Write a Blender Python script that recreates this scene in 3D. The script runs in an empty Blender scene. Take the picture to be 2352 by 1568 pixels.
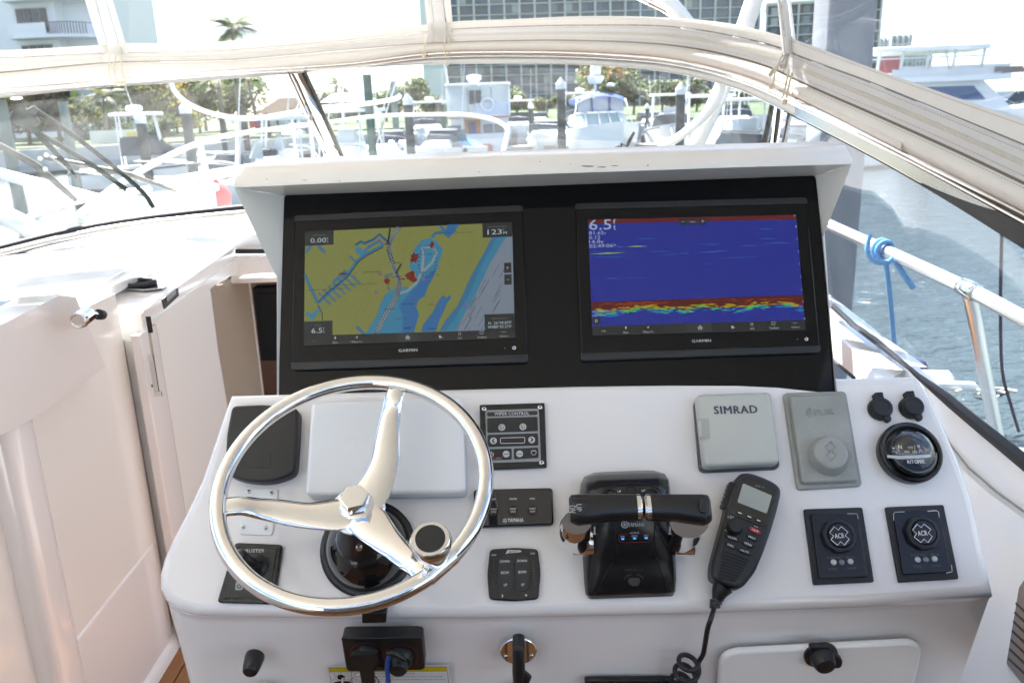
import bpy, bmesh, math, random
from mathutils import Vector, Matrix
R = math.radians
rnd = random.Random(7)
sc = bpy.context.scene
COL = sc.collection

# ------------------------------------------------------------------ camera, sky, sun, exposure
EYE = Vector((0, 0, 2.7)); FPX = 1898.0; PITCH = R(15.9); ROLL = R(2.0)
fw = Vector((0, math.cos(PITCH), -math.sin(PITCH)))
U0 = Vector((0, math.sin(PITCH), math.cos(PITCH))); X0 = Vector((1, 0, 0))
CR = X0 * math.cos(ROLL) - U0 * math.sin(ROLL)
CU = X0 * math.sin(ROLL) + U0 * math.cos(ROLL)
cam = bpy.data.cameras.new('camera'); co = bpy.data.objects.new('camera', cam); COL.objects.link(co)
m = Matrix((CR, CU, -fw)).transposed().to_4x4(); m.translation = EYE
co.matrix_world = m
cam.sensor_width = 36; cam.lens = 36 * FPX / 2352; cam.clip_start = 0.02; cam.clip_end = 3000
cam.dof.use_dof = True; cam.dof.focus_distance = 1.25; cam.dof.aperture_fstop = 9.0
sc.camera = co
SUN_EL, SUN_AZ = R(50), R(-28)          # azimuth from straight ahead, negative = to port
w = bpy.data.worlds.new('World'); sc.world = w; w.use_nodes = True
N = w.node_tree.nodes; L = w.node_tree.links
bg = N['Background']; sky = N.new('ShaderNodeTexSky'); sky.sky_type = 'NISHITA'; sky.sun_disc = False
sky.sun_elevation = SUN_EL; sky.sun_rotation = SUN_AZ; sky.air_density = 1.0; sky.dust_density = 0.5; sky.ozone_density = 2.0
tc = N.new('ShaderNodeTexCoord'); mp = N.new('ShaderNodeMapping'); mp.inputs['Scale'].default_value = (2.2, 2.2, 5.5)
mp.inputs['Location'].default_value = (0.3, 1.7, 0.2)
nz = N.new('ShaderNodeTexNoise'); nz.inputs['Scale'].default_value = 1.6; nz.inputs['Detail'].default_value = 8; nz.inputs['Roughness'].default_value = .55
rp = N.new('ShaderNodeValToRGB'); rp.color_ramp.elements[0].position = .50; rp.color_ramp.elements[1].position = .66
mx = N.new('ShaderNodeMixRGB'); mx.inputs[2].default_value = (8.6, 8.0, 7.5, 1)
L.new(tc.outputs['Generated'], mp.inputs[0]); L.new(mp.outputs[0], nz.inputs['Vector']); L.new(nz.outputs['Fac'], rp.inputs[0])
L.new(rp.outputs[0], mx.inputs[0]); L.new(sky.outputs[0], mx.inputs[1]); L.new(mx.outputs[0], bg.inputs[0])
bg.inputs[1].default_value = 0.065
sl = bpy.data.lights.new('sun', 'SUN'); so = bpy.data.objects.new('sun', sl); COL.objects.link(so)
sl.energy = 5.0; sl.angle = R(.5); sl.color = (1, .945, .885)
sd = Vector((math.sin(SUN_AZ) * math.cos(SUN_EL), math.cos(SUN_AZ) * math.cos(SUN_EL), math.sin(SUN_EL)))
so.rotation_euler = sd.to_track_quat('Z', 'Y').to_euler()
sc.view_settings.view_transform = 'Standard'; sc.view_settings.look = 'None'; sc.view_settings.gamma = 1
sc.view_settings.use_curve_mapping = False
EXPO = 2.4
sc.view_settings.exposure = EXPO
cy = sc.cycles; cy.max_bounces = 10; cy.diffuse_bounces = 5; cy.glossy_bounces = 5; cy.transparent_max_bounces = 24
cy.transmission_bounces = 6; cy.caustics_reflective = False; cy.caustics_refractive = False
cy.use_denoising = True

# ------------------------------------------------------------------ from picture measurements to places in the world
K = 2352 / 4096
def Z(x0, y0, s): return lambda x, y: ((x0 + x * s) * K, (y0 + y * s) * K)
ZA = Z(800, 1450, .6696); ZB = Z(1850, 1550, .574); ZC = Z(2200, 1800, .5938); ZD = Z(2700, 1500, .5739)
ZE = Z(0, 1700, .6576); ZF = Z(1200, 2350, .5952); ZG = Z(2500, 2200, .6786); ZH = Z(1050, 780, .491)
ZI = Z(2200, 750, .491); ZJ = Z(3100, 800, .595); Za = Z(0, 0, .5952); Zb = Z(1300, 0, .5952); Zc = Z(2696, 0, .5952)
Zn = Z(0, 800, .5952); K1 = Z(3400, 1350, .3061); K2 = Z(1250, 230, .2679); K3 = Z(1750, 230, .2679); K4 = Z(2250, 230, .2679)
K5 = Z(3400, 100, .3061); K6 = Z(0, 300, .3061); K7 = Z(650, 300, .3061); M1 = Z(1250, 2500, .2551)
M2 = Z(2220, 1850, .2743); M3 = Z(3450, 1650, .1977); M4 = Z(3500, 2200, .3386); M5 = Z(300, 1080, .3401)
def ray(px, py): return fw + CR * ((px - 1176) / FPX) + CU * ((784 - py) / FPX)
def P(px, py, d): return EYE + ray(px, py) * d
class Pl:
    """a plane with its own right / up / out directions; uv() finds where a measured point lies on it"""
    def __init__(s, o, u, v):
        s.o = Vector(o); s.u = Vector(u).normalized(); s.n = s.u.cross(Vector(v)).normalized(); s.v = s.n.cross(s.u)
    def hit(s, px, py, h=0):
        r = ray(px, py); o = s.o + s.n * h
        return EYE + r * ((o - EYE).dot(s.n) / r.dot(s.n))
    def uv(s, px, py, h=0):
        p = s.hit(px, py, h) - s.o; return (p.dot(s.u), p.dot(s.v))
    def at(s, px, py): return Pl(s.hit(px, py), s.u, s.v)
    def W(s, a, b, h=0): return s.o + s.u * a + s.v * b + s.n * h
    def mat(s):
        m = Matrix((s.u, s.v, s.n)).transposed().to_4x4(); m.translation = s.o; return m
    def loc(s, p):
        p = Vector(p) - s.o; return Vector((p.dot(s.u), p.dot(s.v), p.dot(s.n)))
def tilted(px, py, d, tilt, yaw=0):
    t = R(tilt); u = Vector((math.cos(R(yaw)), -math.sin(R(yaw)), 0)); f = Vector((math.sin(R(yaw)), math.cos(R(yaw)), 0))
    return Pl(P(px, py, d), u, f * math.sin(t) + Vector((0, 0, math.cos(t))))
S = tilted(1280, 660, 1.34, 27, 2)          # plane of the screens
D = tilted(1300, 888, 1.295, 39)            # plane of the sloping dash
F = Pl(D.hit(1300, 1412), (1, 0, 0), (0, -math.sin(R(12)), math.cos(R(12))))   # lower face of the console
def hz(z): return Pl((0, 0, z), (1, 0, 0), (0, 1, 0))
def vx(x): return Pl((x, 0, 0), (0, 1, 0), (0, 0, 1))
def vy(y): return Pl((0, y, 0), (1, 0, 0), (0, 0, 1))

# ------------------------------------------------------------------ materials
MATS = {}
def mat(name, col=(.8, .8, .8), rough=.5, metal=0, coat=0, emit=None, es=1.0, noise=None, bump=None, alpha=None, spec=.5, bscale=200, tint=None):
    if name in MATS: return MATS[name]
    m = bpy.data.materials.new(name); m.use_nodes = True; n = m.node_tree.nodes; l = m.node_tree.links; b = n['Principled BSDF']
    b.inputs['Base Color'].default_value = (*col, 1); b.inputs['Roughness'].default_value = rough; b.inputs['Metallic'].default_value = metal
    b.inputs['Specular IOR Level'].default_value = spec; b.inputs['Coat Weight'].default_value = coat; b.inputs['Coat Roughness'].default_value = .04
    if emit: b.inputs['Emission Color'].default_value = (*emit, 1); b.inputs['Emission Strength'].default_value = es
    t = n.new('ShaderNodeTexCoord')
    if noise:                                   # (scale, amount, second colour)
        z = n.new('ShaderNodeTexNoise'); z.inputs['Scale'].default_value = noise[0]; z.inputs['Detail'].default_value = 6
        r = n.new('ShaderNodeValToRGB'); r.color_ramp.elements[0].position = .5 - noise[1] / 2; r.color_ramp.elements[1].position = .5 + noise[1] / 2
        r.color_ramp.elements[0].color = (*col, 1); r.color_ramp.elements[1].color = (*noise[2], 1)
        l.new(t.outputs['Object'], z.inputs['Vector']); l.new(z.outputs['Fac'], r.inputs[0]); l.new(r.outputs[0], b.inputs['Base Color'])
    if bump:
        z = n.new('ShaderNodeTexNoise'); z.inputs['Scale'].default_value = bscale; z.inputs['Detail'].default_value = 3
        q = n.new('ShaderNodeBump'); q.inputs['Strength'].default_value = bump; q.inputs['Distance'].default_value = .002
        l.new(t.outputs['Object'], z.inputs['Vector']); l.new(z.outputs['Fac'], q.inputs['Height']); l.new(q.outputs[0], b.inputs['Normal'])
    MATS[name] = m; return m
def glassmat(name, tint=(.93, .96, .95), refl=1.0, rough=0.0, dirt=0.0):
    if name in MATS: return MATS[name]
    m = bpy.data.materials.new(name); m.use_nodes = True; n = m.node_tree.nodes; l = m.node_tree.links; n.remove(n['Principled BSDF'])
    t = n.new('ShaderNodeBsdfTransparent'); t.inputs[0].default_value = (*tint, 1); g = n.new('ShaderNodeBsdfGlossy'); g.inputs['Roughness'].default_value = rough
    f = n.new('ShaderNodeFresnel'); f.inputs[0].default_value = 1.45; k = n.new('ShaderNodeMath'); k.operation = 'MULTIPLY'; k.inputs[1].default_value = refl
    ge = n.new('ShaderNodeNewGeometry'); mr = n.new('ShaderNodeMapRange'); mr.inputs[3].default_value = 1.45; mr.inputs[4].default_value = 1 / 1.45
    l.new(ge.outputs['Backfacing'], mr.inputs[0]); l.new(mr.outputs[0], f.inputs[0])
    mx = n.new('ShaderNodeMixShader'); l.new(f.outputs[0], k.inputs[0]); l.new(k.outputs[0], mx.inputs[0]); l.new(t.outputs[0], mx.inputs[1]); l.new(g.outputs[0], mx.inputs[2])
    out = mx
    if dirt:
        d1 = n.new('ShaderNodeBsdfDiffuse'); d1.inputs[0].default_value = (.8, .81, .80, 1); d2 = n.new('ShaderNodeBsdfTranslucent'); d2.inputs[0].default_value = (.8, .81, .80, 1); d = n.new('ShaderNodeMixShader'); d.inputs[0].default_value = .6; l.new(d1.outputs[0], d.inputs[1]); l.new(d2.outputs[0], d.inputs[2]); mz = n.new('ShaderNodeMixShader')
        tcn = n.new('ShaderNodeTexCoord'); mpn = n.new('ShaderNodeMapping'); mpn.inputs['Rotation'].default_value = (0, .6, .5); mpn.inputs['Scale'].default_value = (1.5, 9, 1.5)
        z = n.new('ShaderNodeTexNoise'); z.inputs['Scale'].default_value = 3; z.inputs['Detail'].default_value = 7
        r = n.new('ShaderNodeMapRange'); r.inputs[1].default_value = .35; r.inputs[2].default_value = .8; r.inputs[3].default_value = dirt * .35; r.inputs[4].default_value = dirt * 1.6
        l.new(tcn.outputs['Object'], mpn.inputs[0]); l.new(mpn.outputs[0], z.inputs['Vector']); l.new(z.outputs['Fac'], r.inputs[0]); l.new(r.outputs[0], mz.inputs[0])
        l.new(mx.outputs[0], mz.inputs[1]); l.new(d.outputs[0], mz.inputs[2]); out = mz
    l.new(out.outputs[0], n['Material Output'].inputs[0]); MATS[name] = m; return m
def s2l(c): return tuple(((v / 255) / 12.92 if v / 255 <= .04045 else ((v / 255 + .055) / 1.055) ** 2.4) for v in c)
def lit(name, rgb):                              # a lit display colour as it should show in the picture
    c = tuple(v / 2 ** EXPO for v in s2l(rgb))
    return mat('screen ' + name, (.004, .004, .004), .12, emit=c, es=1.0, spec=.25)
GEL = mat('gelcoat', (.82, .79, .78), .16, coat=.5, noise=(3, .5, (.80, .768, .755)))
GELC = mat('cream gelcoat', (.865, .855, .83), .2, coat=.45, noise=(2, .6, (.845, .83, .80)))
PODM = mat('pod gelcoat', (.77, .755, .73), .3, coat=.2, noise=(9, .35, (.73, .71, .68)))
BLK = mat('black plastic', (.012, .012, .013), .38, bump=.08, bscale=900)
BLKS = mat('satin black', (.010, .010, .011), .25)
BLKG = mat('gloss black', (.006, .006, .007), .08, coat=.5)
RUB = mat('black rubber', (.012, .013, .018), .6, noise=(40, .5, (.02, .022, .028)))
DGR = mat('dark grey plastic', (.012, .0125, .014), .4)
PANEL = mat('tinted panel', (.004, .004, .005), .06, spec=.22)
CHR = mat('chrome', (.78, .765, .745), .035, 1)
SST = mat('stainless steel', (.72, .71, .69), .12, 1, noise=(30, .6, (.66, .65, .64)))
ALU = mat('polished aluminium', (.80, .80, .80), .16, 1)
WAL = mat('white painted aluminium', (.82, .82, .81), .25, coat=.4)
VIN = mat('white vinyl', (.87, .86, .835), .55, noise=(25, .6, (.83, .81, .775)), bump=.25, bscale=350)
VINB = mat('ivory vinyl', (.86, .845, .81), .5, noise=(18, .6, (.81, .785, .735)), bump=.2, bscale=300)
TAPE = mat('zipper tape', (.80, .79, .78), .8, noise=(120, .5, (.73, .71, .68)), bump=.5, bscale=900)
def backlit(m, k, col):
    n = m.node_tree.nodes; l = m.node_tree.links; b = n['Principled BSDF']; t = n.new('ShaderNodeBsdfTranslucent'); t.inputs[0].default_value = (*col, 1)
    mx = n.new('ShaderNodeMixShader'); mx.inputs[0].default_value = k; l.new(b.outputs[0], mx.inputs[1]); l.new(t.outputs[0], mx.inputs[2]); l.new(mx.outputs[0], n['Material Output'].inputs[0])
backlit(VIN, .30, (.76, .76, .75)); backlit(VINB, .24, (.74, .74, .73)); backlit(TAPE, .32, (.76, .77, .78))
SEAM = mat('brown seam thread', (.26, .21, .17), .9)  # plain brown for the seam lines
TEETH = mat('zipper teeth', (.74, .70, .60), .45)
WHT = mat('white print', (.75, .75, .75), .5)
GRY = mat('grey print', (.10, .10, .105), .5)
REDP = mat('red print', (.35, .02, .02), .5)
GOLDP = mat('copper print', (.16, .045, .03), .4)
GLS = glassmat('window glass', (.88, .93, .925), .9, dirt=.04)
CLR = glassmat('clear vinyl', (.94, .96, .97), 1.1, dirt=.018)

# ------------------------------------------------------------------ mesh helpers
def mkmesh(name, V, Fc, smooth=None):
    me = bpy.data.meshes.new(name); me.from_pydata([tuple(v) for v in V], [], Fc); me.update()
    if smooth:
        me.shade_smooth(); me.set_sharp_from_angle(angle=R(smooth))
        for p in me.polygons:
            if len(p.vertices) > 4: p.use_smooth = False
    return me
class G:
    """collects faces; several shapes of one part may be collected into one mesh"""
    def __init__(s): s.V = []; s.F = []
    def add(s, V, Fc):
        b = len(s.V); s.V += [Vector(v) for v in V]; s.F += [tuple(i + b for i in f) for f in Fc]; return s
    def flat(s, pts, h=0): return s.add([(p[0], p[1], h) for p in pts], [tuple(range(len(pts)))])
    def prism(s, pts, h0, h1, bev=0, seg=3, fan=False):
        pts = ccw(pts); n = len(pts); rings = [[(p[0], p[1], h0) for p in pts]]
        if bev:
            for i in range(seg + 1):
                a = i / seg * math.pi / 2; q = inset(pts, bev * (1 - math.cos(a)))
                rings.append([(p[0], p[1], h1 - bev + bev * math.sin(a)) for p in q])
        else: rings.append([(p[0], p[1], h1) for p in pts])
        V = [v for r in rings for v in r]; Fc = []
        for k in range(len(rings) - 1):
            for i in range(n):
                j = (i + 1) % n; Fc.append((k * n + i, k * n + j, (k + 1) * n + j, (k + 1) * n + i))
        b_ = (len(rings) - 1) * n
        if fan:
            c = sum((Vector(v) for v in rings[-1]), Vector()) / n; V.append(tuple(c)); Fc += [(b_ + i, b_ + (i + 1) % n, len(V) - 1) for i in range(n)]
        else: Fc.append(tuple(b_ + i for i in range(n)))
        Fc.append(tuple(reversed(range(n))))
        return s.add(V, Fc)
    def rings(s, rr, closed=True, caps=True):
        n = len(rr[0]); V = [v for r in rr for v in r]; Fc = []
        for k in range(len(rr) - 1):
            for i in range(n if closed else n - 1):
                j = (i + 1) % n; Fc.append((k * n + i, k * n + j, (k + 1) * n + j, (k + 1) * n + i))
        if caps and closed: Fc.append(tuple((len(rr) - 1) * n + i for i in range(n))); Fc.append(tuple(reversed(range(n))))
        return s.add(V, Fc)
    def lathe(s, prof, n=32, c=(0, 0), ax=None, k=1):
        prof = [(r * k, h) for r, h in prof]
        rr = [[(c[0] + r * math.cos(2 * math.pi * i / n), c[1] + r * math.sin(2 * math.pi * i / n), h) for i in range(n)] for r, h in prof]
        if ax is not None: rr = [[ax @ Vector(v) for v in r] for r in rr]
        return s.rings(rr)
    def tube(s, pts, r, n=10, closed=False):
        pts = [Vector(p) for p in pts]; m = len(pts); rr = []
        t0 = (pts[1] - pts[0]).normalized(); a = t0.orthogonal().normalized()
        for i, p in enumerate(pts):
            if closed: t = (pts[(i + 1) % m] - pts[i - 1]).normalized()
            else: t = (pts[min(i + 1, m - 1)] - pts[max(i - 1, 0)]).normalized()
            a = (a - t * a.dot(t)).normalized(); b = t.cross(a); q = r[i] if isinstance(r, (list, tuple)) else r
            rr.append([p + a * (q * math.cos(2 * math.pi * k / n)) + b * (q * math.sin(2 * math.pi * k / n)) for k in range(n)])
        if closed:                               # join the last ring to the first without a twist
            best = min(range(n), key=lambda k: (rr[-1][0] - rr[0][k]).length)
            rr.append([rr[0][(k + best) % n] for k in range(n)]); return s.rings(rr, caps=False)
        return s.rings(rr)
    def box(s, x0, x1, y0, y1, z0, z1):
        V = [(x, y, z) for z in (z0, z1) for y in (y0, y1) for x in (x0, x1)]
        return s.add(V, [(0, 2, 3, 1), (4, 5, 7, 6), (0, 1, 5, 4), (2, 6, 7, 3), (0, 4, 6, 2), (1, 3, 7, 5)])
    def bar(s, a, b, wd, th, up=(0, 0, 1)):
        a = Vector(a); b = Vector(b); t = (b - a).normalized(); u = Vector(up).cross(t).normalized() * wd / 2; v = t.cross(u).normalized() * th / 2
        return s.rings([[p - u - v, p + u - v, p + u + v, p - u + v] for p in (a, b)])
    def stroke(s, pts, wd, h=0, closed=False):
        pts = [Vector((p[0], p[1])) for p in pts]; m = len(pts); Lp = []; Rp = []
        for i, p in enumerate(pts):
            t = (pts[(i + 1) % m] - pts[i - 1]) if closed else (pts[min(i + 1, m - 1)] - pts[max(i - 1, 0)])
            if t.length < 1e-9: t = Vector((1, 0))
            t.normalize(); q = (wd[i] if isinstance(wd, (list, tuple)) else wd) / 2; nn = Vector((-t.y, t.x)) * q
            Lp.append((*(p + nn), h)); Rp.append((*(p - nn), h))
        V = Lp + Rp; Fc = [(m + i, m + (i + 1) % m, (i + 1) % m, i) for i in range(m if closed else m - 1)]
        return s.add(V, Fc)
    def disc(s, c, r, h=0, n=20, ry=None):
        return s.flat([(c[0] + r * math.cos(2 * math.pi * i / n), c[1] + (ry or r) * math.sin(2 * math.pi * i / n)) for i in range(n)], h)
    def xf(s, M): s.V = [M @ v for v in s.V]; return s
def ccw(p):
    a = sum(p[i][0] * p[(i + 1) % len(p)][1] - p[(i + 1) % len(p)][0] * p[i][1] for i in range(len(p)))
    return list(p) if a > 0 else list(reversed(p))
def inset(p, d):
    if d <= 0: return list(p)
    n = len(p); out = []
    for i in range(n):
        a = Vector(p[i - 1][:2]); b = Vector(p[i][:2]); c = Vector(p[(i + 1) % n][:2]); e = (b - a); f = (c - b)
        e = e.normalized() if e.length > 1e-9 else Vector((1, 0)); f = f.normalized() if f.length > 1e-9 else e
        n1 = Vector((-e.y, e.x)); n2 = Vector((-f.y, f.x)); k = n1 + n2; k = k / max(k.dot(k) / 2, .3) if k.length > 1e-6 else n1
        out.append(tuple(b + k * d))
    return out
def rnd_poly(p, r, n=5):
    m = len(p); out = []
    for i in range(m):
        b = Vector(p[i][:2]); a = Vector(p[i - 1][:2]) - b; c = Vector(p[(i + 1) % m][:2]) - b
        q = r[i] if isinstance(r, (list, tuple)) else r
        la = min(q, a.length * .48); lc = min(q, c.length * .48); A = b + a.normalized() * la; C = b + c.normalized() * lc
        for k in range(n + 1):
            t = k / n; out.append(tuple(A * (1 - t) ** 2 + b * (2 * t * (1 - t)) + C * t * t))
    return out
def ell(cx, cy_, rx, ry, n=32, a0=0, a1=360):
    return [(cx + rx * math.cos(R(a0 + (a1 - a0) * i / (n if a1 - a0 == 360 else n - 1))), cy_ + ry * math.sin(R(a0 + (a1 - a0) * i / (n if a1 - a0 == 360 else n - 1)))) for i in range(n)]
def hermite(pts):
    """smooth curve y(x) through measured points"""
    xs = [p[0] for p in pts]; ys = [p[1] for p in pts]; n = len(xs)
    sl = [(ys[i + 1] - ys[i]) / (xs[i + 1] - xs[i]) for i in range(n - 1)]
    t = [sl[0]] + [(sl[i - 1] + sl[i]) / 2 for i in range(1, n - 1)] + [sl[-1]]
    def f(x):
        if x <= xs[0]: return ys[0] + t[0] * (x - xs[0])
        if x >= xs[-1]: return ys[-1] + t[-1] * (x - xs[-1])
        i = max(k for k in range(n - 1) if xs[k] <= x); h = xs[i + 1] - xs[i]; q = (x - xs[i]) / h
        return (2 * q ** 3 - 3 * q * q + 1) * ys[i] + (q ** 3 - 2 * q * q + q) * h * t[i] + (3 * q * q - 2 * q ** 3) * ys[i + 1] + (q ** 3 - q * q) * h * t[i + 1]
    return f
def smooth_path(pts, k=6):
    pts = [Vector(p) for p in pts]; out = []
    for i in range(len(pts) - 1):
        a = pts[max(i - 1, 0)]; b = pts[i]; c = pts[i + 1]; d = pts[min(i + 2, len(pts) - 1)]
        for j in range(k):
            t = j / k; out.append(.5 * ((2 * b) + (c - a) * t + (2 * a - 5 * b + 4 * c - d) * t * t + (3 * b - a - 3 * c + d) * t ** 3))
    out.append(pts[-1]); return out

# ------------------------------------------------------------------ things and parts
class T:
    """a thing: an Empty at its base; parts and sub-parts hang under it and use its own coordinates"""
    def __init__(s, name, label, cat, frame=None, group=None, kind=None):
        o = bpy.data.objects.new(name, None); COL.objects.link(o); o.empty_display_size = .05; s.o = o
        s.pl = frame if isinstance(frame, Pl) else None
        o.matrix_world = frame.mat() if isinstance(frame, Pl) else (frame if frame is not None else Matrix.Identity(4))
        s.M = o.matrix_world.copy(); s.Mi = s.M.inverted()
        if label: o['label'] = label
        if cat: o['category'] = cat
        if group: o['group'] = group
        if kind: o['kind'] = kind
    def part(s, name, g, m, parent=None, smooth=35, kind=None, label=None):
        me = g if isinstance(g, bpy.types.Mesh) else mkmesh(name, g.V, g.F, smooth)
        if m is not None and not me.materials: me.materials.append(m)
        o = bpy.data.objects.new(name, me); COL.objects.link(o); o.parent = parent or s.o
        if kind: o['kind'] = kind
        if label: o['label'] = label
        return o
    def L(s, p): return s.Mi @ Vector(p)
    def uv(s, q, h=0): return s.pl.uv(q[0], q[1], h)
    def poly(s, Zf, pts, h=0): return [s.pl.uv(*Zf(*p), h) for p in pts]
    def text(s, txt, a, b, hpx, m, h=.0005, parent=None, bold=.0, name='lettering', up=None, shear=0):
        """lettering between the measured points a and b (left and right ends of its mid line), hpx tall"""
        A = Vector(s.uv(a, h)); B = Vector(s.uv(b, h)); C = Vector(s.uv((a[0], a[1] - hpx), h)); H = (C - A).length
        return s.text_uv(txt, A, B, H, m, h, parent, bold, name, shear)
    def text_uv(s, txt, A, B, H, m, h=.0005, parent=None, bold=0, name='lettering', shear=0):
        V, Fc = text_mesh(txt, bold); x0 = min(v[0] for v in V); x1 = max(v[0] for v in V); y0 = min(v[1] for v in V); y1 = max(v[1] for v in V)
        A = Vector(A); B = Vector(B); e = (B - A); W = e.length; e.normalize(); n = Vector((-e.y, e.x)); g = G()
        g.add([(*(A + e * ((v[0] - x0) / (x1 - x0) * W + shear * (v[1] - y0) / (y1 - y0) * H) + n * (((v[1] - y0) / (y1 - y0) - .5) * H)), h + v[2]) for v in V], Fc)
        return s.part(name, g, m, parent, smooth=None)
TXT = {}
def text_mesh(txt, bold=0):
    if (txt, bold) in TXT: return TXT[(txt, bold)]
    key = (txt, bold); dup_ = bold > 0; off_ = bold * 1.7 if dup_ else 0; bold = 0
    c = bpy.data.curves.new('t', 'FONT'); c.body = txt; c.resolution_u = 2; c.offset = bold; c.space_character = 1 + bold * 3.2 + off_ * 1.5; c.fill_mode = 'FRONT'
    o = bpy.data.objects.new('t', c); COL.objects.link(o)
    me = bpy.data.meshes.new_from_object(o); r = ([tuple(v.co) for v in me.vertices], [tuple(p.vertices) for p in me.polygons])
    bpy.data.objects.remove(o); bpy.data.curves.remove(c); bpy.data.meshes.remove(me)
    if dup_:
        n = len(r[0]); r = ([(x - off_ / 2, y - off_ * .2, 0) for x, y, z in r[0]] + [(x + off_ / 2, y - off_ * .2, .00004) for x, y, z in r[0]] + [(x, y + off_ * .25, .00008) for x, y, z in r[0]], r[1] + [tuple(i + n for i in f) for f in r[1]] + [tuple(i + 2 * n for i in f) for f in r[1]])
    TXT[key] = r; return r
def struct(name, g, m, smooth=None, kind='structure', label=None, cat=None, group=None):
    me = mkmesh(name, g.V, g.F, smooth); me.materials.append(m); o = bpy.data.objects.new(name, me); COL.objects.link(o)
    if kind: o['kind'] = kind
    if label: o['label'] = label
    if cat: o['category'] = cat
    if group: o['group'] = group
    return o
def sub(parent, name, g, m, smooth=35, kind=None):
    me = g if isinstance(g, bpy.types.Mesh) else mkmesh(name, g.V, g.F, smooth)
    if not me.materials: me.materials.append(m)
    o = bpy.data.objects.new(name, me); COL.objects.link(o); o.parent = parent
    if kind: o['kind'] = kind
    return o
def copy_tree(o, parent=None):
    c = o.copy(); COL.objects.link(c); c.parent = parent
    for ch in list(o.children): copy_tree(ch, c)
    return c

# ================================================================== THE SETTING: water, deck, floor
def watermat():
    m = mat('harbour water', (.06, .085, .10), .10, spec=.5); n = m.node_tree.nodes; l = m.node_tree.links; b = n['Principled BSDF']
    t = n.new('ShaderNodeTexCoord'); hprev = None
    for sc_, st, dist in (((1.4, 2.6, 1), 1.0, .22), ((6, 12, 1), 1.0, .055), ((24, 48, 1), .8, .012)):
        mp = n.new('ShaderNodeMapping'); mp.inputs['Scale'].default_value = sc_; mp.inputs['Rotation'].default_value = (0, 0, R(-18))
        z = n.new('ShaderNodeTexNoise'); z.inputs['Scale'].default_value = 1; z.inputs['Detail'].default_value = 4
        q = n.new('ShaderNodeBump'); q.inputs['Strength'].default_value = st; q.inputs['Distance'].default_value = dist
        l.new(t.outputs['Object'], mp.inputs[0]); l.new(mp.outputs[0], z.inputs['Vector']); l.new(z.outputs['Fac'], q.inputs['Height'])
        if hprev: l.new(hprev.outputs[0], q.inputs['Normal'])
        hprev = q
    l.new(hprev.outputs[0], b.inputs['Normal']); return m
WAT = watermat()
g = G(); g.add([(-1500, -300, 0), (1500, -300, 0), (1500, 1500, 0), (-1500, 1500, 0)], [(0, 1, 2, 3)]); struct('harbour_water', g, WAT)
CONC = mat('pale concrete', (.48, .49, .50), .8, noise=(.6, .5, (.38, .40, .41)), bump=.2, bscale=8)
CONCD = mat('weathered concrete', (.16, .165, .15), .9, noise=(.8, .6, (.10, .11, .10)))
GRASS = mat('lawn', (.07, .11, .03), .9, noise=(.4, .6, (.05, .08, .03)))
# land behind the seawall
g = G(); g.box(-300, 300, 66, 900, -1, 1.35); struct('harbour_land', g, GRASS)

# cockpit floor: teak boards with dark caulking between
TEAK = mat('teak', (.34, .155, .055), .55, noise=(14, .7, (.24, .10, .035)))
n = TEAK.node_tree.nodes; l = TEAK.node_tree.links
for x in n:
    if x.type == 'TEX_NOISE':
        mpn = n.new('ShaderNodeMapping'); mpn.inputs['Scale'].default_value = (3.0, .25, 1); tcn = [q for q in n if q.type == 'TEX_COORD'][0]
        l.new(tcn.outputs['Object'], mpn.inputs[0]); l.new(mpn.outputs[0], x.inputs['Vector'])
FZ = 1.10
g = G(); g.box(-1.3, 1.05, -1.9, 2.75, FZ - .08, FZ - .006)
fl = struct('cockpit_floor', g, mat('black caulking', (.02, .017, .015), .8))
g = G(); g.box(-.025, .025, -1.88, 2.7, -.006, 0); bm_ = mkmesh('floor_board', g.V, g.F); bm_.materials.append(TEAK)
for i in range(38):
    o = bpy.data.objects.new('floor_board', bm_); COL.objects.link(o); o.parent = fl; o.location = (-1.06 + i * .055, 0, FZ + rnd.uniform(-.0004, .0004))

# ---------------- windshield arch: measured boundaries
B0 = hermite([(-80, 117), (0, 116), (181, 107), (297, 100), (410, 101), (550, 93), (700, 81), (850, 70), (982, 57), (1045, 50), (1190, 44), (1327, 38), (1430, 38), (1550, 42), (1685, 56), (1792, 82), (1830, 93), (1985, 150), (2231, 236), (2352, 277), (2450, 314)])
B1 = hermite([(-80, 134), (0, 133), (253, 122), (478, 118), (804, 92), (986, 73), (1033, 68), (1190, 61), (1327, 58), (1550, 62), (1680, 82), (1800, 113), (1831, 127), (1992, 186), (2160, 254), (2352, 333), (2450, 374)])
B2 = hermite([(-80, 172), (0, 167), (253, 144), (512, 138), (804, 114), (986, 100), (1190, 94), (1327, 94), (1550, 106), (1680, 130), (1788, 164), (1821, 181), (2040, 278), (2200, 350), (2352, 422), (2450, 468)])
B3 = hermite([(-80, 208), (0, 202), (239, 183), (512, 162), (803, 144), (986, 121), (1225, 116), (1400, 122), (1548, 135), (1719, 176), (1808, 212), (1992, 304), (2180, 398), (2352, 485), (2450, 536)])
B4 = hermite([(-80, 214), (0, 208), (239, 190), (512, 169), (803, 152), (986, 131), (1225, 127), (1400, 133), (1548, 147), (1719, 190), (1808, 229), (1992, 318), (2180, 416), (2352, 509), (2450, 562)])
B5 = hermite([(-80, 231), (0, 225), (239, 201), (396, 191), (649, 172), (746, 163), (950, 150), (1156, 147), (1361, 151), (1548, 169), (1685, 203), (1760, 236), (1815, 263), (2037, 379), (2180, 462), (2299, 536), (2352, 569), (2450, 632)])
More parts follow.
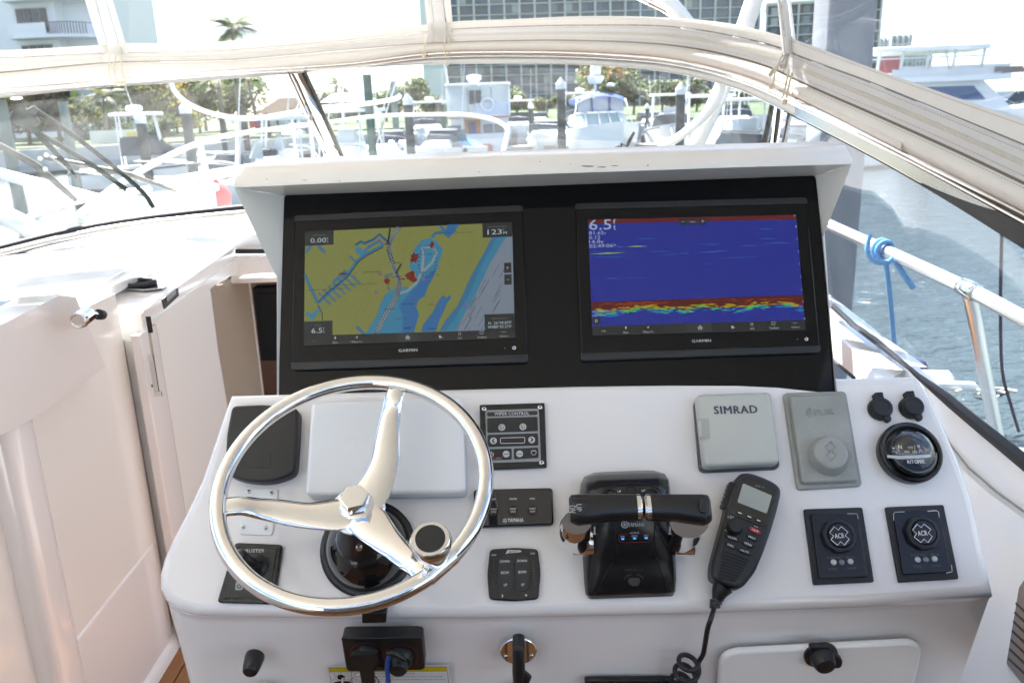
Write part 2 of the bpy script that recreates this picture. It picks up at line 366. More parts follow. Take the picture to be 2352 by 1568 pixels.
DEP = hermite([(-80, 2.62), (240, 2.8), (680, 2.86), (1200, 2.78), (1550, 2.6), (1800, 2.3), (2040, 1.88), (2352, 1.47), (2450, 1.38)])
XS = [-80 + i * 2530 / 110 for i in range(111)]
def strip(fa, fb, d0, th, x0=-80, x1=2450, bulge=0, ka=0.0, kb=1.0, n=None):
    """a band of cloth or metal that follows the arch between two measured lines: real thickness, slightly bowed"""
    xs = [x for x in XS if x0 < x < x1]; xs = [x0] + xs + [x1]; rr = []
    for x in xs:
        ya = fa(x) * (1 - ka) + fb(x) * ka; yb = fa(x) * (1 - kb) + fb(x) * kb; d = DEP(x) + d0
        ym = (ya + yb) / 2
        rr.append([P(x, ya, d), P(x, ya * .72 + yb * .28, d - bulge * .8), P(x, ym, d - bulge), P(x, ya * .28 + yb * .72, d - bulge * .8), P(x, yb, d),
                   P(x, yb, d + th), P(x, ya, d + th)])
    return G().rings(rr)
frame = T('windshield', 'curved boat windshield with polished metal top frame above the console', 'windshield')
frame.part('white_frame_band', strip(B4, B5, .02, .05, bulge=.004, ka=.06, kb=.93), WAL, smooth=40)
DARKX = mat('dark frame reflection', (.006, .006, .009), .3, 0, spec=.3)  # near-black colour paints the dark reflections along the polished frame
g_ = lambda fa, fb, k: (lambda x: fa(x) + (fb(x) - fa(x)) * k(x))
c_top = g_(B3, B4, lambda x: 1.05 - .62 * min(1, max(0, (x - 2040) / 260)))
frame.part('dark_reflection_wedge', strip(c_top, B4, -.006, .012, x0=2044, ka=0, kb=1.12), DARKX, smooth=40)
frame.part('polished_side_strip', strip(B4, B5, .008, .012, x0=1826, x1=2450, ka=.12, kb=.93), mat('brushed side trim', (.34, .34, .35), .18, .9), smooth=40)
d_top = g_(B4, B5, lambda x: .98 - .84 * min(1, max(0, (x - 2110) / 190)) ** 1.3)
frame.part('dark_reflection_strip', strip(d_top, B5, .002, .012, x0=2112, x1=2450, ka=0, kb=1.0), DARKX, smooth=40)
frame.part('bright_edge', G().tube([P(x, B4(x) + 1.5, DEP(x) - .008) for x in XS if x > 1960], .0035, 8), CHR, smooth=60)
frame.part('chrome_edge', strip(B4, B5, .014, .03, ka=.93, kb=1.0), CHR)
frame.part('rubber_seal', strip(B4, B5, .012, .03, ka=.98, kb=1.06, x0=1800), RUB)
frame.part('top_rail', G().tube([P(x, (B3(x) + B4(x)) / 2 - 1, DEP(x) + .012) for x in XS], .0105, 12), CHR, smooth=60)
g = G(); g.tube([P(x, B4(x) + 3, DEP(x) + .008) for x in XS], .004, 8); frame.part('drip_edge', g, ALU, smooth=60)
# polished posts
def post(a, b, wa, wb, d0, d1, m, name, off=0):
    """a post from measured point a down to b: rounded bar"""
    rr = []
    for i in range(9):
        t = i / 8; x = a[0] * (1 - t) + b[0] * t; y = a[1] * (1 - t) + b[1] * t; w_ = wa * (1 - t) + wb * t; d = d0 * (1 - t) + d1 * t + off
        rr.append([P(x - w_ / 2, y, d + .012), P(x - w_ * .3, y, d), P(x + w_ * .3, y, d), P(x + w_ / 2, y, d + .012), P(x + w_ / 2, y, d + .03), P(x - w_ / 2, y, d + .03)])
    return G().rings(rr)
frame.part('mullion', post((676, 160), (800, 432), 44, 40, 2.87, 3.38, SST, ''), CHR, smooth=30)
frame.part('mullion_strip', post((662, 165), (785, 432), 7, 7, 2.86, 3.37, SST, '', -.012), CHR)
frame.part('mullion_strip', post((700, 162), (820, 432), 6, 6, 2.86, 3.37, SST, '', -.010), mat('dark bronze trim', (.10, .095, .085), .25, .6))
g = G(); a_, b_ = P(712, 273, 2.99), P(762, 368, 3.2); g.tube([a_, b_], .006, 10); g.tube([P(712, 262, 2.97), P(712, 276, 2.98)], .010, 10)
frame.part('stay_rod', g, CHR, smooth=60)
frame.part('corner_post', post((1790, 228), (1745, 440), 40, 36, 2.42, 2.9, CHR, ''), CHR, smooth=30)
frame.part('corner_post_trim', post((1814, 255), (1782, 440), 14, 14, 2.36, 2.9, CHR, ''), BLKS)
# base line of the glass and its dark gasket
def base_pt(x, y, d): return P(x, y, d)
BL_ = [(-90, 590, 2.86), (0, 567, 2.96), (147, 531, 3.08), (307, 502, 3.2), (550, 474, 3.32), (820, 452, 3.42), (1176, 440, 3.45), (1500, 446, 3.3), (1740, 462, 2.98), (1912, 692, 2.46)]
BR_ = [(1912, 692, 2.46), (1964, 738, 2.32), (2087, 834, 1.95), (2181, 904, 1.77), (2251, 962, 1.65), (2352, 1050, 1.49), (2450, 1140, 1.36)]
front_base = [P(*p) for p in BL_]
# glass panes
TOPD = lambda x: P(x, B5(x) - 2, DEP(x) + .045)
def pane(xs_top, base, n=16):
    base = smooth_path(base, 6); V = []; m = len(base)
    for i in range(n + 1):
        t = i / n; k = t * (m - 1); j = min(int(k), m - 2); b = base[j].lerp(base[j + 1], k - j); V.append((TOPD(xs_top[0] + (xs_top[1] - xs_top[0]) * t), b))
    g = G(); g.add([v for p in V for v in p], [(2 * i, 2 * i + 2, 2 * i + 3, 2 * i + 1) for i in range(n)]); return g
frame.part('glass_pane', pane((-80, 672), [P(*p) for p in BL_[:6]]), GLS, smooth=60)
frame.part('glass_pane', pane((690, 1785), [P(*p) for p in BL_[5:9]]), GLS, smooth=60)
frame.part('glass_pane', pane((1815, 2450), [P(1765, 480, 2.93)] + [P(*p) for p in BR_]), GLS, smooth=60)
# the gasket: a thick rubber strip standing on the deck
def gasket(pts, r0, r1, n=8):
    c = smooth_path(pts, 8); return G().tube(c, [r0 + (r1 - r0) * i / (len(c) - 1) for i in range(len(c))], n)
frame.part('base_gasket', gasket([P(x, y + 5, d - .01) for x, y, d in BL_[:9]], .017, .013), RUB, smooth=60)
frame.part('base_moulding', gasket([P(x, y + 17, d - .03) for x, y, d in BL_[:9]], .017, .012), SST, smooth=60)
def sidegasket():
    up = [(1912, 697), (1964, 743), (2012, 775), (2087, 839), (2110, 858), (2181, 905), (2251, 962), (2352, 1039), (2450, 1118)]
    lo = [(1908, 707), (1952, 748), (1992, 778), (2084, 848), (2112, 876), (2176, 934), (2251, 998), (2352, 1083), (2450, 1168)]
    dd = [2.46, 2.32, 2.2, 1.97, 1.9, 1.77, 1.65, 1.49, 1.36]; rr = []
    for (a, b, d) in zip(up, lo, dd):
        rr.append([P(*a, d + .01), P((a[0] + b[0]) / 2, (a[1] + b[1]) / 2, d - .012), P(*b, d), P(b[0] + 2, b[1] + 2, d + .03), P(a[0] + 2, a[1] - 1, d + .03)])
    return G().rings(rr)
frame.part('side_gasket', sidegasket(), RUB, smooth=40)

# ---------------- canvas enclosure: vinyl bands, zipper, clear panels
can = T('canvas_enclosure', 'off-white vinyl enclosure with zippers and clear panels over the windshield', 'canvas enclosure')
ROOFZ = 3.30
def cseg(a, b, **k):
    can.part('border_band', strip(B0, B1, -.004, .006, a, b, bulge=.003, ka=.0, kb=.95), VIN, smooth=50)
segs = [(-80, 240), (268, 1002), (1022, 1806), (1816, 2450)]
for a, b in ((234, 274), (996, 1028), (1801, 1821)): can.part('post_patch', strip(B0, B2, .003, .004, a, b, ka=.02, kb=.97), VIN, smooth=50)
for a, b in segs: cseg(a, b)
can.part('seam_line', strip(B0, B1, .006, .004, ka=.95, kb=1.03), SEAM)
for a, b in segs: can.part('zipper_band', strip(B1, B2, .0, .006, a + 6, b - 6, bulge=.006, ka=.04, kb=.94), TAPE, smooth=50)
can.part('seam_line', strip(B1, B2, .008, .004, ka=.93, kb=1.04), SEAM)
can.part('lower_band', strip(B2, B3, -.002, .008, ka=.05, kb=1.0, bulge=.014), VINB, smooth=60)
can.part('facing_band', strip(B2, B3, -.012, .004, ka=.62, kb=1.06, bulge=.006, x0=1780, x1=2070), VINB, smooth=60)
# zipper teeth and stitching
g = G()
def arch(fa, fb, k, x, dd=0): return P(x, fa(x) * (1 - k) + fb(x) * k, DEP(x) + dd)
x = -60
while x < 2440:
    stp = max(2.0, 5.2 * 1.47 / DEP(x)); 
    if not any(abs(x - q) < 16 for q in (254, 1012, 1811)):
        for k0, k1 in ((.40, .47), (.50, .57)):
            g.tube([arch(B1, B2, k0, x, -.008), arch(B1, B2, k1, x + stp * .3, -.008)], .0011, 4)
    x += stp
can.part('zipper_teeth', g, TEETH, kind='stuff', smooth=None)
g = G()
x = -60
while x < 2440:
    for (fa, fb, k) in ((B0, B1, .2), (B1, B2, .16), (B1, B2, .8), (B2, B3, .16)):
        g.tube([arch(fa, fb, k, x, -.0085 if fa is not B2 else -.012), arch(fa, fb, k, x + 4, -.0085 if fa is not B2 else -.012)], .0007, 4)
    x += 7
can.part('stitching', g, mat('stitch thread', (.45, .43, .40), .9), kind='stuff', smooth=None)
# upright zipper posts (cloth) that rise to the hardtop
def cpost(top, bot, name='upright_band'):
    """top, bot: list of x positions of the seams at the top and bottom measured heights"""
    (y0, xt), (y1, xb) = top, bot; n = len(xt); m = (xt, xb)
    for j in range(n - 1):
        rr = []
        for i in range(8):
            t = -1.0 + 2.0 * i / 7; y = y0 + (y1 - y0) * t
            xa = xt[j] + (xb[j] - xt[j]) * t; xc = xt[j + 1] + (xb[j + 1] - xt[j + 1]) * t; d = DEP((xb[0] + xb[-1]) / 2) - .006 - (.006 if j == 1 else 0)
            g_ = (xc - xa) * .05
            rr.append([P(xa + g_, y, d), P((xa + xc) / 2, y, d - .006), P(xc - g_, y, d), P(xc - g_, y, d + .006), P(xa + g_, y, d + .006)])
        can.part(name, G().rings(rr), VIN if j != 1 else TAPE, smooth=50)
cpost((0, (193, 219, 243, 259)), (122, (232, 252, 280, 296)))
cpost((0, (974, 990, 1018, 1036)), (95, (984, 1002, 1030, 1044)))
cpost((0, (1784, 1794, 1808, 1817)), (125, (1797, 1806, 1822, 1832)))
for (a, b) in ((-80, 230), (296, 984), (1046, 1797), (1832, 2450)):
    g = G(); V = []; nn = 18
    for i in range(nn + 1):
        x = a + (b - a) * i / nn; V += [P(x, B0(x) + 4, DEP(x) + .004), P(x + (0 if x < 1500 else -40), -190, DEP(x) - .05)]
    g.add(V, [(2 * i, 2 * i + 2, 2 * i + 3, 2 * i + 1) for i in range(nn)]); can.part('clear_panel', g, CLR, smooth=60)
# lashings: ivory cord ties at the posts
CORD = mat('ivory cord', (.66, .60, .46), .7)
def tie(lst, d, r, label, knobs=()):
    t = T('lashing_cord', label, 'cord', group='ivory cord ties on the enclosure')
    for pts in lst: t.part('cord', G().tube(smooth_path([P(x, y, d + dz) for x, y, dz in pts], 5), r, 6), CORD, smooth=60)
    for (x, y) in knobs:
        f = Pl(P(x, y, d - .005), (1, 0, 0), (0, -.3, 1)); q = G().lathe([(.001, -.006), (.007, -.004), (.008, .002), (.001, .006)], 10); q.xf(f.mat()); t.part('cord_end', q, CORD, smooth=60)
tie([[(252, 122, -.02), (250, 150, -.03), (254, 180, -.03), (268, 196, -.02)], [(266, 128, -.02), (262, 160, -.03), (270, 188, -.03), (278, 192, -.02)], [(278, 130, -.02), (280, 165, -.03), (290, 190, -.02)]], 2.80, .0028,
    'bundle of ivory cord ties hanging at the left enclosure seam', ((272, 193), (284, 191)))
tie([[(980, 80, -.02), (976, 100, -.03), (974, 122, -.02)]], 2.83, .0024, 'single short ivory tie left of the centre enclosure seam', ((974, 129),))
tie([[(1022, 84, -.02), (1020, 110, -.03), (1026, 138, -.02)], [(1028, 86, -.02), (1032, 100, -.03)]], 2.82, .0024, 'ivory cord tie hanging under the centre enclosure seam', ((1026, 147),))
tie([[(1812, 160, -.02), (1806, 190, -.03), (1798, 224, -.02)], [(1820, 168, -.02), (1812, 196, -.03), (1806, 226, -.02)], [(1800, 120, -.02), (1782, 160, -.03), (1776, 195, -.03)]], 2.26, .0026,
    'long ivory cord tie knotted at the right enclosure seam', ((1802, 234), (1822, 216), (1772, 198)))
pull = T('zipper_pull', 'small metal zipper pull hanging at the right enclosure seam', 'zipper pull', Pl(P(1800, 140, 2.25), (1, .3, 0), (0, -.3, 1)))
pull.part('slider', G().prism([(-.012, -.02), (.010, -.022), (.012, .02), (-.008, .022)], 0, .006, .002), SST)
pull.part('tab', G().prism(rnd_poly([(-.045, -.035), (-.034, -.042), (-.006, -.002), (-.014, .004)], .004), .003, .006), SST)

# ---------------- hardtop above the camera (shades the cockpit)
g = G(); top = [P(x, B0(x), DEP(x)) for x in XS[::5]]
edge = [(v.x, v.y) for v in top]
edge = [(-1.75, -.8), (-1.75, edge[0][1])] + edge + [(1.05, -.8)]
edge = [e for e in edge]
g.prism(edge, ROOFZ, ROOFZ + .07)
ht = T('hardtop', 'cream moulded hardtop roof over the cockpit', 'hardtop'); ht.part('roof', g, mat('hardtop liner', (.88, .85, .77), .45))

# ---------------- port side: deck, coaming, hatch, door
DK = hz(2.25); WL = vx(-1.09); HT = hz(2.17)
port = T('port_side_moulding', 'white moulded side deck and coaming left of the companionway', 'boat moulding')
# deck slab inside the glass
deck = [(-90, 610), (0, 585), (147, 548), (307, 517), (430, 500), (560, 488), (700, 484), (760, 500), (640, 524), (581, 527), (434, 545), (380, 572), (330, 600), (236, 650), (174, 680), (137, 676), (0, 690), (-90, 705)]
dp = [DK.hit(*q) for q in deck]
g = G().prism([(v.x, v.y) for v in dp], 2.20, 2.25, .012, 4); port.part('side_deck', g, GEL, smooth=50)
# coaming face below the deck edge down to the hatch gap line
A_ = [DK.hit(*q) for q in [(581, 527), (434, 545), (380, 572), (330, 600), (236, 650), (174, 680)]]
SX = vx(-1.055); e0_, e1_ = SX.hit(328, 712), SX.hit(537, 565); HT = Pl(e0_, (1, 0, 0), e1_ - e0_)
B_ = [HT.hit(*q, .002) for q in [(582, 556), (470, 567), (413, 584), (357, 622), (290, 664), (217, 705)]]
g = G(); g.rings([[a, b] for a, b in zip(A_, B_)], closed=False, caps=False)
port.part('coaming_face', g, GEL, smooth=60)
# dark glossy plate standing in for a reflection on the deck, far left
g = G(); q = [(v.x, v.y) for v in [DK.hit(*p) for p in [(-90, 706), (0, 692), (137, 676), (60, 715), (0, 747), (-90, 800)]]]
g.prism(q, 2.243, 2.252); port.part('deck_reflection_plate', g, mat('dark deck reflection', (.02, .03, .05), .03, coat=1))
# inboard wall: upper panel, crease, lower panel, ribs
def onx(pts, xo=0): 
    p_ = vx(-1.09 + xo); return [p_.hit(*q) for q in pts]
up_ = onx([(-90, 800), (0, 747), (137, 678), (174, 682)], .046) ; dn = onx([(-90, 1035), (0, 1000), (75, 962), (243, 842)])
w1 = G(); thick = Vector((-.06, 0, 0))
ring = [*up_, onx([(243, 842)], .046)[0], onx([(75, 962)], .046)[0], onx([(0, 1000)], .046)[0], onx([(-90, 1035)], .046)[0]]
w1.rings([[v + Vector((-.09, 0, 0)) for v in ring], [v for v in ring]]); 
port.part('upper_wall_panel', w1, GEL, smooth=30)
# rest of the wall is one sheet a little behind, from the crease forward to the bulkhead and down to the floor
yy = 2.235
low = G()
def wl(x0, y0, z0, y1, z1, xb=-1.2):
    low.box(xb, x0, y0, y1, z0, z1)
low.box(-1.25, -1.10, -1.9, 2.26, FZ, 2.235)
port.part('lower_wall', low, GELC, smooth=30)
cx = vx(-1.05); ya, yb = cx.hit(12, 985).y, cx.hit(92, 985).y; zt = cx.hit(50, 975).z + .06
def rbox(x0, x1, y0_, y1_, z0, z1, r, nm, m_=GEL):
    rr = []
    for k in range(5):
        a = k / 4 * math.pi / 2; q = r * (1 - math.cos(a)); z = z1 - r + r * math.sin(a); rr.append([(px_, py_, z) for px_, py_ in rnd_poly([(x0, y0_ + q), (x1 - q, y0_ + q), (x1 - q, y1_ - q), (x0, y1_ - q)], [.001, r, r, .001], 5)])
    port.part(nm, G().rings([[(p[0], p[1], z0) for p in rr[0]]] + rr), m_, smooth=60)
rbox(-1.12, -1.05, ya, yb, FZ, zt, .035, 'rounded_rib')
zb_ = vx(-1.08).hit(250, 1388).z
rbox(-1.12, -1.096, yb + .005, 2.24, FZ, zb_, .014, 'lower_plinth')
ft = G(); a0 = 0.35
ft.add([(-1.11, a0, FZ), (-1.078, a0, FZ), (-1.084, a0, FZ + .03), (-1.11, a0, FZ + .05), (-1.11, 2.3, FZ), (-1.078, 2.3, FZ), (-1.084, 2.3, FZ + .03), (-1.11, 2.3, FZ + .05)], [(0, 1, 5, 4), (1, 2, 6, 5), (2, 3, 7, 6), (4, 5, 6, 7)])
port.part('foot_ledge', ft, GEL, smooth=60)
# companionway: hatch slide box, end post, door, inner panel, dark saloon
cw = T('companionway', 'open companionway with white sliding hatch, folded door and dark cabin inside', 'companionway')
tp = [HT.hit(*q) for q in [(219, 704), (290, 664), (357, 622), (413, 583), (470, 566), (545, 556), (537, 566), (398, 663), (328, 712)]]
tl_ = [HT.loc(v) for v in tp]; poly = [(v.x, v.y) for v in tl_]
cw.part('hatch_slide', G().prism(poly, -.058, 0, .006, 3).xf(HT.mat()), GEL, smooth=40)
e = HT.hit(328, 712); f_ = HT.hit(246, 714)
cw.part('slide_end_cap', G().prism([(f_.x - .02, f_.y - .014), (e.x - .002, e.y - .014), (e.x - .002, e.y), (f_.x - .02, f_.y)], e.z - .082, e.z - .006, .003), GELC, smooth=40)
hy = SX.hit(538, 594).y; hp = vy(hy)
def ypoly(pts, y, th): a = [vy(y).hit(*q) for q in pts]; return G().rings([[v + Vector((0, th, 0)) for v in a], a])
cw.part('door_header', ypoly([(536, 592), (760, 588), (760, 626), (600, 627), (560, 631), (530, 650)], hy, .06), GEL)
cw.part('track_strip', ypoly([(540, 572), (760, 572), (760, 582), (541, 583)], hy - .01, .03), BLKS)
cw.part('track_strip', ypoly([(545, 565), (760, 564), (760, 572), (543, 572)], hy - .012, .03), CHR)
cw.part('header_block', ypoly([(540, 540), (760, 528), (760, 566), (538, 568)], hy + .02, .08), GELC)
# end post of the bulkhead: rounded column and gutter
Yp = 2.26
def colm(x0, x1, y0, m_, nm, z1=2.09, bev=.012):
    cw.part(nm, G().prism([(x0, y0), (x1, y0), (x1, y0 + .12), (x0, y0 + .12)], FZ, z1, 0) if not bev else G().rings([[(px_, py_, z) for px_, py_ in rnd_poly([(x0, y0), (x1, y0), (x1, y0 + .12), (x0, y0 + .12)], bev, 4)] for z in (FZ, z1)]), m_, smooth=50)
colm(-1.18, -1.115, Yp - .01, GEL, 'bulkhead_post'); colm(-1.113, -1.076, Yp + .03, GELC, 'gutter', bev=.004); colm(-1.074, -1.046, Yp - .012, GEL, 'door_jamb', z1=2.115, bev=.006)
# door leaf folded forward in the fore-and-aft plane, with its arched top
DX = vx(-1.048)
leaf = [(343, 752), (336, 743), (539, 597), (560, 592), (556, 628), (530, 634), (507, 643), (483, 664), (500, 800), (520, 917), (535, 1010), (570, 1280), (425, 1280), (412, 1187), (379, 995)]
lv = [DX.hit(*q) for q in leaf]; lv = [v if v.y > Yp + .112 else Vector((v.x, Yp + .112, v.z)) for v in lv]
dg = G().rings([[v + Vector((-.03, 0, 0)) for v in lv], lv]); door = cw.part('door', dg, GELC, smooth=30)
# hardware on the jamb
jf = vy(Yp - .013)
g = G(); a = jf.hit(347, 817); g.box(a.x - .006, a.x + .008, a.y - .006, a.y, a.z - .118, a.z + .004); sub(door, 'strike_plate', g, SST)
g = G(); g.box(a.x - .007, a.x + .009, a.y - .010, a.y - .006, a.z - .012, a.z + .004); g.box(a.x - .005, a.x + .017, a.y - .010, a.y - .006, a.z - .118, a.z - .104); sub(door, 'strike_bracket', g, CHR)
a = jf.hit(340, 735); sub(door, 'latch_slot', G().box(a.x - .002, a.x + .01, a.y - .008, a.y - .002, a.z - .035, a.z + .012), BLKS)
a = jf.hit(352, 885); sub(door, 'screw_hole', G().box(a.x - .004, a.x + .004, a.y - .004, a.y - .001, a.z - .004, a.z + .004), BLKS)
a = jf.hit(343, 760); sub(door, 'handle_recess', G().box(a.x - .003, a.x + .004, a.y - .003, a.y - .0008, a.z - .075, a.z + .01), mat('tan groove plastic', (.42, .39, .33), .6))  # thin tan plate marks the handle recess
# inner partition, dark wood saloon with a television
BEI = mat('beige partition', (.40, .33, .265), .6, noise=(5, .6, (.36, .295, .235)))
BX = vx(-1.11); ya_, yb_ = DX.hit(483, 700).y - .15, BX.hit(578, 700).y
g = G(); g.box(-1.13, -1.11, ya_, yb_, FZ - .2, 2.075); cw.part('beige_partition', g, BEI)
g = G(); g.box(-1.112, -1.106, yb_ - .004, yb_ + .008, FZ - .2, 2.075); cw.part('partition_edge', g, GELC)
WOOD = mat('dark teak veneer', (.10, .035, .015), .35, noise=(6, .6, (.06, .02, .01)))
g = G(); g.box(-1.9, .3, 4.25, 4.3, FZ - .3, 2.05); cw.part('saloon_bulkhead', g, WOOD)
g = G(); g.box(-1.9, .3, 3.25, 4.3, 2.055, 2.075); cw.part('saloon_ceiling', g, GELC)
g = G(); g.box(-2.2, .6, 1.6, 4.3, FZ - .35, FZ - .3); cw.part('saloon_sole', g, WOOD)
g = G(); g.box(-1.9, -1.86, 3.4, 4.3, FZ - .3, 2.05); cw.part('saloon_side_panel', g, WOOD)
tv = T('television', 'black flat television on the dark wood bulkhead inside the cabin', 'television')
tvp = vy(4.2); c = [tvp.hit(*q) for q in [(584, 660), (720, 660), (720, 822), (602, 822)]]
g = G(); g.box(min(v.x for v in c), max(v.x for v in c), 4.18, 4.24, c[2].z, c[0].z); tv.part('casing', g, mat('matt black', (.008, .008, .009), .6, spec=.2))
g = G(); g.box(min(v.x for v in c) + .03, max(v.x for v in c) - .03, 4.17, 4.18, c[2].z + .03, c[0].z - .03); tv.part('screen', g, MATS['matt black'])
# small fittings on the slide: power inlet plate, black switch plate, chrome latch
f0 = HT.at(330, 652)
inl = T('hatch_latch', 'stainless flush latch plate with black lift ring on the white hatch slide', 'latch', Pl(f0.o, (1, .0, 0), (0, 1, 0)))
a = [inl.pl.uv(*q) for q in [(268, 662), (300, 646), (396, 648), (372, 664), (330, 668)]]
inl.part('plate', G().prism(a, 0, .004, .001), SST)
c = inl.pl.uv(345, 657); inl.part('lift_ring', G().tube([(c[0] - .035 + .05 * math.cos(t / 8 * 6.283), c[1] + .05 * math.sin(t / 8 * 6.283), .012) for t in range(8)], .009, 8, True), RUB, smooth=60)
inl.part('knob', G().lathe([(.012, .004), (.012, .012), (.004, .016)], 12, inl.pl.uv(297, 657)), CHR, smooth=40)
tagp = T('switch_plate', 'small black screwed switch plate on the edge of the hatch slide', 'switch plate')
e0 = P(368, 690, 2.38); pp = Pl(e0, Vector((poly[7][0] - poly[8][0], poly[7][1] - poly[8][1], 0)), (0, 0, 1)); pp.o = pp.o
tagp2 = [P(362, 686, 2.30), P(398, 661, 2.44), P(400, 678, 2.44), P(367, 708, 2.30)]
off = Vector((.012, -.006, 0))
g = G(); g.rings([[v + off for v in tagp2], [v + off * 1.5 for v in tagp2]]); tagp.part('plate', g, RUB)
g = G(); ce = sum(tagp2, Vector()) / 4
g.rings([[ce + (v - ce) * .62 + off * 1.55 + Vector((0, 0, .008)) for v in tagp2], [ce + (v - ce) * .62 + off * 1.65 + Vector((0, 0, .008)) for v in tagp2]]); tagp.part('window', g, mat('smoked label', (.12, .14, .14), .3))
lt = T('chrome_latch', 'round chrome push latch with black rubber stop left of the hatch', 'latch')
a = P(182, 735, 1.88); b = P(200, 722, 1.92); c = P(226, 722, 1.98); e = P(235, 723, 2.0)
lt.part('barrel', G().tube([a, a.lerp(b, .1), b, b + (b - a) * .1], [.012, .020, .020, .014], 20), CHR, smooth=40)
lt.part('stem', G().tube([b, c], .007, 12), CHR, smooth=60)
lt.part('rubber_stop', G().tube([c, e], [.013, .012], 16), RUB, smooth=50)
lt.part('face_ring', G().tube([a + Vector((.016 * math.cos(t / 16 * 6.283), -.005, .016 * math.sin(t / 16 * 6.283))) for t in range(16)], .003, 8, True), SST, smooth=60)

# ---------------- starboard side: moulding, liner, deck outside, side wall
stb = T('starboard_side_moulding', 'white moulded coaming under the right side window', 'boat moulding')
def sheet(rows, m_, name, t=stb, smooth=40, th=None):
    g = G(); g.rings(rows, closed=False, caps=False); return t.part(name, g, m_, smooth=smooth)
SH2 = hz(2.05); tf = [SH2.hit(*q) for q in ((1845, 655), (1912, 708), (1990, 772), (2084, 842))]
ti = [SH2.hit(*q) for q in ((1850, 706), (1917, 762), (1960, 803), (2005, 843))]; iw = Pl(ti[1], ti[3] - ti[1], (0, 0, 1))
tl = [iw.hit(*q) for q in ((1856, 776), (1921, 829), (1944, 848), (1966, 868))]
bd = .006
stb.part('shelf_top', G().rings([[a + Vector((.05, 0, -.003)), a, a.lerp(b, .9), b + (a - b).normalized() * bd, b + Vector((0, 0, -bd * .5)), c_] for a, b, c_ in zip(tf, ti, tl)], closed=False, caps=False), GEL, smooth=35)
en = [tf[3], ti[3], tl[3], tl[3] + Vector((.0, 0, -.06)), tf[3] + Vector((.02, 0, -.16)), tf[3] + Vector((.02, 0, 0))]
stb.part('shelf_end', G().add([tf[3], SH2.hit(2092, 846), P(2094, 905, 1.93), P(1970, 905, 1.84), tl[3], ti[3]], [(0, 1, 2, 3, 4, 5)]), GELC)
stb.part('lower_shelf', G().rings([[P(1830, 800, 2.3), P(1830, 900, 2.3)], [P(1960, 900, 1.93), P(1930, 960, 1.93)]], closed=False, caps=False), GEL)
stb.part('dark_joint', G().tube([P(1900, 815, 2.2), P(1962, 868, 1.93)], .004, 6), RUB)
# liner wall from the gasket down to the console's right edge
top_ = [(2078, 840, 1.99), (2112, 872, 1.905), (2176, 930, 1.775), (2251, 994, 1.655), (2352, 1079, 1.495), (2460, 1172, 1.36)]
mid_ = [(2140, 960, 1.80), (2176, 1010, 1.70), (2225, 1072, 1.60), (2290, 1128, 1.51), (2352, 1172, 1.43), (2460, 1250, 1.33)]
low_ = [(2100, 1700, 1.33), (2140, 1700, 1.30), (2180, 1720, 1.27), (2240, 1740, 1.24), (2320, 1760, 1.21), (2460, 1790, 1.17)]
rows = []
for a, b, c_ in zip(top_, mid_, low_):
    A, B, C_ = P(*a), P(*b), P(*c_)
    rows.append([A + Vector((.03, 0, 0)), A, A.lerp(B, .5), B, B + Vector((-.014, 0, -.004)), B.lerp(C_, .35) + Vector((.0, 0, 0)), B.lerp(C_, .7), C_, C_ + Vector((0, 0, -.4))])
sheet(rows, GELC, 'liner_wall', smooth=30)
g = G(); g.tube([P(2140, 962, 1.78), P(2176, 1012, 1.685), P(2225, 1074, 1.585), P(2290, 1130, 1.495), P(2352, 1174, 1.415), P(2460, 1252, 1.315)], .0022, 6)
stb.part('joint_line', g, mat('dirty sealant', (.33, .31, .27), .8))
g = G(); g.box(1.04, 1.1, -1.9, 2.4, .9, 1.88); stb.part('outer_side', g, GEL)
# boat's foredeck and hull outside the glass, and the cockpit closed aft
hull = T('own_boat_hull', 'white foredeck of the boat ahead of the windshield', 'boat hull')
outl = [(-2.0, -4.8), (1.12, -4.8), (1.12, 3.2), (1.0, 5.2), (.5, 7.0), (-.35, 8.4), (-1.2, 7.0), (-1.8, 5.2), (-2.0, 3.2)]
g = G()
fd = [(1.05, 4.5), (1.0, 5.2), (.45, 7.0), (-.35, 8.2), (-1.15, 7.0), (-1.75, 5.2), (-1.85, 4.5)]
g.prism(fd, 1.78, 1.86, .02); hull.part('foredeck', g, GEL)
g = G(); g.rings([[(x_, y_, 1.5) for x_, y_ in outl], [(x_ * .93 - .02, y_ * .95, -.1) for x_, y_ in outl]], caps=False); hull.part('topsides', g, GEL)
g = G(); g.box(-2.0, 1.12, -4.9, -4.8, FZ - .2, 1.95); hull.part('transom', g, GELC)
g = G(); g.box(-2.0, -1.25, -1.9, 2.0, 1.0, 2.2); g2_ = G(); g2_.box(-2.0, -1.8, -4.8, -1.95, 1.0, 1.95); hull.part('port_cockpit_side', g, GELC); hull.part('port_gunwale', g2_, GELC)
g = G(); g.box(1.0, 1.12, -4.8, -1.95, 1.0, 1.95); hull.part('starboard_gunwale', g, GELC)
g = G(); g.box(-1.8, 1.0, -4.8, -1.92, FZ - .1, FZ - .01); struct('aft_bounce_deck', g, mat('bounce deck cream', (.72, .70, .64), .7))  # unseen deck added to bounce sunlight up to the roof
seat = T('light_blocking_seat', 'unseen taupe seat added behind the camera to shade the console', 'seat', Wf0 := Matrix.Translation((.05, -.45, FZ)))  # added out of view, sized to block light from the lower face
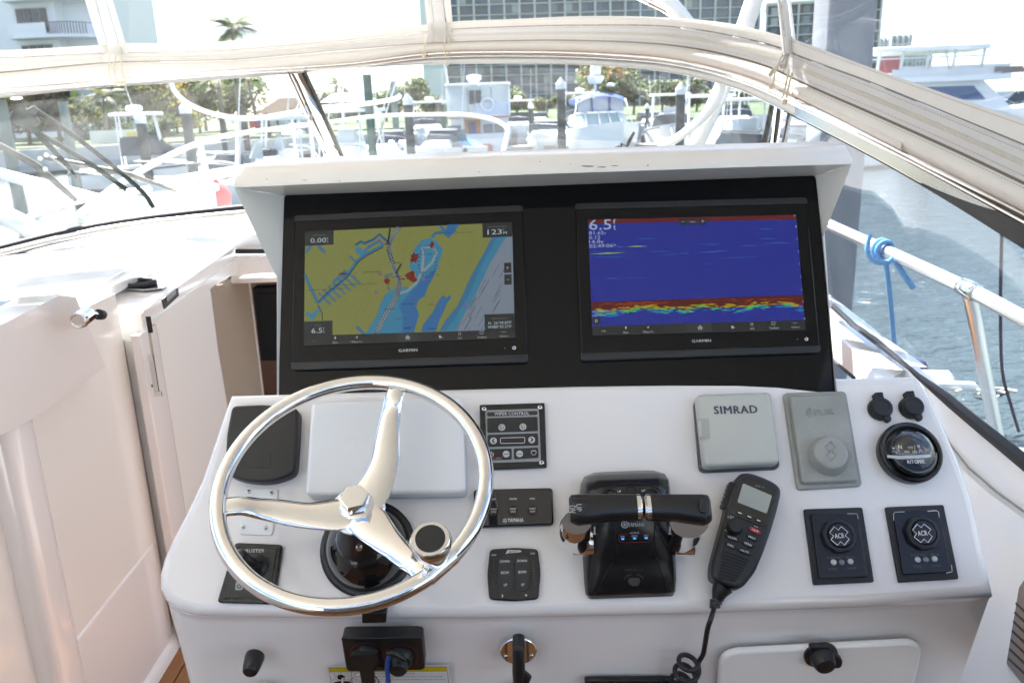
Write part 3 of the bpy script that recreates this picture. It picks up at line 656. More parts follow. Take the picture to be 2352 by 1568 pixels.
seat.part('added_pedestal', G().box(-.65, .65, -.25, .40, 0, .62), mat('light blocking base brown grey', (.16, .13, .11), .6)); seat.part('added_cushion', G().prism(rnd_poly([(-.78, -.3), (.78, -.3), (.78, .45), (-.78, .45)], .08, 4), .62, .78, .04), mat('light blocking taupe', (.20, .17, .15), .6), smooth=50); seat.part('added_backrest', G().prism(rnd_poly([(-.78, -.30), (.78, -.30), (.78, -.18), (-.78, -.18)], .05, 4), .62, 1.45, .04), MATS['light blocking taupe'], smooth=50)

# ================================================================== CONSOLE
con = T('helm_console', 'white helm console with sloping dash and angled lower face', 'console')
# body: dash face, rounded front edge, lower face
TLc, TRc, TR2, TR3, BRc = (527, 903), (2105, 858), (2148, 918), (2266, 1263), (2290, 1366)
left = [(527, 903), (503, 968), (459, 1098), (424, 1172), (391, 1235), (371, 1280), (361, 1318), (362, 1352)]
fl_ = [D.hit(*q) for q in left]; front = [D.hit(*q) for q in ((376, 1380), (402, 1400), (445, 1412), (760, 1417), (1080, 1417), (1600, 1406), (2000, 1390), (2290, 1368))]
rt = [D.hit(*q) for q in ((2266, 1263), (2239, 1140), (2207, 1051), (2148, 918), (2122, 873), (2104, 859))]
outline = fl_ + front + rt
# outline in dash coordinates, solid slab with generous rounding
dl = [(D.loc(v).x, D.loc(v).y) for v in outline]
BEV = .016
gs = G().prism(dl, -.16, 0, BEV, 5); slab = con.part('dash', gs.xf(D.mat()), GEL, smooth=60)
# lower body: follows the front edge and leans away
fr_top = [D.hit(*q) + Vector((0, .0118, -.0098)) for q in ((364, 1345), (378, 1384), (404, 1402), (446, 1412), (760, 1416), (1080, 1416), (1600, 1405), (2000, 1389), (2288, 1368))]
dn_v = Vector((0, math.sin(R(12)), -math.cos(R(12))))
low_px = [(450, 1640), (458, 1650), (474, 1656), (500, 1660), (790, 1660), (1085, 1660), (1570, 1655), (1930, 1645), (2178, 1640)]
fr_bot = [F.hit(*q) for q in low_px]; fr_bot[0] += Vector((-.004, .04, 0))
g = G(); rr = []
for a, b in zip(fr_top, fr_bot):
    rr.append([a + Vector((0, .002, .004)), a, a + Vector((0, .0026, -.004)), a + Vector((0, .0044, -.009)), a + Vector((0, .0056, -.014)), (a + Vector((0, .0056, -.014))).lerp(b, .5), b, b + dn_v * .5])
g.rings([[v + Vector((.02, .35, 0)) for v in rr[0]]] + rr + [[v + Vector((-.02, .35, 0)) for v in rr[-1]]], closed=False, caps=False)
con.part('lower_face', g, GEL, smooth=50)
# storage locker door on the lower face
dr = T('locker_door', 'cream locker door with rounded corners low on the right of the console', 'locker door', F.at(1900, 1520))
dpx = [(1640, 1640), (1650, 1520), (1668, 1488), (1740, 1484), (2090, 1463), (2112, 1476), (2116, 1500), (2080, 1640)]
dpoly = rnd_poly([dr.uv(q, .0) for q in [(1634, 1700), (1652, 1486), (2118, 1461), (2062, 1700)]], [.001, .03, .03, .001], 6)
dr.part('groove', G().prism(inset(ccw(dpoly), -.006), .0, .0016), mat('groove grey', (.40, .37, .33), .7))  # thin grey strip around the door panel
dr.part('panel', G().prism(dpoly, .0, .010, .005, 4), GELC, smooth=50)
g = G(); c = dr.uv((1885, 1503), .012); g.lathe([(.024, .010), (.024, .014), (.018, .017), (.015, .030), (.013, .034), (.001, .035)], 28, c); lk = dr.part('latch', g, BLK, smooth=40)
g = G(); c2 = [dr.uv(q, .014) for q in ((1858, 1480), (1905, 1480), (1915, 1496), (1935, 1512), (1932, 1530), (1914, 1532), (1893, 1520), (1862, 1512))]
g.prism(rnd_poly(c2, .006), .010, .017, .002); sub(lk, 'latch_flap', g, BLK)

# dash top ledge strip and instrument pod
pod = T('instrument_pod', 'white instrument pod with overhanging visor around a black panel', 'instrument pod')
def Sh(px, py, h): return S.hit(px, py, h)
lipT = [(566, 380), (1176, 359), (1700, 343), (1944, 337)]; HT_, HB_ = .060, .078
lipB = [(537, 430), (1176, 401), (1700, 383), (1957, 376)]
gl = [(653, 449), (1176, 430), (1700, 410), (1873, 404)]
a = [Sh(x_, y_, .055) for x_, y_ in lipT]; a0_ = [v + Vector((0, .10, .004)) for v in a]
b = [Sh(x_, y_, .085) for x_, y_ in lipB]; c_ = [Sh(x_, y_, .004) for x_, y_ in gl]
# corner-cut ends: the visor ends drop at the outer corners
aL = Sh(537, 412, .07); aR = Sh(1958, 364, .07)
rows = []
def lerp(p, q, t): return p.lerp(q, t)
rows.append([aL + Vector((0.004, .10, 0)), aL, lerp(aL, b[0], .5), b[0], lerp(b[0], Sh(637, 500, .02), .02), ])
g = G()
secs = []
for i in range(4):
    A0, A, B, C = a0_[i], a[i], b[i], c_[i]
    r = [A0, lerp(A0, A, .9) + Vector((0, 0, .001)), lerp(A, B, .06) , lerp(A, B, .5), lerp(A, B, .9), B + (C - B) * .04, lerp(B, C, .5), C]
    secs.append(r)
endL = [aL + Vector((.003, .10, 0)), aL + Vector((0, .01, 0)), aL, lerp(aL, b[0], .5), lerp(aL, b[0], .9), b[0] + (c_[0] - b[0]) * .02, lerp(b[0], c_[0], .45), c_[0] + Vector((-.0005, 0, 0))]
endR = [aR + Vector((-.003, .10, 0)), aR + Vector((0, .01, 0)), aR, lerp(aR, b[3], .5), lerp(aR, b[3], .9), b[3] + (c_[3] - b[3]) * .02, lerp(b[3], c_[3], .45), c_[3] + Vector((.0005, 0, 0))]
endL[0] = aL + Vector((.003, .10, -.0)); g.rings([endL] + secs + [endR], closed=False, caps=False)
pod.part('visor', g, PODM, smooth=45)
# cheeks
def cheek(top_out, low_out, bot_out, gl_top, gl_mid, gl_bot, nm, sx):
    O0 = Sh(*top_out, .085); O1 = Sh(*low_out, .012); O2 = Sh(*bot_out, .012); I0 = Sh(*gl_top, .004); I1 = Sh(*gl_mid, .004); I2 = Sh(*gl_bot, .004); r = []
    for t in (0, .15, .35, .55, .75, .9, 1):
        o = lerp(O0, O1, t); i = lerp(I0, I1, t); k = lerp(o, i, .5) + S.n * (-.004 * (1 - t)); r.append([o + Vector((.02 * sx, .16, -.03)), o + Vector((sx * .002, .012, 0)), o, k, i])
    r.append([O2 + Vector((.02 * sx, .16, -.03)), O2 + Vector((sx * .002, .012, 0)), O2, lerp(O2, I2, .5), I2])
    pod.part(nm, G().rings(r, closed=False, caps=False), PODM, smooth=50)
cheek((537, 430), (637, 640), (636, 960), (653, 449), (649, 640), (641, 960), 'side_cheek', -1)
cheek((1957, 376), (1890, 545), (1924, 940), (1873, 404), (1888, 545), (1923, 940), 'side_cheek', 1)
pod.part('back_shell', G().rings([[Sh(x_, y_, -.12) for x_, y_ in ((640, 470), (1880, 425), (1915, 950), (650, 950))], [Sh(x_, y_, -.004) for x_, y_ in ((636, 445), (1885, 400), (1922, 950), (636, 950))]]), PODM)
# scuffs on the visor: chipped gelcoat
CHIP = mat('chipped gelcoat', (.05, .045, .04), .9)
g = G()
for x_, y_, w_, h_ in ((1352, 382, 26, 2.2), (1382, 384, 22, 1.6), (1412, 381, 18, 1.2), (1340, 381, 10, 1.2), (1488, 380, 4, 2), (613, 412, 4, 1.2), (1100, 395, 5, 1), (780, 416, 4, 1.2), (700, 414, 14, .8), (1240, 372, 3, 1.2), (1310, 376, 3, 1)):
    q = [Sh(x_ + w_ / 2 * math.cos(t), y_ + h_ / 2 * math.sin(t) * (1 + .5 * rnd.random()), .0865) for t in [k * .785 for k in range(8)]]; g.add(q, [tuple(range(8))])
pod.part('chips', g, CHIP, smooth=None)
# black glass panel
pp_ = rnd_poly([S.uv(*q) for q in ((655, 450), (1871, 405), (1925, 960), (640, 960))], [.008, .008, .001, .001], 4)
pod.part('black_glass_panel', G().prism(pp_, .002, .006, .001, 2).xf(S.mat()), PANEL)

# ------------------------------------------------------------------ chart displays
sb = {}
def display(Zf, out, strips, scr, name, label):
    t = T(name, label, 'chart display', S.at(*Zf(1150, 700)))
    o = rnd_poly(t.poly(Zf, out, .014), .006, 4); body = t.part('body', G().prism(o, .006 - .0, .014, .0025, 3), PANEL, smooth=40)
    for s_ in strips: t.part('bezel_strip', G().prism(rnd_poly(t.poly(Zf, s_, .0155), [.006, .006, .001, .001] if s_ is strips[0] else [.001, .001, .006, .006], 3), .0135, .0158, .0012, 2), DGR, smooth=40)
    return t
Hout = [(258, 165), (2118, 80), (2165, 1362), (230, 1426)]
tA = display(ZH, Hout, [[(258, 165), (2118, 80), (2122, 130), (256, 214)], [(232, 1362), (2163, 1297), (2165, 1362), (230, 1426)]], None,
             'chart_plotter', 'left chart display showing a yellow and blue sea chart')
Iout = [(207, 128), (2092, 77), (2207, 1342), (252, 1414)]
tB = display(ZI, Iout, [[(207, 128), (2092, 77), (2100, 128), (207, 178)], [(250, 1348), (2204, 1284), (2207, 1342), (252, 1414)]], None,
             'fishfinder_display', 'right chart display showing a blue sonar screen with red seabed')
ICO = lit('icons', (150, 155, 155)); ICD = lit('dim icons', (95, 98, 98)); BAR = lit('toolbar', (38, 40, 41)); BARL = lit('home tile', (48, 51, 52)); TXW = lit('readout text', (150, 165, 170))
LAND = lit('land', (112, 116, 62)); SEA = lit('offshore', (108, 118, 132)); TEAL = lit('shallow', (52, 112, 140)); TEAL2 = lit('mid water', (46, 98, 132)); BLU = lit('deep water', (42, 92, 138))
INK = lit('chart ink', (52, 58, 52)); INKD = lit('dark ink', (28, 36, 38)); REDM = lit('marker red', (98, 28, 22)); GRN = lit('shoal green', (92, 132, 30)); PUR = lit('marker purple', (125, 70, 130)); ROAD = lit('road', (98, 103, 50)); CHN = lit('channel', (120, 130, 135))
def icons(t, Zf, dx, dy, quads):
    sc_ = t.o
# --- chart
scrA = tA.part('screen', G().flat(tA.poly(ZH, [(349, 298), (2034, 220), (2062, 1165), (337, 1228)], .0146), .0146), BAR, smooth=None)
mapq = [(348, 300), (2033, 222), (2056, 1090), (337, 1148)]
HH = .0148
def A(g_or, m_, nm, h=HH, kind=None): return sub(scrA, nm, g_or, m_, None, 'stuff' if nm in ('chart_canals', 'chart_outlines', 'chart_markers', 'chart_symbols', 'chart_roads') else kind)
def fl(Zf, t, pts, h): return G().flat(t.poly(Zf, pts, h), h)
A(fl(ZH, tA, [(348, 300), (2033, 222), (2054, 1100), (337, 1152)], .0148), LAND, 'chart_land')
A(fl(ZH, tA, [(1985, 225), (2033, 222), (2054, 1100), (1440, 1112), (1490, 1020), (1540, 960), (1590, 900), (1640, 790), (1700, 660), (1800, 480), (1870, 345)], .0150), SEA, 'chart_offshore')
A(fl(ZH, tA, [(1870, 345), (1985, 340), (1850, 560), (1740, 800), (1650, 960), (1570, 1108), (1440, 1110), (1490, 1020), (1540, 960), (1590, 900), (1640, 790), (1700, 660), (1800, 480)], .0152), TEAL, 'chart_shallows')
A(fl(ZH, tA, [(1870, 345), (1915, 342), (1790, 560), (1690, 800), (1590, 960), (1500, 1108), (1440, 1110), (1490, 1020), (1540, 960), (1590, 900), (1640, 790), (1700, 660), (1800, 480)], .0154), TEAL2, 'chart_shallows')
A(fl(ZH, tA, [(1305, 365), (1380, 345), (1430, 390), (1468, 440), (1465, 475), (1430, 560), (1438, 590), (1412, 612), (1398, 660), (1380, 690), (1340, 760), (1325, 820), (1272, 855), (1250, 910), (1285, 940), (1262, 1020), (1230, 1118), (838, 1132), (870, 1080), (930, 980), (960, 890), (1000, 810), (1060, 770), (1110, 745), (1195, 752), (1240, 712), (1250, 640), (1200, 600), (1205, 520), (1232, 450), (1265, 400)], .0150), TEAL, 'chart_lagoon')
A(fl(ZH, tA, [(1420, 600), (1398, 660), (1380, 690), (1340, 760), (1325, 820), (1272, 855), (1250, 910), (1285, 940), (1262, 1020), (1230, 1118), (1130, 1120), (1150, 1000), (1110, 900), (1200, 800), (1290, 700), (1350, 640)], .0152), BLU, 'chart_lagoon')
A(fl(ZH, tA, [(1470, 815), (1430, 870), (1385, 960), (1312, 1050), (1292, 1114), (1412, 1110), (1440, 1020), (1475, 950), (1500, 880), (1535, 840), (1530, 812), (1498, 838)], .0150), BLU, 'chart_lake')
A(fl(ZH, tA, [(1510, 240), (1605, 237), (1560, 310), (1520, 350), (1480, 330), (1495, 280)], .0150), BLU, 'chart_lake')
A(fl(ZH, tA, [(340, 980), (365, 950), (400, 962), (440, 935), (470, 900), (480, 930), (440, 970), (410, 1020), (380, 1025), (390, 980)], .0150), TEAL, 'chart_lake')
A(fl(ZH, tA, [(770, 420), (830, 450), (840, 485), (800, 495), (750, 450)], .0150), TEAL, 'chart_lake')
A(fl(ZH, tA, [(1245, 905), (1285, 940), (1278, 985), (1262, 930)], .0156), GRN, 'chart_shoal')
g = G()
def stk(pts, w_, h=.0153): g.stroke(tA.poly(ZH, pts, h), w_, h)
g = G()
for p_ in ([(1112, 262), (1060, 340), (1030, 400), (1035, 470), (1060, 560), (1088, 630), (1112, 700), (1105, 770), (1090, 840), (1030, 930), (970, 1030), (930, 1128)], [(1090, 810), (1180, 780), (1250, 720), (1300, 620), (1310, 500), (1300, 430), (1380, 420), (1420, 470), (1380, 550), (1310, 620)]):
    stk(p_, .0075 if p_[0][0] > 1100 else .0042)
A(g, CHN, 'chart_channel')
g = G(); random.seed(3); path = smooth_path([Vector((x_, y_)) for x_, y_ in [(1112, 262), (1060, 340), (1030, 400), (1035, 470), (1060, 560), (1088, 630), (1112, 700), (1105, 770), (1090, 840), (1030, 930), (970, 1030), (930, 1128)]], 9)
for i, p_ in enumerate(path):
    for s_ in (-12, 0, 12):
        if (i + s_ // 12) % 2 == 0:
            c = tA.pl.uv(*ZH(p_.x + s_, p_.y + s_ * .4), .0157); g.flat([(c[0] - .0013, c[1] - .0008), (c[0] + .0013, c[1] - .0008), (c[0] + .0013, c[1] + .0008), (c[0] - .0013, c[1] + .0008)], .0157)
for p0, p1 in (((1040, 270), (1020, 400)), ((1130, 560), (1085, 640))):
    stk([p0, p1], .0028, .0155)
for k in range(26):
    a = k / 26 * 6.283; q = (1345 + 72 * math.cos(a) + 10 * math.sin(a), 540 + 125 * math.sin(a) - 30 * math.cos(a))
    c = tA.pl.uv(*ZH(*q), .0157); g.disc(c, .0011, .0157, 6)
A(g, INKD, 'chart_dots', kind='stuff')
g = G()
for p_ in ([(345, 650), (395, 760), (450, 880)], [(450, 880), (560, 780), (680, 660), (780, 530), (850, 480), (985, 410)], [(760, 410), (800, 380), (830, 395), (900, 365), (952, 320), (1040, 400)], [(830, 460), (870, 420), (950, 375), (985, 410)],
           [(350, 465), (400, 415)], [(455, 415), (512, 468)], [(765, 1070), (830, 1135)], [(575, 710), (660, 640), (660, 615), (700, 660)], [(1380, 345), (1410, 310), (1480, 300)], [(1450, 250), (1500, 310)]):
    stk(p_, .0048, .0150)
for k in range(7):
    x_ = 455 + k * 40; y_ = 795 - k * 28; stk([(x_, y_), (x_ + 100, y_ + 95)], .0030, .0150)
for p_ in ([(705, 492), (765, 550)], [(1015, 745), (1040, 775)], [(995, 660), (1060, 640)]): stk(p_, .0030, .0150)
A(g, TEAL2, 'chart_canals')
g = G(); 
for p_ in ([(450, 895), (485, 960), (488, 1022)], [(455, 870), (520, 800), (600, 740), (690, 670), (780, 545), (852, 492), (980, 425)], [(752, 408), (800, 376), (832, 392), (905, 362), (952, 318), (1045, 405)], [(1048, 470), (1075, 560)], [(1098, 640), (1122, 700)], [(1012, 440), (1045, 540)]): stk(p_, .0013, .0155)
for k in range(30):
    a = rnd.uniform(0, 1); x_ = 1600 + a * 400; y_ = 1090 - a * 640 + rnd.uniform(-60, 300)
    if y_ > 345 and y_ < 1080 and x_ < 2030: stk([(x_, y_), (x_ - 35, y_ + 62), (x_ - 55, y_ + 100)], .0005, .0155)
A(g, INKD, 'chart_outlines')
g = G()
for k in range(34):
    x_ = rnd.uniform(380, 900); y_ = rnd.uniform(330, 1050); L_ = rnd.uniform(40, 120); a = R(rnd.choice((48, -42, 50, -40))); q = [(x_, y_), (x_ + L_ * math.cos(a), y_ + L_ * math.sin(a))]
    if 350 < q[1][0] < 900 and 420 < q[1][1] < 1000 and y_ > 420: stk(q, .0006, .0149)
for p_ in ([(900, 640), (800, 900), (720, 1120)], [(1280, 260), (1180, 360), (1150, 520), (1110, 640)], [(1480, 420), (1540, 560), (1500, 700)], [(1500, 560), (1640, 600), (1720, 500)], [(640, 720), (880, 790), (820, 960)], [(1640, 260), (1720, 400), (1690, 480)], [(620, 300), (700, 420)], [(1420, 700), (1330, 1080)]): stk(smooth_path([Vector(q) for q in p_], 5), .0007, .0149)
A(g, ROAD, 'chart_roads')
g = G()
for cx_, cy2, rx, ry in ((1240, 512, 34, 44), (1208, 655, 44, 46), (1235, 690, 40, 20), (1015, 700, 24, 34), (1383, 405, 20, 26), (1016, 400, 22, 8), (652, 640, 46, 8), (1145, 683, 22, 6)):
    c = tA.poly(ZH, [(cx_ + rx * math.cos(k * .449) * rnd.uniform(.6, 1.25), cy2 + ry * math.sin(k * .449) * rnd.uniform(.6, 1.25)) for k in range(14)], .0158); g.flat(c, .0158)
A(g, REDM, 'chart_markers')
g = G()
for cx_, cy2 in ((948, 364), (958, 643), (923, 790), (1312, 690), (1641, 903)): g.disc(tA.pl.uv(*ZH(cx_, cy2), .0158), .0026, .0158, 12)
A(g, PUR, 'chart_symbols')
for txt, a, b, h_ in (('North Palm Beach', (815, 627), (963, 622), 13), ('Fixed Bridge Hor Cl 35FT Rep Vert Cl 15FT Rep', (548, 736), (927, 720), 11), ('Fixed Bridge Hor Cl 38FT Vert Cl 7FT', (372, 775), (665, 764), 11), ('Lake Worth', (1138, 886), (1232, 883), 13),
                      ('Spoil Area', (995, 930), (1078, 926), 12), ('Spoil Area', (1085, 1005), (1170, 1002), 12), ('Maiport Cove Old', (1200, 486), (1378, 481), 12), ('Fixed Bridge Hor Cl 27FT Vert Cl 9FT', (1408, 315), (1712, 303), 11), ('Shallow', (1348, 1085), (1412, 1083), 12),
                      ('Riviera', (1352, 891), (1415, 889), 12), ('A1A', (1412, 650), (1442, 649), 11), ('Bridge', (1076, 552), (1128, 550), 12), ('Palm North Beach', (990, 667), (1135, 661), 12), ('ShlRep 1984', (1280, 632), (1388, 629), 12), ('800ft', (1155, 1083), (1212, 1081), 17)):
    V_ = tA.text(txt, ZH(*a), ZH(*b), h_ * .491 * K, INKD, .016, scrA, name='chart_name')
g = G()
g.flat(tA.poly(ZH, [(349, 298), (580, 288), (578, 403), (347, 415)], .0158), .0158); g.flat(tA.poly(ZH, [(1790, 232), (2034, 222), (2035, 338), (1794, 347)], .0158), .0158)
g.flat(tA.poly(ZH, [(337, 1030), (570, 1022), (570, 1145), (337, 1150)], .0158), .0158); g.flat(tA.poly(ZH, [(1808, 972), (2050, 964), (2055, 1100), (1812, 1108)], .0158), .0158)
g.flat(tA.poly(ZH, [(1968, 552), (2026, 550), (2028, 632), (1969, 634)], .0158), .0158); g.flat(tA.poly(ZH, [(1970, 648), (2029, 646), (2030, 728), (1971, 730)], .0158), .0158)
g.flat(tA.poly(ZH, [(337, 1146), (2055, 1094), (2062, 1165), (337, 1228)], .0158), .0158)
A(g, BAR, 'data_boxes')
A(fl(ZH, tA, [(1100, 1123), (1275, 1117), (1275, 1192), (1098, 1198)], .0160), BARL, 'home_tile')
for txt, a, b, h_, m_ in (('GPS Speed', (412, 332), (517, 327), 16, ICD), ('0.00', (390, 371), (520, 366), 40, TXW), ('k', (525, 352), (538, 351), 17, TXW), ('t', (527, 380), (536, 379), 17, TXW), ('GPS Hdg (COG)', (1832, 263), (1986, 257), 16, ICD),
                          ('123', (1832, 303), (1950, 298), 42, TXW), ('M', (1962, 308), (1990, 307), 22, TXW), ('o', (1957, 283), (1968, 282), 10, TXW), ('Depth', (425, 1064), (480, 1062), 16, ICD), ('6.5', (398, 1105), (488, 1101), 42, TXW), ('f', (495, 1087), (504, 1086), 18, TXW), ('t', (496, 1114), (505, 1113), 18, TXW),
                          ('GPS Position', (1865, 1006), (1995, 1002), 17, ICD), ("N  26\u00b049.870'", (1840, 1043), (2028, 1036), 24, TXW), ("W080\u00b003.274'", (1835, 1075), (2028, 1067), 24, TXW), ('6.5t', (403, 1191), (437, 1190), 14, ICD), ('Mark', (571, 1201), (615, 1200), 17, ICO), ('Where To', (726, 1196), (808, 1193), 17, ICO),
                          ('SOS', (1589, 1165), (1626, 1164), 16, ICO), ('Toolbars', (1747, 1158), (1826, 1155), 17, ICO), ('Options', (1932, 1151), (2000, 1149), 17, ICO), ('+', (1985, 593), (2008, 592), 22, ICO), ('-', (1987, 689), (2010, 688), 4, ICO)):
    tA.text(txt, ZH(*a), ZH(*b), h_ * .491 * K, m_, .0162, scrA, name='readout', bold=.012)
def toolbar_icons(t, Zf, scr, pin, arrow, home, wave, sos, tb, dots):
    g = G(); h = .0162
    q = lambda pts: g.flat(t.poly(Zf, pts, h), h)
    x, y = pin; q([(x - 9, y - 6), (x - 5, y - 14), (x + 5, y - 14), (x + 9, y - 6), (x, y + 14)])
    x, y = arrow; q([(x - 11, y - 2), (x + 12, y - 11), (x + 2, y + 12), (x - 1, y + 2)])
    x, y = home; q([(x - 22, y + 2), (x, y - 20), (x + 22, y + 2), (x + 17, y + 5), (x, y - 12), (x - 17, y + 5)]); q([(x - 14, y + 6), (x, y - 8), (x + 14, y + 6), (x + 14, y + 18), (x + 5, y + 18), (x + 5, y + 6), (x - 5, y + 6), (x - 5, y + 18), (x - 14, y + 18)])
    x, y = wave; q([(x - 14, y - 12), (x + 4, y - 12), (x + 4, y), (x + 14, y), (x + 14, y + 8), (x - 12, y + 12)])
    x, y = sos
    for a in range(4):
        pts = [(x + 13 * math.cos(R(a * 90 + k)), y + 13 * math.sin(R(a * 90 + k))) for k in (20, 45, 70)] + [(x + 6 * math.cos(R(a * 90 + k)), y + 6 * math.sin(R(a * 90 + k))) for k in (70, 45, 20)]; q(pts)
    x, y = tb
    for dy in (-11, 9): q([(x - 16, y + dy - 2), (x + 16, y + dy - 2), (x + 16, y + dy + 2), (x - 16, y + dy + 2)])
    for dx in (-15, 13): q([(x + dx, y - 9), (x + dx + 2, y - 9), (x + dx + 2, y + 9), (x + dx, y + 9)])
    x, y = dots
    for dx in (-13, 0, 13): q([(x + dx - 3, y - 3), (x + dx + 3, y - 3), (x + dx + 3, y + 3), (x + dx - 3, y + 3)])
    sub(scr, 'toolbar_icons', g, ICO, None)
toolbar_icons(tA, ZH, scrA, (592, 1166), (767, 1160), (1183, 1160), (1450, 1154), (1606, 1129), (1785, 1120), (1965, 1114))
tA.text('GARMIN', ZH(1108, 1266), ZH(1262, 1261), 24 * .491 * K, mat('maker print', (.42, .43, .43), .5), .0148, name='maker_name', bold=.02)
tB.text('GARMIN', ZI(1156, 1250), ZI(1311, 1245), 24 * .491 * K, MATS['maker print'], .0148, name='maker_name', bold=.02)
def power(t, Zf, c, d, m_=WHT):
    g = G(); q = [(c[0] + 12 * math.sin(R(a)), c[1] - 12 * math.cos(R(a))) for a in range(40, 325, 19)]
    g.stroke(t.poly(Zf, q, .0149), .0012, .0149); g.stroke(t.poly(Zf, [(c[0], c[1] - 15), (c[0], c[1] - 2)], .0149), .0012, .0149); t.part('power_symbol', g, m_, smooth=None)
    g = G(); g.disc(t.pl.uv(*Zf(*d), .0149), .0012, .0149, 8); t.part('indicator_dot', g, GRY, smooth=None)
power(tA, ZH, (2050, 1243), (1974, 1247)); power(tB, ZI, (2089, 1233), (2015, 1237))
# --- sonar
scrB = tB.part('screen', G().flat(tB.poly(ZI, [(308, 262), (2005, 222), (2081, 1160), (346, 1206)], .0146), .0146), lit('sonar blue', (34, 42, 128)), smooth=None)
SB = scrB
def Bp(pts, m_, nm, h): sub(scrB, nm, G().flat(tB.poly(ZI, pts, h), h), m_, None)
Bp([(308, 262), (2005, 222), (2007, 260), (310, 296)], lit('surface clutter', (86, 28, 30)), 'surface_band', .0148)
Bp([(339, 930), (640, 925), (900, 915), (1100, 908), (1500, 893), (1850, 880), (2063, 877), (2070, 955), (1900, 948), (1750, 965), (1500, 975), (1200, 985), (1000, 990), (700, 1000), (500, 990), (342, 998)], lit('seabed', (78, 26, 22)), 'seabed_band', .0148)
g1, g2, g3, g4 = G(), G(), G(), G()
for k in range(210):
    t_ = rnd.random(); x_ = 345 + t_ * 1700; yb = 1010 - t_ * 50 + 10 * math.sin(t_ * 21) + 6 * math.sin(t_ * 47); q = rnd.choice((0, 0, 1, 1, 2)); L_ = rnd.uniform(20, 90); y_ = yb + (rnd.uniform(-26, 2), rnd.uniform(-12, 22), rnd.uniform(4, 34))[q]
    if q == 0: y_ -= 4
    pts = [(x_, y_), (min(x_ + L_ / 2, 2066), y_ + rnd.uniform(-4, 2)), (min(x_ + L_, 2068), y_ - 1)]
    (g1, g2, g3)[q].stroke(tB.poly(ZI, pts, .015 + .0001 * q), [.0004, rnd.uniform(.0014, .0034), .0004], .015 + .0001 * q)
for k in range(40):
    t_ = rnd.random(); x_ = 345 + t_ * 1600; g4.stroke(tB.poly(ZI, [(x_, 950 - t_ * 45 + rnd.uniform(-14, 40)), (x_ + rnd.uniform(20, 70), 950 - t_ * 46 + rnd.uniform(-4, 4))], .0149), .0009, .0149)
sub(scrB, 'echo_yellow', g1, lit('echo yellow', (150, 132, 26)), None, 'stuff'); sub(scrB, 'echo_green', g2, lit('echo green', (70, 160, 92)), None, 'stuff'); sub(scrB, 'echo_cyan', g3, lit('echo cyan', (30, 105, 165)), None, 'stuff'); sub(scrB, 'echo_orange', g4, lit('echo orange', (140, 62, 20)), None, 'stuff')
g5, g6 = G(), G()
for a, b, gg, w_ in (((332, 542), (610, 530), g5, .0022), ((632, 482), (790, 478), g5, .0022), ((540, 487), (600, 482), g6, .002), ((1210, 530), (1460, 516), g6, .0018), ((1060, 538), (1140, 536), g6, .0016), ((720, 416), (890, 416), g6, .0012), ((1310, 465), (1350, 465), g6, .0018), ((1560, 477), (1690, 474), g6, .0014),
                     ((1700, 340), (1820, 338), g6, .0013), ((1690, 418), (1840, 418), g6, .0012), ((1740, 455), (1960, 450), g6, .0014), ((350, 566), (640, 564), g6, .001), ((440, 742), (570, 740), g6, .0014), ((1260, 622), (1310, 621), g6, .0014), ((820, 524), (980, 518), g6, .0009), ((920, 548), (1040, 545), g6, .001), ((1380, 574), (1700, 566), g6, .0008), ((600, 738), (780, 734), g6, .0008), ((1180, 465), (1400, 462), g6, .0007)):
    gg.stroke(tB.poly(ZI, [a, ((a[0] + b[0]) / 2, (a[1] + b[1]) / 2 - 1), b], .0149), [.0003, w_, .0003], .0149)
sub(scrB, 'bright_echoes', g5, lit('echo bright', (120, 165, 70)), None); sub(scrB, 'faint_echoes', g6, lit('echo faint', (44, 92, 168)), None)
g = G(); g.flat(tB.poly(ZI, [(345, 1130), (2080, 1078), (2082, 1160), (346, 1206)], .015), .015)
for c in ((1055, 252), (1132, 250), (1213, 248)): g.flat(tB.poly(ZI, [c, (c[0] + 58, c[1] - 2), (c[0] + 60, c[1] + 54), (c[0] + 1, c[1] + 56)], .015), .015)
g.flat(tB.poly(ZI, [(346, 1060), (410, 1058), (412, 1112), (348, 1114)], .015), .015); sub(scrB, 'data_boxes', g, BAR, None)
Bp([(1108, 1108), (1312, 1102), (1314, 1172), (1110, 1178)], BARL, 'home_tile', .0152)
SNT = lit('sonar text', (140, 155, 178))
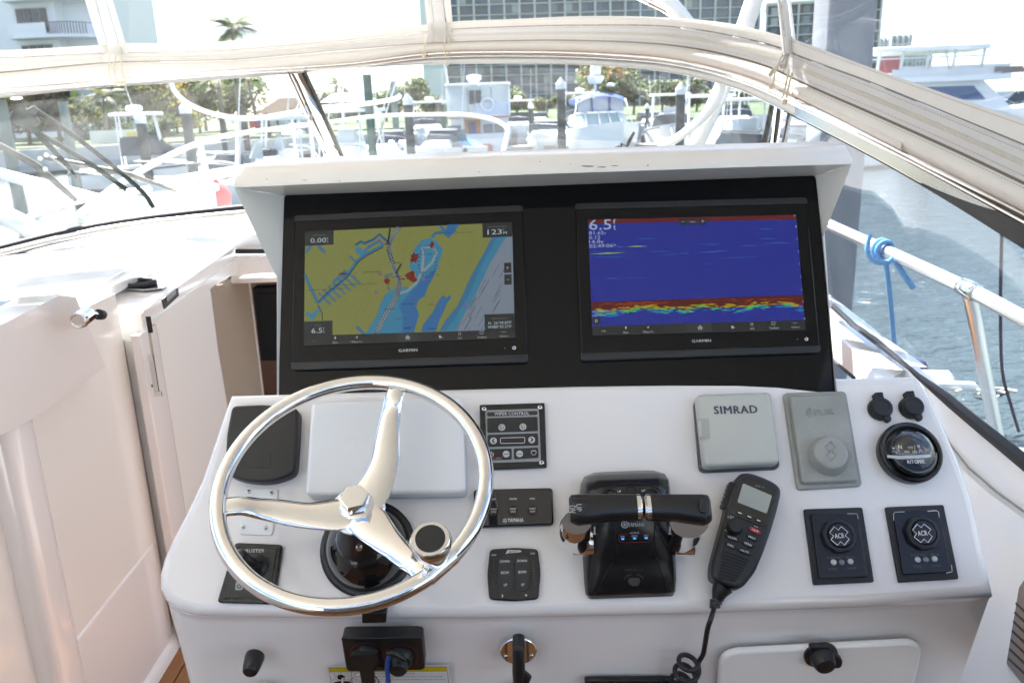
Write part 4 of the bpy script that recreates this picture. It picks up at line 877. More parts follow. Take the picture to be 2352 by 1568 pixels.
for txt, a, b, h_, m_ in (('6.5', (318, 305), (500, 300), 84, SNT), ('f', (513, 277), (536, 276), 38, SNT), ('t', (515, 327), (538, 326), 38, SNT), ('81.65', (318, 371), (438, 368), 28, SNT), ('F', (446, 375), (457, 375), 14, SNT), ('0.12', (318, 407), (410, 405), 28, SNT), ('14.0v', (318, 442), (437, 439), 28, SNT), ('02:49:06', (320, 477), (512, 472), 30, SNT),
                          ('PM', (518, 470), (537, 469), 16, SNT), ('8265ISI', (346, 1012), (434, 1009), 15, SNT), ('High Chirp', (346, 1043), (453, 1040), 18, SNT), ('II', (368, 1086), (386, 1085), 26, ICO), ('6.5t', (420, 1168), (456, 1167), 15, ICO), ('Mark', (597, 1181), (641, 1180), 17, ICO), ('Where To', (757, 1176), (842, 1173), 17, ICO),
                          ('SOS', (1630, 1149), (1666, 1148), 16, ICO), ('Toolbars', (1786, 1144), (1864, 1141), 17, ICO), ('Options', (1966, 1139), (2034, 1136), 17, ICO), ('Auto', (1141, 278), (1185, 277), 16, ICO), ('-', (1072, 279), (1098, 278), 3, ICO), ('+', (1232, 275), (1256, 274), 24, ICO)):
    tB.text(txt, ZI(*a), ZI(*b), h_ * .491 * K, m_, .0154, scrB, name='readout', bold=.012)
for k, (x_, y_) in enumerate(((1993, 228), (2004, 318), (2013, 419), (2023, 520), (2031, 623), (2042, 725), (2051, 829), (2060, 932), (2073, 1067))):
    tB.text(str(k), ZI(x_ - 6, y_), ZI(x_ + 6, y_), 15 * .491 * K, SNT, .0154, scrB, name='readout')
toolbar_icons(tB, ZI, scrB, (618, 1144), (797, 1138), (1223, 1140), (1490, 1137), (1644, 1113), (1820, 1107), (1996, 1102))

# ================================================================== INSTRUMENTS ON THE DASH
def on(name, label, cat, px, py, group=None, base=D): return T(name, label, cat, base.at(px, py), group=group)
def screw(t, c, h, r=.0042, parent=None):
    r *= .66
    g = G().lathe([(r, h), (r, h + .0008), (r * .75, h + .0016), (.0002, h + .0019)], 14, c); o = t.part('screw', g, SST, parent, smooth=40)
    g = G(); a = rnd.uniform(0, 1.5)
    for k in (0, 1):
        d = Vector((math.cos(a + k * 1.5708), math.sin(a + k * 1.5708))) * r * .6; g.stroke([(c[0] - d.x, c[1] - d.y), (c[0] + d.x, c[1] + d.y)], r * .28, h + .0021)
    if parent is None: sub(o, 'cross_slot', g, BLKS, None)
    return o
# --- steering wheel
wb = D.at(846, 1259); we = R(60); wn = Vector((0, -math.cos(we), math.sin(we)))
wc = wb.o + wn * .168 + Vector((.0055, 0, 0)); WP = Pl(wc, (1, 0, 0), Vector((0, math.sin(we), math.cos(we))))
sw = T('steering_wheel', 'polished stainless three spoke steering wheel with a black capped turning knob', 'steering wheel', WP)
RW, rt_ = .1735, .0108
sw.part('rim', G().tube([(RW * math.cos(t / 96 * 6.28318), RW * math.sin(t / 96 * 6.28318), 0) for t in range(96)], rt_, 20, True), CHR, smooth=80)
HD = -.032
def spoke(pts, ws):
    rr = []; P3 = []
    n_ = len(pts)
    for i, (x_, y_) in enumerate(pts):
        t = i / (n_ - 1); h = HD * (1 - t) ** 1.3 * 1.0; h = HD * (1 - min(1, t * 1.05) ** 1.6); u_, v_ = WP.uv(*ZA(x_, y_), h); P3.append(Vector((u_, v_, h)))
    P3[-1] = Vector((P3[-1].x, P3[-1].y, 0)).normalized() * (RW - .003); P3[-2] = Vector((P3[-2].x, P3[-2].y, P3[-2].z * .6))
    fine = smooth_path(P3, 5); m_ = len(fine)
    for i, p in enumerate(fine):
        t = (fine[min(i + 1, m_ - 1)] - fine[max(i - 1, 0)]).normalized(); s_ = Vector((0, 0, 1)).cross(t).normalized(); up = t.cross(s_)
        k = i / (m_ - 1) * (len(ws) - 1); j = min(int(k), len(ws) - 2); w_ = (ws[j] * (1 - k + j) + ws[j + 1] * (k - j)) / 2
        rr.append([p - s_ * w_ - up * .001, p - s_ * w_ * .8 + up * .0018, p - s_ * w_ * .4 + up * .0036, p + up * .0042, p + s_ * w_ * .4 + up * .0036, p + s_ * w_ * .8 + up * .0018, p + s_ * w_ - up * .001, p + s_ * w_ * .96 - up * .006, p - s_ * w_ * .96 - up * .006])
    sw.part('spoke', G().rings(rr), CHR, smooth=35)
q_ = .6696 * K * 1.1 / FPX
spoke([(930, 880), (1030, 760), (1100, 600), (1120, 440), (1140, 300), (1158, 220), (1178, 150)], [x * q_ for x in (215, 225, 175, 150, 122, 118, 128)])
spoke([(960, 885), (820, 900), (640, 905), (470, 880), (350, 862), (250, 852), (140, 852)], [x * q_ for x in (190, 215, 165, 150, 128, 118, 118)])
spoke([(930, 850), (1010, 950), (1100, 1040), (1180, 1110), (1250, 1170), (1310, 1222), (1345, 1250)], [x * q_ for x in (210, 225, 180, 150, 140, 130, 120)])
hub = WP.uv(*ZA(938, 862), HD)
sw.part('hub_plate', G().lathe([(.036, HD - .010), (.037, HD - .004), (.030, HD + .0022), (.001, HD + .003)], 40, hub), CHR, smooth=50)
sw.part('washer', G().lathe([(.0225, HD + .002), (.0225, HD + .006), (.019, HD + .0085), (.001, HD + .009)], 36, hub), CHR, smooth=40)
hx = [(hub[0] + .0195 * math.cos(R(60 * k + 12)), hub[1] + .0195 * math.sin(R(60 * k + 12))) for k in range(6)]
sw.part('hex_nut', G().prism(hx, HD + .008, HD + .026, .0022, 3), CHR, smooth=25)
kn = WP.uv(*ZA(1375, 1045), .052)
sw.part('turning_knob', G().lathe([(.010, .0), (.0135, .004), (.019, .014), (.0245, .038), (.0252, .044), (.0235, .049), (.0222, .0505), (.001, .0505)], 40, kn), CHR, smooth=40)
sw.part('knob_cap', G().lathe([(.0178, .0505), (.0176, .0518), (.001, .0522)], 36, kn), BLK, smooth=40)
rv = Vector((kn[0], kn[1], 0)).normalized(); rp_ = rv * RW
sw.part('knob_clamp', G().tube([Vector((kn[0], kn[1], .002)), rp_ + Vector((0, 0, -.001))], [.012, .0135], 14), CHR, smooth=50)
tn = Vector((-rv.y, rv.x, 0)); sw.part('knob_clamp', G().tube([rp_ - tn * .02 - rv * .002, rp_ + tn * .02 - rv * .002], .0125, 18), CHR, smooth=40)
sw.part('clamp_screw', G().tube([rp_ * .93 + Vector((0, 0, .008)), rp_ * .93 + Vector((0, 0, .013))], .004, 10), SST)
# welds where spokes meet the rim
for a in ((1178, 160), (158, 855)):
    c = WP.uv(*ZA(*a)); d = Vector((c[0], c[1], 0)).normalized(); tt = Vector((-d.y, d.x, 0)); p0 = d * (RW - rt_ * .9)
    g = G()
    for k in range(11):
        pp_2 = p0 + tt * (k - 5) * .0026; g.tube([pp_2 + Vector((0, 0, .0035)), pp_2 + Vector((0, 0, .0065)) + d * .001], [.0022, .0012], 6)
    sw.part('weld_bead', g, SST, smooth=60)
# --- helm base with rubber boot
hb = T('tilt_helm', 'glossy black round helm base and tilt boot behind the steering wheel', 'helm base', wb)
hb.part('flange', G().lathe([(.074, 0), (.0745, .005), (.070, .009), (.066, .009), (.064, .014)], 48, k=.93), BLKS, smooth=50)
hb.part('dome', G().lathe([(.064, .010), (.062, .022), (.053, .040), (.042, .052), (.034, .060), (.001, .064)], 48, k=.93), BLKG, smooth=70)
g = G(); h0 = Vector((0, .004, .045)); hubw = hb.Mi @ WP.W(hub[0], hub[1], HD - .008); h2 = hubw
g.tube([h0, h0.lerp(h2, .4), h0.lerp(h2, .7), h2], [.036, .030, .024, .020], 28); hb.part('tilt_boot', g, BLK, smooth=60)
g = G(); d_ = (h2 - h0).normalized(); s__ = h0.lerp(h2, .55) + Vector((.0, -.030, .002)); g.tube([s__, s__ + Vector((0, -.004, .003))], [.005, .004], 12); hb.part('boot_screw', g, SST)
# --- covers on the left
cv = on('instrument_cover', 'black rounded plastic cover behind the upper left of the wheel', 'cover', *ZA(370, 480))
cp = cv.poly(ZA, [(192, 258), (380, 250), (560, 268), (590, 285), (583, 460), (570, 640), (545, 672), (450, 705), (370, 714), (270, 706), (180, 678), (150, 640), (160, 430)], .020)
cv.part('shell', G().prism(rnd_poly(cp, .008, 3), 0, .022, .004, 4), BLK, smooth=50)
cv.part('raised_label', G().prism(rnd_poly(cv.poly(ZA, [(262, 520), (424, 520), (418, 628), (258, 622)], .0225), .002, 2), .0215, .0227, .0004, 2), DGR)
cv.text('SIMRAD', ZA(290, 594), ZA(382, 594), 12 * .6696 * K, DGR, .0229, bold=.03)
yc = on('display_cover', 'large white moulded cover with faint raised lettering behind the wheel', 'cover', *ZA(1110, 500))
yp = rnd_poly(yc.poly(ZA, [(664, 236), (1572, 200), (1590, 778), (628, 795)], .030), .010, 5)
yc.part('shell', G().prism(yp, 0, .031, .006, 4), mat('white cover plastic', (.86, .86, .86), .35), smooth=50)
yc.part('back_rim', G().prism(inset(ccw(yp), -.006), 0, .012, .003, 2), MATS['white cover plastic'], smooth=50)
COVW = MATS['white cover plastic']
g = G(); cc = yc.pl.uv(*ZA(898, 497), .031); g.tube([(cc[0] + .0122 * math.cos(t / 28 * 6.283), cc[1] + .0122 * math.sin(t / 28 * 6.283), .0308) for t in range(28)], .0006, 6, True)
for k in range(6):
    a = R(90 + 60 * k); g.tube([(cc[0] + .002 * math.cos(a), cc[1] + .002 * math.sin(a), .0308), (cc[0] + .0085 * math.cos(a + .12), cc[1] + .0085 * math.sin(a + .12), .0308)], .0005, 6)
yc.part('raised_emblem', g, COVW)
def raised(t, txt, a, b, hpx, m_, h0, h1, name='raised_lettering', bold=.02, parent=None):
    """lettering with real thickness"""
    A = Vector(t.uv(a, h1)); B = Vector(t.uv(b, h1)); C = Vector(t.uv((a[0], a[1] - hpx), h1)); H = (C - A).length
    c = bpy.data.curves.new('t', 'FONT'); c.body = txt; c.resolution_u = 2; c.offset = bold; c.extrude = .05; c.space_character = 1.06; o = bpy.data.objects.new('t', c); COL.objects.link(o); me = bpy.data.meshes.new_from_object(o)
    bpy.data.objects.remove(o); xs = [v.co.x for v in me.vertices]; ys = [v.co.y for v in me.vertices]; e = (B - A); W = e.length; e.normalize(); n_ = Vector((-e.y, e.x))
    for v in me.vertices:
        p = A + e * ((v.co.x - min(xs)) / (max(xs) - min(xs)) * W) + n_ * (((v.co.y - min(ys)) / (max(ys) - min(ys)) - .5) * H); v.co = (p.x, p.y, h1 if v.co.z > 0 else h0)
    return t.part(name, me, m_, parent)
raised(yc, 'YAMAHA', ZA(980, 505), ZA(1360, 492), 62 * .6696 * K, COVW, .030, .0313)
# --- clear plate with four screws
pl_ = on('cover_plate', 'small clear plate with four screws left of the wheel hub', 'plate', *ZE(1572, 525))
pl_.part('plate', G().prism(rnd_poly(pl_.poly(ZE, [(1492, 384), (1692, 386), (1656, 668), (1452, 664)], .003), .005, 4), 0, .003, .001, 2), mat('milky acrylic', (.78, .79, .80), .12, coat=.6), smooth=50)
for q in ((1513, 404), (1653, 412), (1481, 619), (1617, 624)): screw(pl_, pl_.pl.uv(*ZE(*q), .003), .003, .0045)
# --- thruster joystick panel
th = on('thruster_panel', 'black thruster joystick panel at the lower left of the dash', 'control panel', *ZE(1520, 900))
tp_ = rnd_poly(th.poly(ZE, [(1428, 712), (1718, 724), (1664, 1088), (1318, 1078)], .008), .006, 4)
th.part('panel', G().prism(tp_, 0, .009, .003, 3), BLKS, smooth=50)
th.part('face', G().prism(inset(ccw(tp_), .007), .0085, .0094, .0003, 1), mat('panel charcoal', (.016, .017, .018), .35))
th.text('THRUSTER', ZE(1448, 763), ZE(1608, 762), 20 * .6576 * K, mat('light print', (.72, .72, .72), .5), .0097, bold=.0)
c = th.pl.uv(*ZE(1560, 850), .012)
g = G().lathe([(.026, .0094), (.026, .012), (.018, .016), (.0185, .019), (.016, .021), (.0165, .024), (.014, .026), (.0145, .029), (.012, .031)], 28, c, k=.62); jb = th.part('joystick_boot', g, BLK, smooth=30)
c3 = Vector((c[0], c[1], .030)); th.part('joystick', G().tube([c3, c3 + Vector((-.004, .004, .022)), c3 + Vector((-.006, .006, .036)), c3 + Vector((-.006, .006, .041))], [.0065, .007, .009, .005], 20), BLK, smooth=60)
g = G(); cc = th.pl.uv(*ZE(1570, 860), .0097); g.stroke([(cc[0] + .023 * math.cos(R(a)), cc[1] + .022 * math.sin(R(a))) for a in range(-60, 100, 8)], .0007, .0097); th.part('green_ring', g, mat('dark green print', (.01, .05, .02), .5), smooth=None)
pb = th.part('power_button', G().prism(rnd_poly(th.poly(ZE, [(1434, 950), (1480, 948), (1476, 1000), (1428, 1002)], .0105), .002, 3), .009, .0105, .0005, 2), mat('silver button', (.30, .32, .33), .3))
g = G(); cc = (1455, 976); g.stroke(th.poly(ZE, [(cc[0] + 12 * math.sin(R(a)), cc[1] - 12 * math.cos(R(a))) for a in range(40, 325, 19)], .0107), .0011, .0107); g.stroke(th.poly(ZE, [(1455, 960), (1455, 976)], .0107), .0011, .0107); sub(pb, 'power_symbol', g, BLKS, None)
th.text('lewmar', ZE(1576, 1043), ZE(1612, 1043), 14 * .6576 * K, MATS['light print'], .0097)
# --- wiper control
wp = on('wiper_control', 'square black wiper control panel with grey outlines and four screws', 'control panel', *ZB(350, 335))
wpo = wp.poly(ZB, [(118, 118), (572, 104), (588, 552), (128, 572)], .007)
wp.part('panel', G().prism(rnd_poly(wpo, .002, 2), 0, .007, .0012, 2), BLKS, smooth=40)
GP = mat('grey outline print', (.28, .29, .30), .5)
FB = MATS['panel charcoal']
wp.part('outline', G().prism(rnd_poly(wp.poly(ZB, [(158, 158), (532, 145), (546, 512), (172, 524)], .0072), .004, 3), .0068, .0073, 0), GP)
for q in ([(171, 171), (522, 161), (523, 189), (172, 200)], [(171, 213), (523, 202), (526, 302), (174, 315)], [(173, 328), (526, 317), (529, 402), (176, 413)], [(178, 428), (343, 423), (344, 500), (180, 506)], [(357, 423), (528, 417), (530, 489), (359, 499)]):
    wp.part('dark_field', G().prism(rnd_poly(wp.poly(ZB, q, .0074), .0025, 3), .0072, .0076, 0), FB)
LP = MATS['light print']
wp.text('WIPER CONTROL', ZB(222, 182), ZB(466, 178), 20 * .574 * K, LP, .0078)
BTN = mat('white button', (.55, .56, .55), .4)
def rbtn(q, r=.0052, glyph=None):
    c = wp.pl.uv(*ZB(*q), .008); o = wp.part('button', G().lathe([(r, .0074), (r, .0082), (r * .9, .0088), (.0002, .0089)], 24, c), BTN, smooth=40)
    g = G()
    if glyph == 'w':
        g.stroke([(c[0] - r * .65, c[1] + r * .3), (c[0], c[1] + r * .5), (c[0] + r * .65, c[1] + r * .3), (c[0] + r * .4, c[1] - r * .5), (c[0] - r * .4, c[1] - r * .5)], .0008, .0091, True); g.stroke([(c[0] + r * .1, c[1] - r * .45), (c[0] - r * .5, c[1] + r * .5)], .0007, .0091)
    elif glyph in ('<', '>'):
        s_ = -1 if glyph == '<' else 1; g.stroke([(c[0] - s_ * r * .25, c[1] + r * .55), (c[0] + s_ * r * .35, c[1]), (c[0] - s_ * r * .25, c[1] - r * .55)], .0022, .0091)
    if glyph in ('w', '<', '>'): sub(o, 'symbol', g, BLKS, None)
    return o
rbtn((274, 276), glyph='w'); rbtn((421, 272), glyph='w'); rbtn((216, 370), glyph='<'); rbtn((482, 363), glyph='>'); rbtn((304, 462)); rbtn((398, 460))
wp.text('ON/OFF', ZB(283, 463), ZB(326, 462), 9 * .574 * K, BLKS, .0092, bold=.03); wp.text('WASH', ZB(381, 461), ZB(415, 460), 9 * .574 * K, BLKS, .0092, bold=.03)
DRED = mat('unlit red lamp', (.05, .008, .008), .3)
g = G()
for x_, y_ in ((274, 231), (421, 228), (288, 369), (318, 368), (349, 367), (380, 366), (411, 366), (248, 465), (454, 460)):
    g.flat(wp.poly(ZB, [(x_ - 9, y_ - 5), (x_ + 9, y_ - 5), (x_ + 9, y_ + 5), (x_ - 9, y_ + 5)], .0078), .0078)
wp.part('indicator_lamps', g, DRED, smooth=None)
g = G(); g.stroke(rnd_poly(wp.poly(ZB, [(264, 350), (434, 345), (434, 384), (265, 388)], .0078), .002, 3), .0008, .0078, True)
q = [(203 + 12 * math.sin(R(a)), 463 - 13 * math.cos(R(a))) for a in range(35, 330, 20)]; g.stroke(wp.poly(ZB, q, .0078), .0008, .0078); g.stroke(wp.poly(ZB, [(202, 445), (202, 462)], .0078), .0008, .0078)
g.stroke(wp.poly(ZB, [(476, 446), (496, 438), (516, 446), (506, 466), (488, 468)], .0078), .0007, .0078, True)
for k in range(4): g.stroke(wp.poly(ZB, [(482 + k * 9, 434), (486 + k * 7, 441)], .0078), .0006, .0078)
wp.part('symbols', g, LP, smooth=None)
wp.text('Ex', ZB(210, 491), ZB(234, 490), 15 * .574 * K, mat('bright red print', (.5, .03, .03), .5), .0078, bold=.03); wp.text('alto', ZB(235, 490), ZB(276, 489), 15 * .574 * K, mat('pink print', (.45, .22, .22), .5), .0078, bold=.02)
for q in ((151, 148), (540, 137), (551, 522), (140, 540)): screw(wp, wp.pl.uv(*ZB(*q), .007), .007, .0055)
# --- start / stop panel
ss = on('start_stop_panel', 'black start stop button panel with three round buttons right of the wheel rim', 'control panel', *ZB(355, 830))
ss.part('panel', G().prism(rnd_poly(ss.poly(ZB, [(76, 708), (628, 695), (636, 955), (82, 975)], .009), .006, 4), 0, .010, .003, 3), BLKG, smooth=50)
for x_, y_, n_ in ((217, 776, 'PORT'), (352, 774, 'CENTER'), (487, 772, 'STBD')):
    ss.text(n_, ZB(x_ - (18 if n_ != 'CENTER' else 27), y_), ZB(x_ + (18 if n_ != 'CENTER' else 27), y_), 13 * .574 * K, LP, .0103, bold=.02)
    c = ss.pl.uv(*ZB(x_ + 1, y_ + 80), .011); b = ss.part('start_button', G().lathe([(.0078, .0098), (.0078, .0116), (.0070, .0122), (.0066, .0116), (.0002, .0116)], 28, c), BLKS, smooth=40)
    g = G(); g.stroke([(c[0] + .0074 * math.cos(t / 28 * 6.283), c[1] + .0074 * math.sin(t / 28 * 6.283)) for t in range(28)], .0004, .0125, True); sub(b, 'copper_ring', g, GOLDP, None)
    for t_, dy in (('START', -10), ('STOP', 10)): ss.text(t_, ZB(x_ - (22 if dy < 0 else 18), y_ + 80 + dy), ZB(x_ + (23 if dy < 0 else 19), y_ + 79 + dy), 13 * .574 * K, LP, .0126, bold=.02)
def emblem(t, Zf, c, r, h, m_):
    g = G(); cc = t.pl.uv(*Zf(*c), h); q = Vector(t.pl.uv(*Zf(c[0] + r, c[1]), h)); r = (q - Vector(cc)).length
    g.stroke([(cc[0] + r * .92 * math.cos(k / 20 * 6.283), cc[1] + r * .92 * math.sin(k / 20 * 6.283)) for k in range(20)], r * .16, h, True)
    for k in range(3):
        a = R(90 + 120 * k); g.stroke([(cc[0], cc[1]), (cc[0] + r * .7 * math.cos(a), cc[1] + r * .7 * math.sin(a))], r * .2, h)
        for s_ in (-.35, .35): g.stroke([(cc[0] + r * .25 * math.cos(a), cc[1] + r * .25 * math.sin(a)), (cc[0] + r * .6 * math.cos(a + s_), cc[1] + r * .6 * math.sin(a + s_))], r * .12, h)
    t.part('emblem', g, m_, smooth=None)
emblem(ss, ZB, (296, 925), 15, .0103, LP); ss.text('YAMAHA', ZB(315, 922), ZB(425, 920), 27 * .574 * K, WHT, .0103, bold=.03)
# --- trim tab control
tt_ = on('trim_tab_control', 'square black trim tab control with bow up and down keys', 'control panel', *ZB(360, 1300))
tt_.part('panel', G().prism(rnd_poly(tt_.poly(ZB, [(190, 1124), (360, 1112), (525, 1122), (545, 1290), (530, 1472), (360, 1486), (185, 1475), (172, 1300)], .007), .006, 4), 0, .007, .002, 3), BLKS, smooth=50)
for x_ in (301, 417):
    tt_.part('rocker', G().prism(rnd_poly(tt_.poly(ZB, [(x_ - 48, 1172), (x_ + 46, 1168), (x_ + 48, 1415), (x_ - 46, 1420)], .009), .012, 5), .0065, .0088, .001, 2), MATS['panel charcoal'], smooth=40)
for t_, a, b, h_ in (('DOWN', (262, 1209), (328, 1208), 17), ('DOWN', (382, 1205), (449, 1204), 17), ('BOW', (269, 1287), (325, 1286), 19), ('BOW', (390, 1283), (446, 1282), 19), ('UP', (288, 1372), (311, 1372), 18), ('UP', (409, 1371), (432, 1370), 18), ('PORT', (203, 1165), (237, 1164), 11), ('STBD', (473, 1154), (505, 1153), 11)):
    tt_.text(t_, ZB(*a), ZB(*b), h_ * .574 * K, LP, .0091, bold=.012)
g = G(); g.stroke(tt_.poly(ZB, [(304, 1156), (318, 1130)], .0075), .0012, .0075); g.flat(tt_.poly(ZB, [(318, 1130), (400, 1130), (414, 1140), (396, 1146), (310, 1152)], .0075), .0075); tt_.part('pennant', g, LP, smooth=None)
tt_.text('BENNETT', ZB(322, 1142), ZB(396, 1137), 12 * .574 * K, BLKS, .0078, bold=.03)
g = G()
for k in range(12):
    for x_, y_ in ((216 + k * .4, 1195 + k * 19), (494 + k * .6, 1184 + k * 19)): g.flat(tt_.poly(ZB, [(x_ - 7, y_ - 4), (x_ + 7, y_ - 4), (x_ + 7, y_ + 4), (x_ - 7, y_ + 4)], .0075), .0075)
tt_.part('level_lamps', g, mat('unlit lamp', (.022, .024, .028), .3), smooth=None)
g = G(); g.flat(tt_.poly(ZB, [(272, 1438), (280, 1440), (284, 1448), (280, 1458), (272, 1460), (277, 1449)], .0075), .0075)
for k in range(4): a = R(45 * k); g.stroke(tt_.poly(ZB, [(443 - 9 * math.cos(a), 1444 - 9 * math.sin(a)), (443 + 9 * math.cos(a), 1444 + 9 * math.sin(a))], .0075), .0005, .0075)
tt_.part('moon_and_sun', g, LP, smooth=None)
# --- throttle control
tr = on('throttle_control', 'black binnacle throttle with twin chrome armed levers', 'throttle', *ZC(525, 600))
def Cuv(x_, y_, h): return tr.pl.uv(*ZC(x_, y_), h)
secs = [(992, 262, 830, .004, .90), (960, 240, 845, .018, .86), (880, 232, 850, .030, .80), (740, 226, 842, .045, .70), (660, 222, 838, .058, .60), (560, 216, 828, .070, .56), (460, 212, 820, .078, .56), (360, 208, 812, .082, .62), (260, 206, 802, .078, .74), (200, 212, 796, .064, .80), (160, 235, 770, .046, .84), (140, 300, 700, .025, .88)]
rr = []
for (y_, xl, xr, h, k) in secs:
    l0 = Vector(Cuv(xl, y_, h * .35)); r0 = Vector(Cuv(xr, y_, h * .35)); c0 = (l0 + r0) / 2; hw = (r0 - l0).length / 2
    vv = Vector(Cuv((xl + xr) / 2, y_, h)).y
    rr.append([(c0.x - hw, l0.y, 0), (c0.x - hw, (l0.y + vv) / 2, h * .45), (c0.x - hw * (.5 + k / 2), vv, h * .86), (c0.x - hw * k * .82, vv, h * .99), (c0.x, vv, h), (c0.x + hw * k * .82, vv, h * .99), (c0.x + hw * (.5 + k / 2), vv, h * .86), (c0.x + hw, (l0.y + vv) / 2, h * .45), (c0.x + hw, l0.y, 0)])
secp = rr
fine = []
for i in range(len(rr) - 1):
    for k in range(3): fine.append([Vector(a).lerp(Vector(b), k / 3) for a, b in zip(rr[i], rr[i + 1])])
fine.append([Vector(v) for v in rr[-1]])
tr.part('housing', G().rings(fine), mat('throttle plastic', (.011, .011, .012), .22, bump=.05, bscale=900), smooth=60)
def surf(x_, y_, dh=.0012):
    """a point on the top of the housing seen at the measured place"""
    h = .05
    for _ in range(8):
        v = Cuv(x_, y_, h)[1]; hh = None
        for i in range(len(fine) - 1):
            a = fine[i][4]; b = fine[i + 1][4]
            if min(a.y, b.y) <= v <= max(a.y, b.y): t = (v - a.y) / (b.y - a.y + 1e-9); hh = a.z + (b.z - a.z) * t; break
        h = hh if hh is not None else h
    u_, v_ = Cuv(x_, y_, h + dh); return Vector((u_, v_, h + dh))
def sflat(pts, m_, nm, dh=.0012, parent=None):
    g = G(); v = [surf(*q, dh) for q in pts]; g.add(v, [tuple(range(len(v)))]); return tr.part(nm, g, m_, parent, smooth=None)
def sline(pts, wd, m_, nm, dh=.0014, closed=False):
    v = [surf(*q, dh) for q in pts]; 
    if closed: v.append(v[0])
    g = G(); g.tube(v, wd / 2, 6); return tr.part(nm, g, m_, smooth=60)
def stext(txt, a, b, hz_, m_, dh=.002, bold=.02):
    A, B = surf(*a, dh), surf(*b, dh); C = surf((a[0] + b[0]) / 2, (a[1] + b[1]) / 2 - hz_ / 2, dh); E = surf((a[0] + b[0]) / 2, (a[1] + b[1]) / 2 + hz_ / 2, dh); V, Fc = text_mesh(txt, bold)
    x0 = min(v[0] for v in V); x1 = max(v[0] for v in V); y0 = min(v[1] for v in V); y1 = max(v[1] for v in V); g = G()
    g.add([A + (B - A) * ((v[0] - x0) / (x1 - x0)) + (C - E) * ((v[1] - y0) / (y1 - y0) - .5) for v in V], Fc); return tr.part('lettering', g, m_, smooth=None)
sline([(412, 480), (446, 590), (448, 700), (400, 790), (340, 900), (302, 975)], .0012, mat('seam black', (.003, .003, .003), .5), 'seam', .0002)
sline([(712, 478), (700, 590), (702, 700), (740, 790), (775, 900), (798, 968)], .0012, MATS['seam black'], 'seam', .0002)
sline([(345, 300), (365, 262), (430, 236), (550, 222), (670, 232), (735, 258), (755, 300)], .0012, MATS['seam black'], 'seam', .0004)
for x_, y_ in ((411, 300), (548, 284), (688, 296)):
    sline([(x_ + 40 * math.cos(R(a)), y_ + 38 * math.sin(R(a)) ) for a in range(0, 360, 24)], .0014, MATS['seam black'], 'button_ring', .0008, True)
stext('UP', (455, 277), (479, 276), 15, LP); stext('UP', (617, 272), (641, 271), 15, LP)
stext('YAMAHA', (525, 501), (637, 497), 30, WHT, bold=.03)
g = G(); c = surf(504, 500, .002); 
for k in range(20): pass
g.tube([c + Vector((.0044 * math.cos(k / 20 * 6.283), .0044 * math.sin(k / 20 * 6.283), 0)) for k in range(20)], .0005, 4, True)
for k in range(6): a = R(90 + 60 * k); g.tube([c, c + Vector((.0034 * math.cos(a), .0034 * math.sin(a), 0))], .0004, 4)
tr.part('emblem', g, WHT, smooth=None)
stext('ACTIVE', (539, 556), (600, 555), 13, LP)
sline(rnd_poly([(462, 562), (678, 558), (680, 616), (464, 620)], 28, 5), .0008, mat('dull red print', (.22, .03, .02), .5), 'red_outline', .0016, True)
LED = mat('blue lamp', (.02, .05, .3), .3, emit=tuple(v / 2 ** EXPO for v in s2l((70, 150, 255))), es=1.6)
for n_, x_, y_ in (('PORT', 490, 582), ('CENTER', 570, 578), ('STBD', 648, 576)):
    stext(n_, (x_ - (14 if n_ != 'CENTER' else 21), y_), (x_ + (14 if n_ != 'CENTER' else 21), y_ - 1), 13, LP, bold=.01); sflat([(x_ - 10, y_ + 9), (x_ + 10, y_ + 9), (x_ + 10, y_ + 20), (x_ - 10, y_ + 20)], LED, 'lamp', .003)
stext('ENGINE SELECTOR', (503, 804), (630, 803), 11, GRY, .001)
sline([(565 + 68 * math.cos(R(a)), 878 - 44 * math.sin(R(a))) for a in range(20, 75, 9)], .0008, GRY, 'selector_arc'); sline([(565 + 68 * math.cos(R(a)), 878 - 44 * math.sin(R(a))) for a in range(105, 175, 9)], .0008, GRY, 'selector_arc')
c = surf(566, 876, .0); tr.part('selector_button', G().lathe([(.009, c.z - .004), (.009, c.z + .001), (.008, c.z + .002), (.0002, c.z + .002)], 24, (c.x, c.y)), BLKS, smooth=40)
for x_ in (300, 808):
    v = [surf(x_, q, .0016) for q in (515, 562)]; g = G(); g.tube(v, .0012, 5); e = v[-1] - v[0]; g.tube([v[-1], v[-1] + e * .12], [.003, .0003], 6); tr.part('arrow_mark', g, LP, smooth=None)
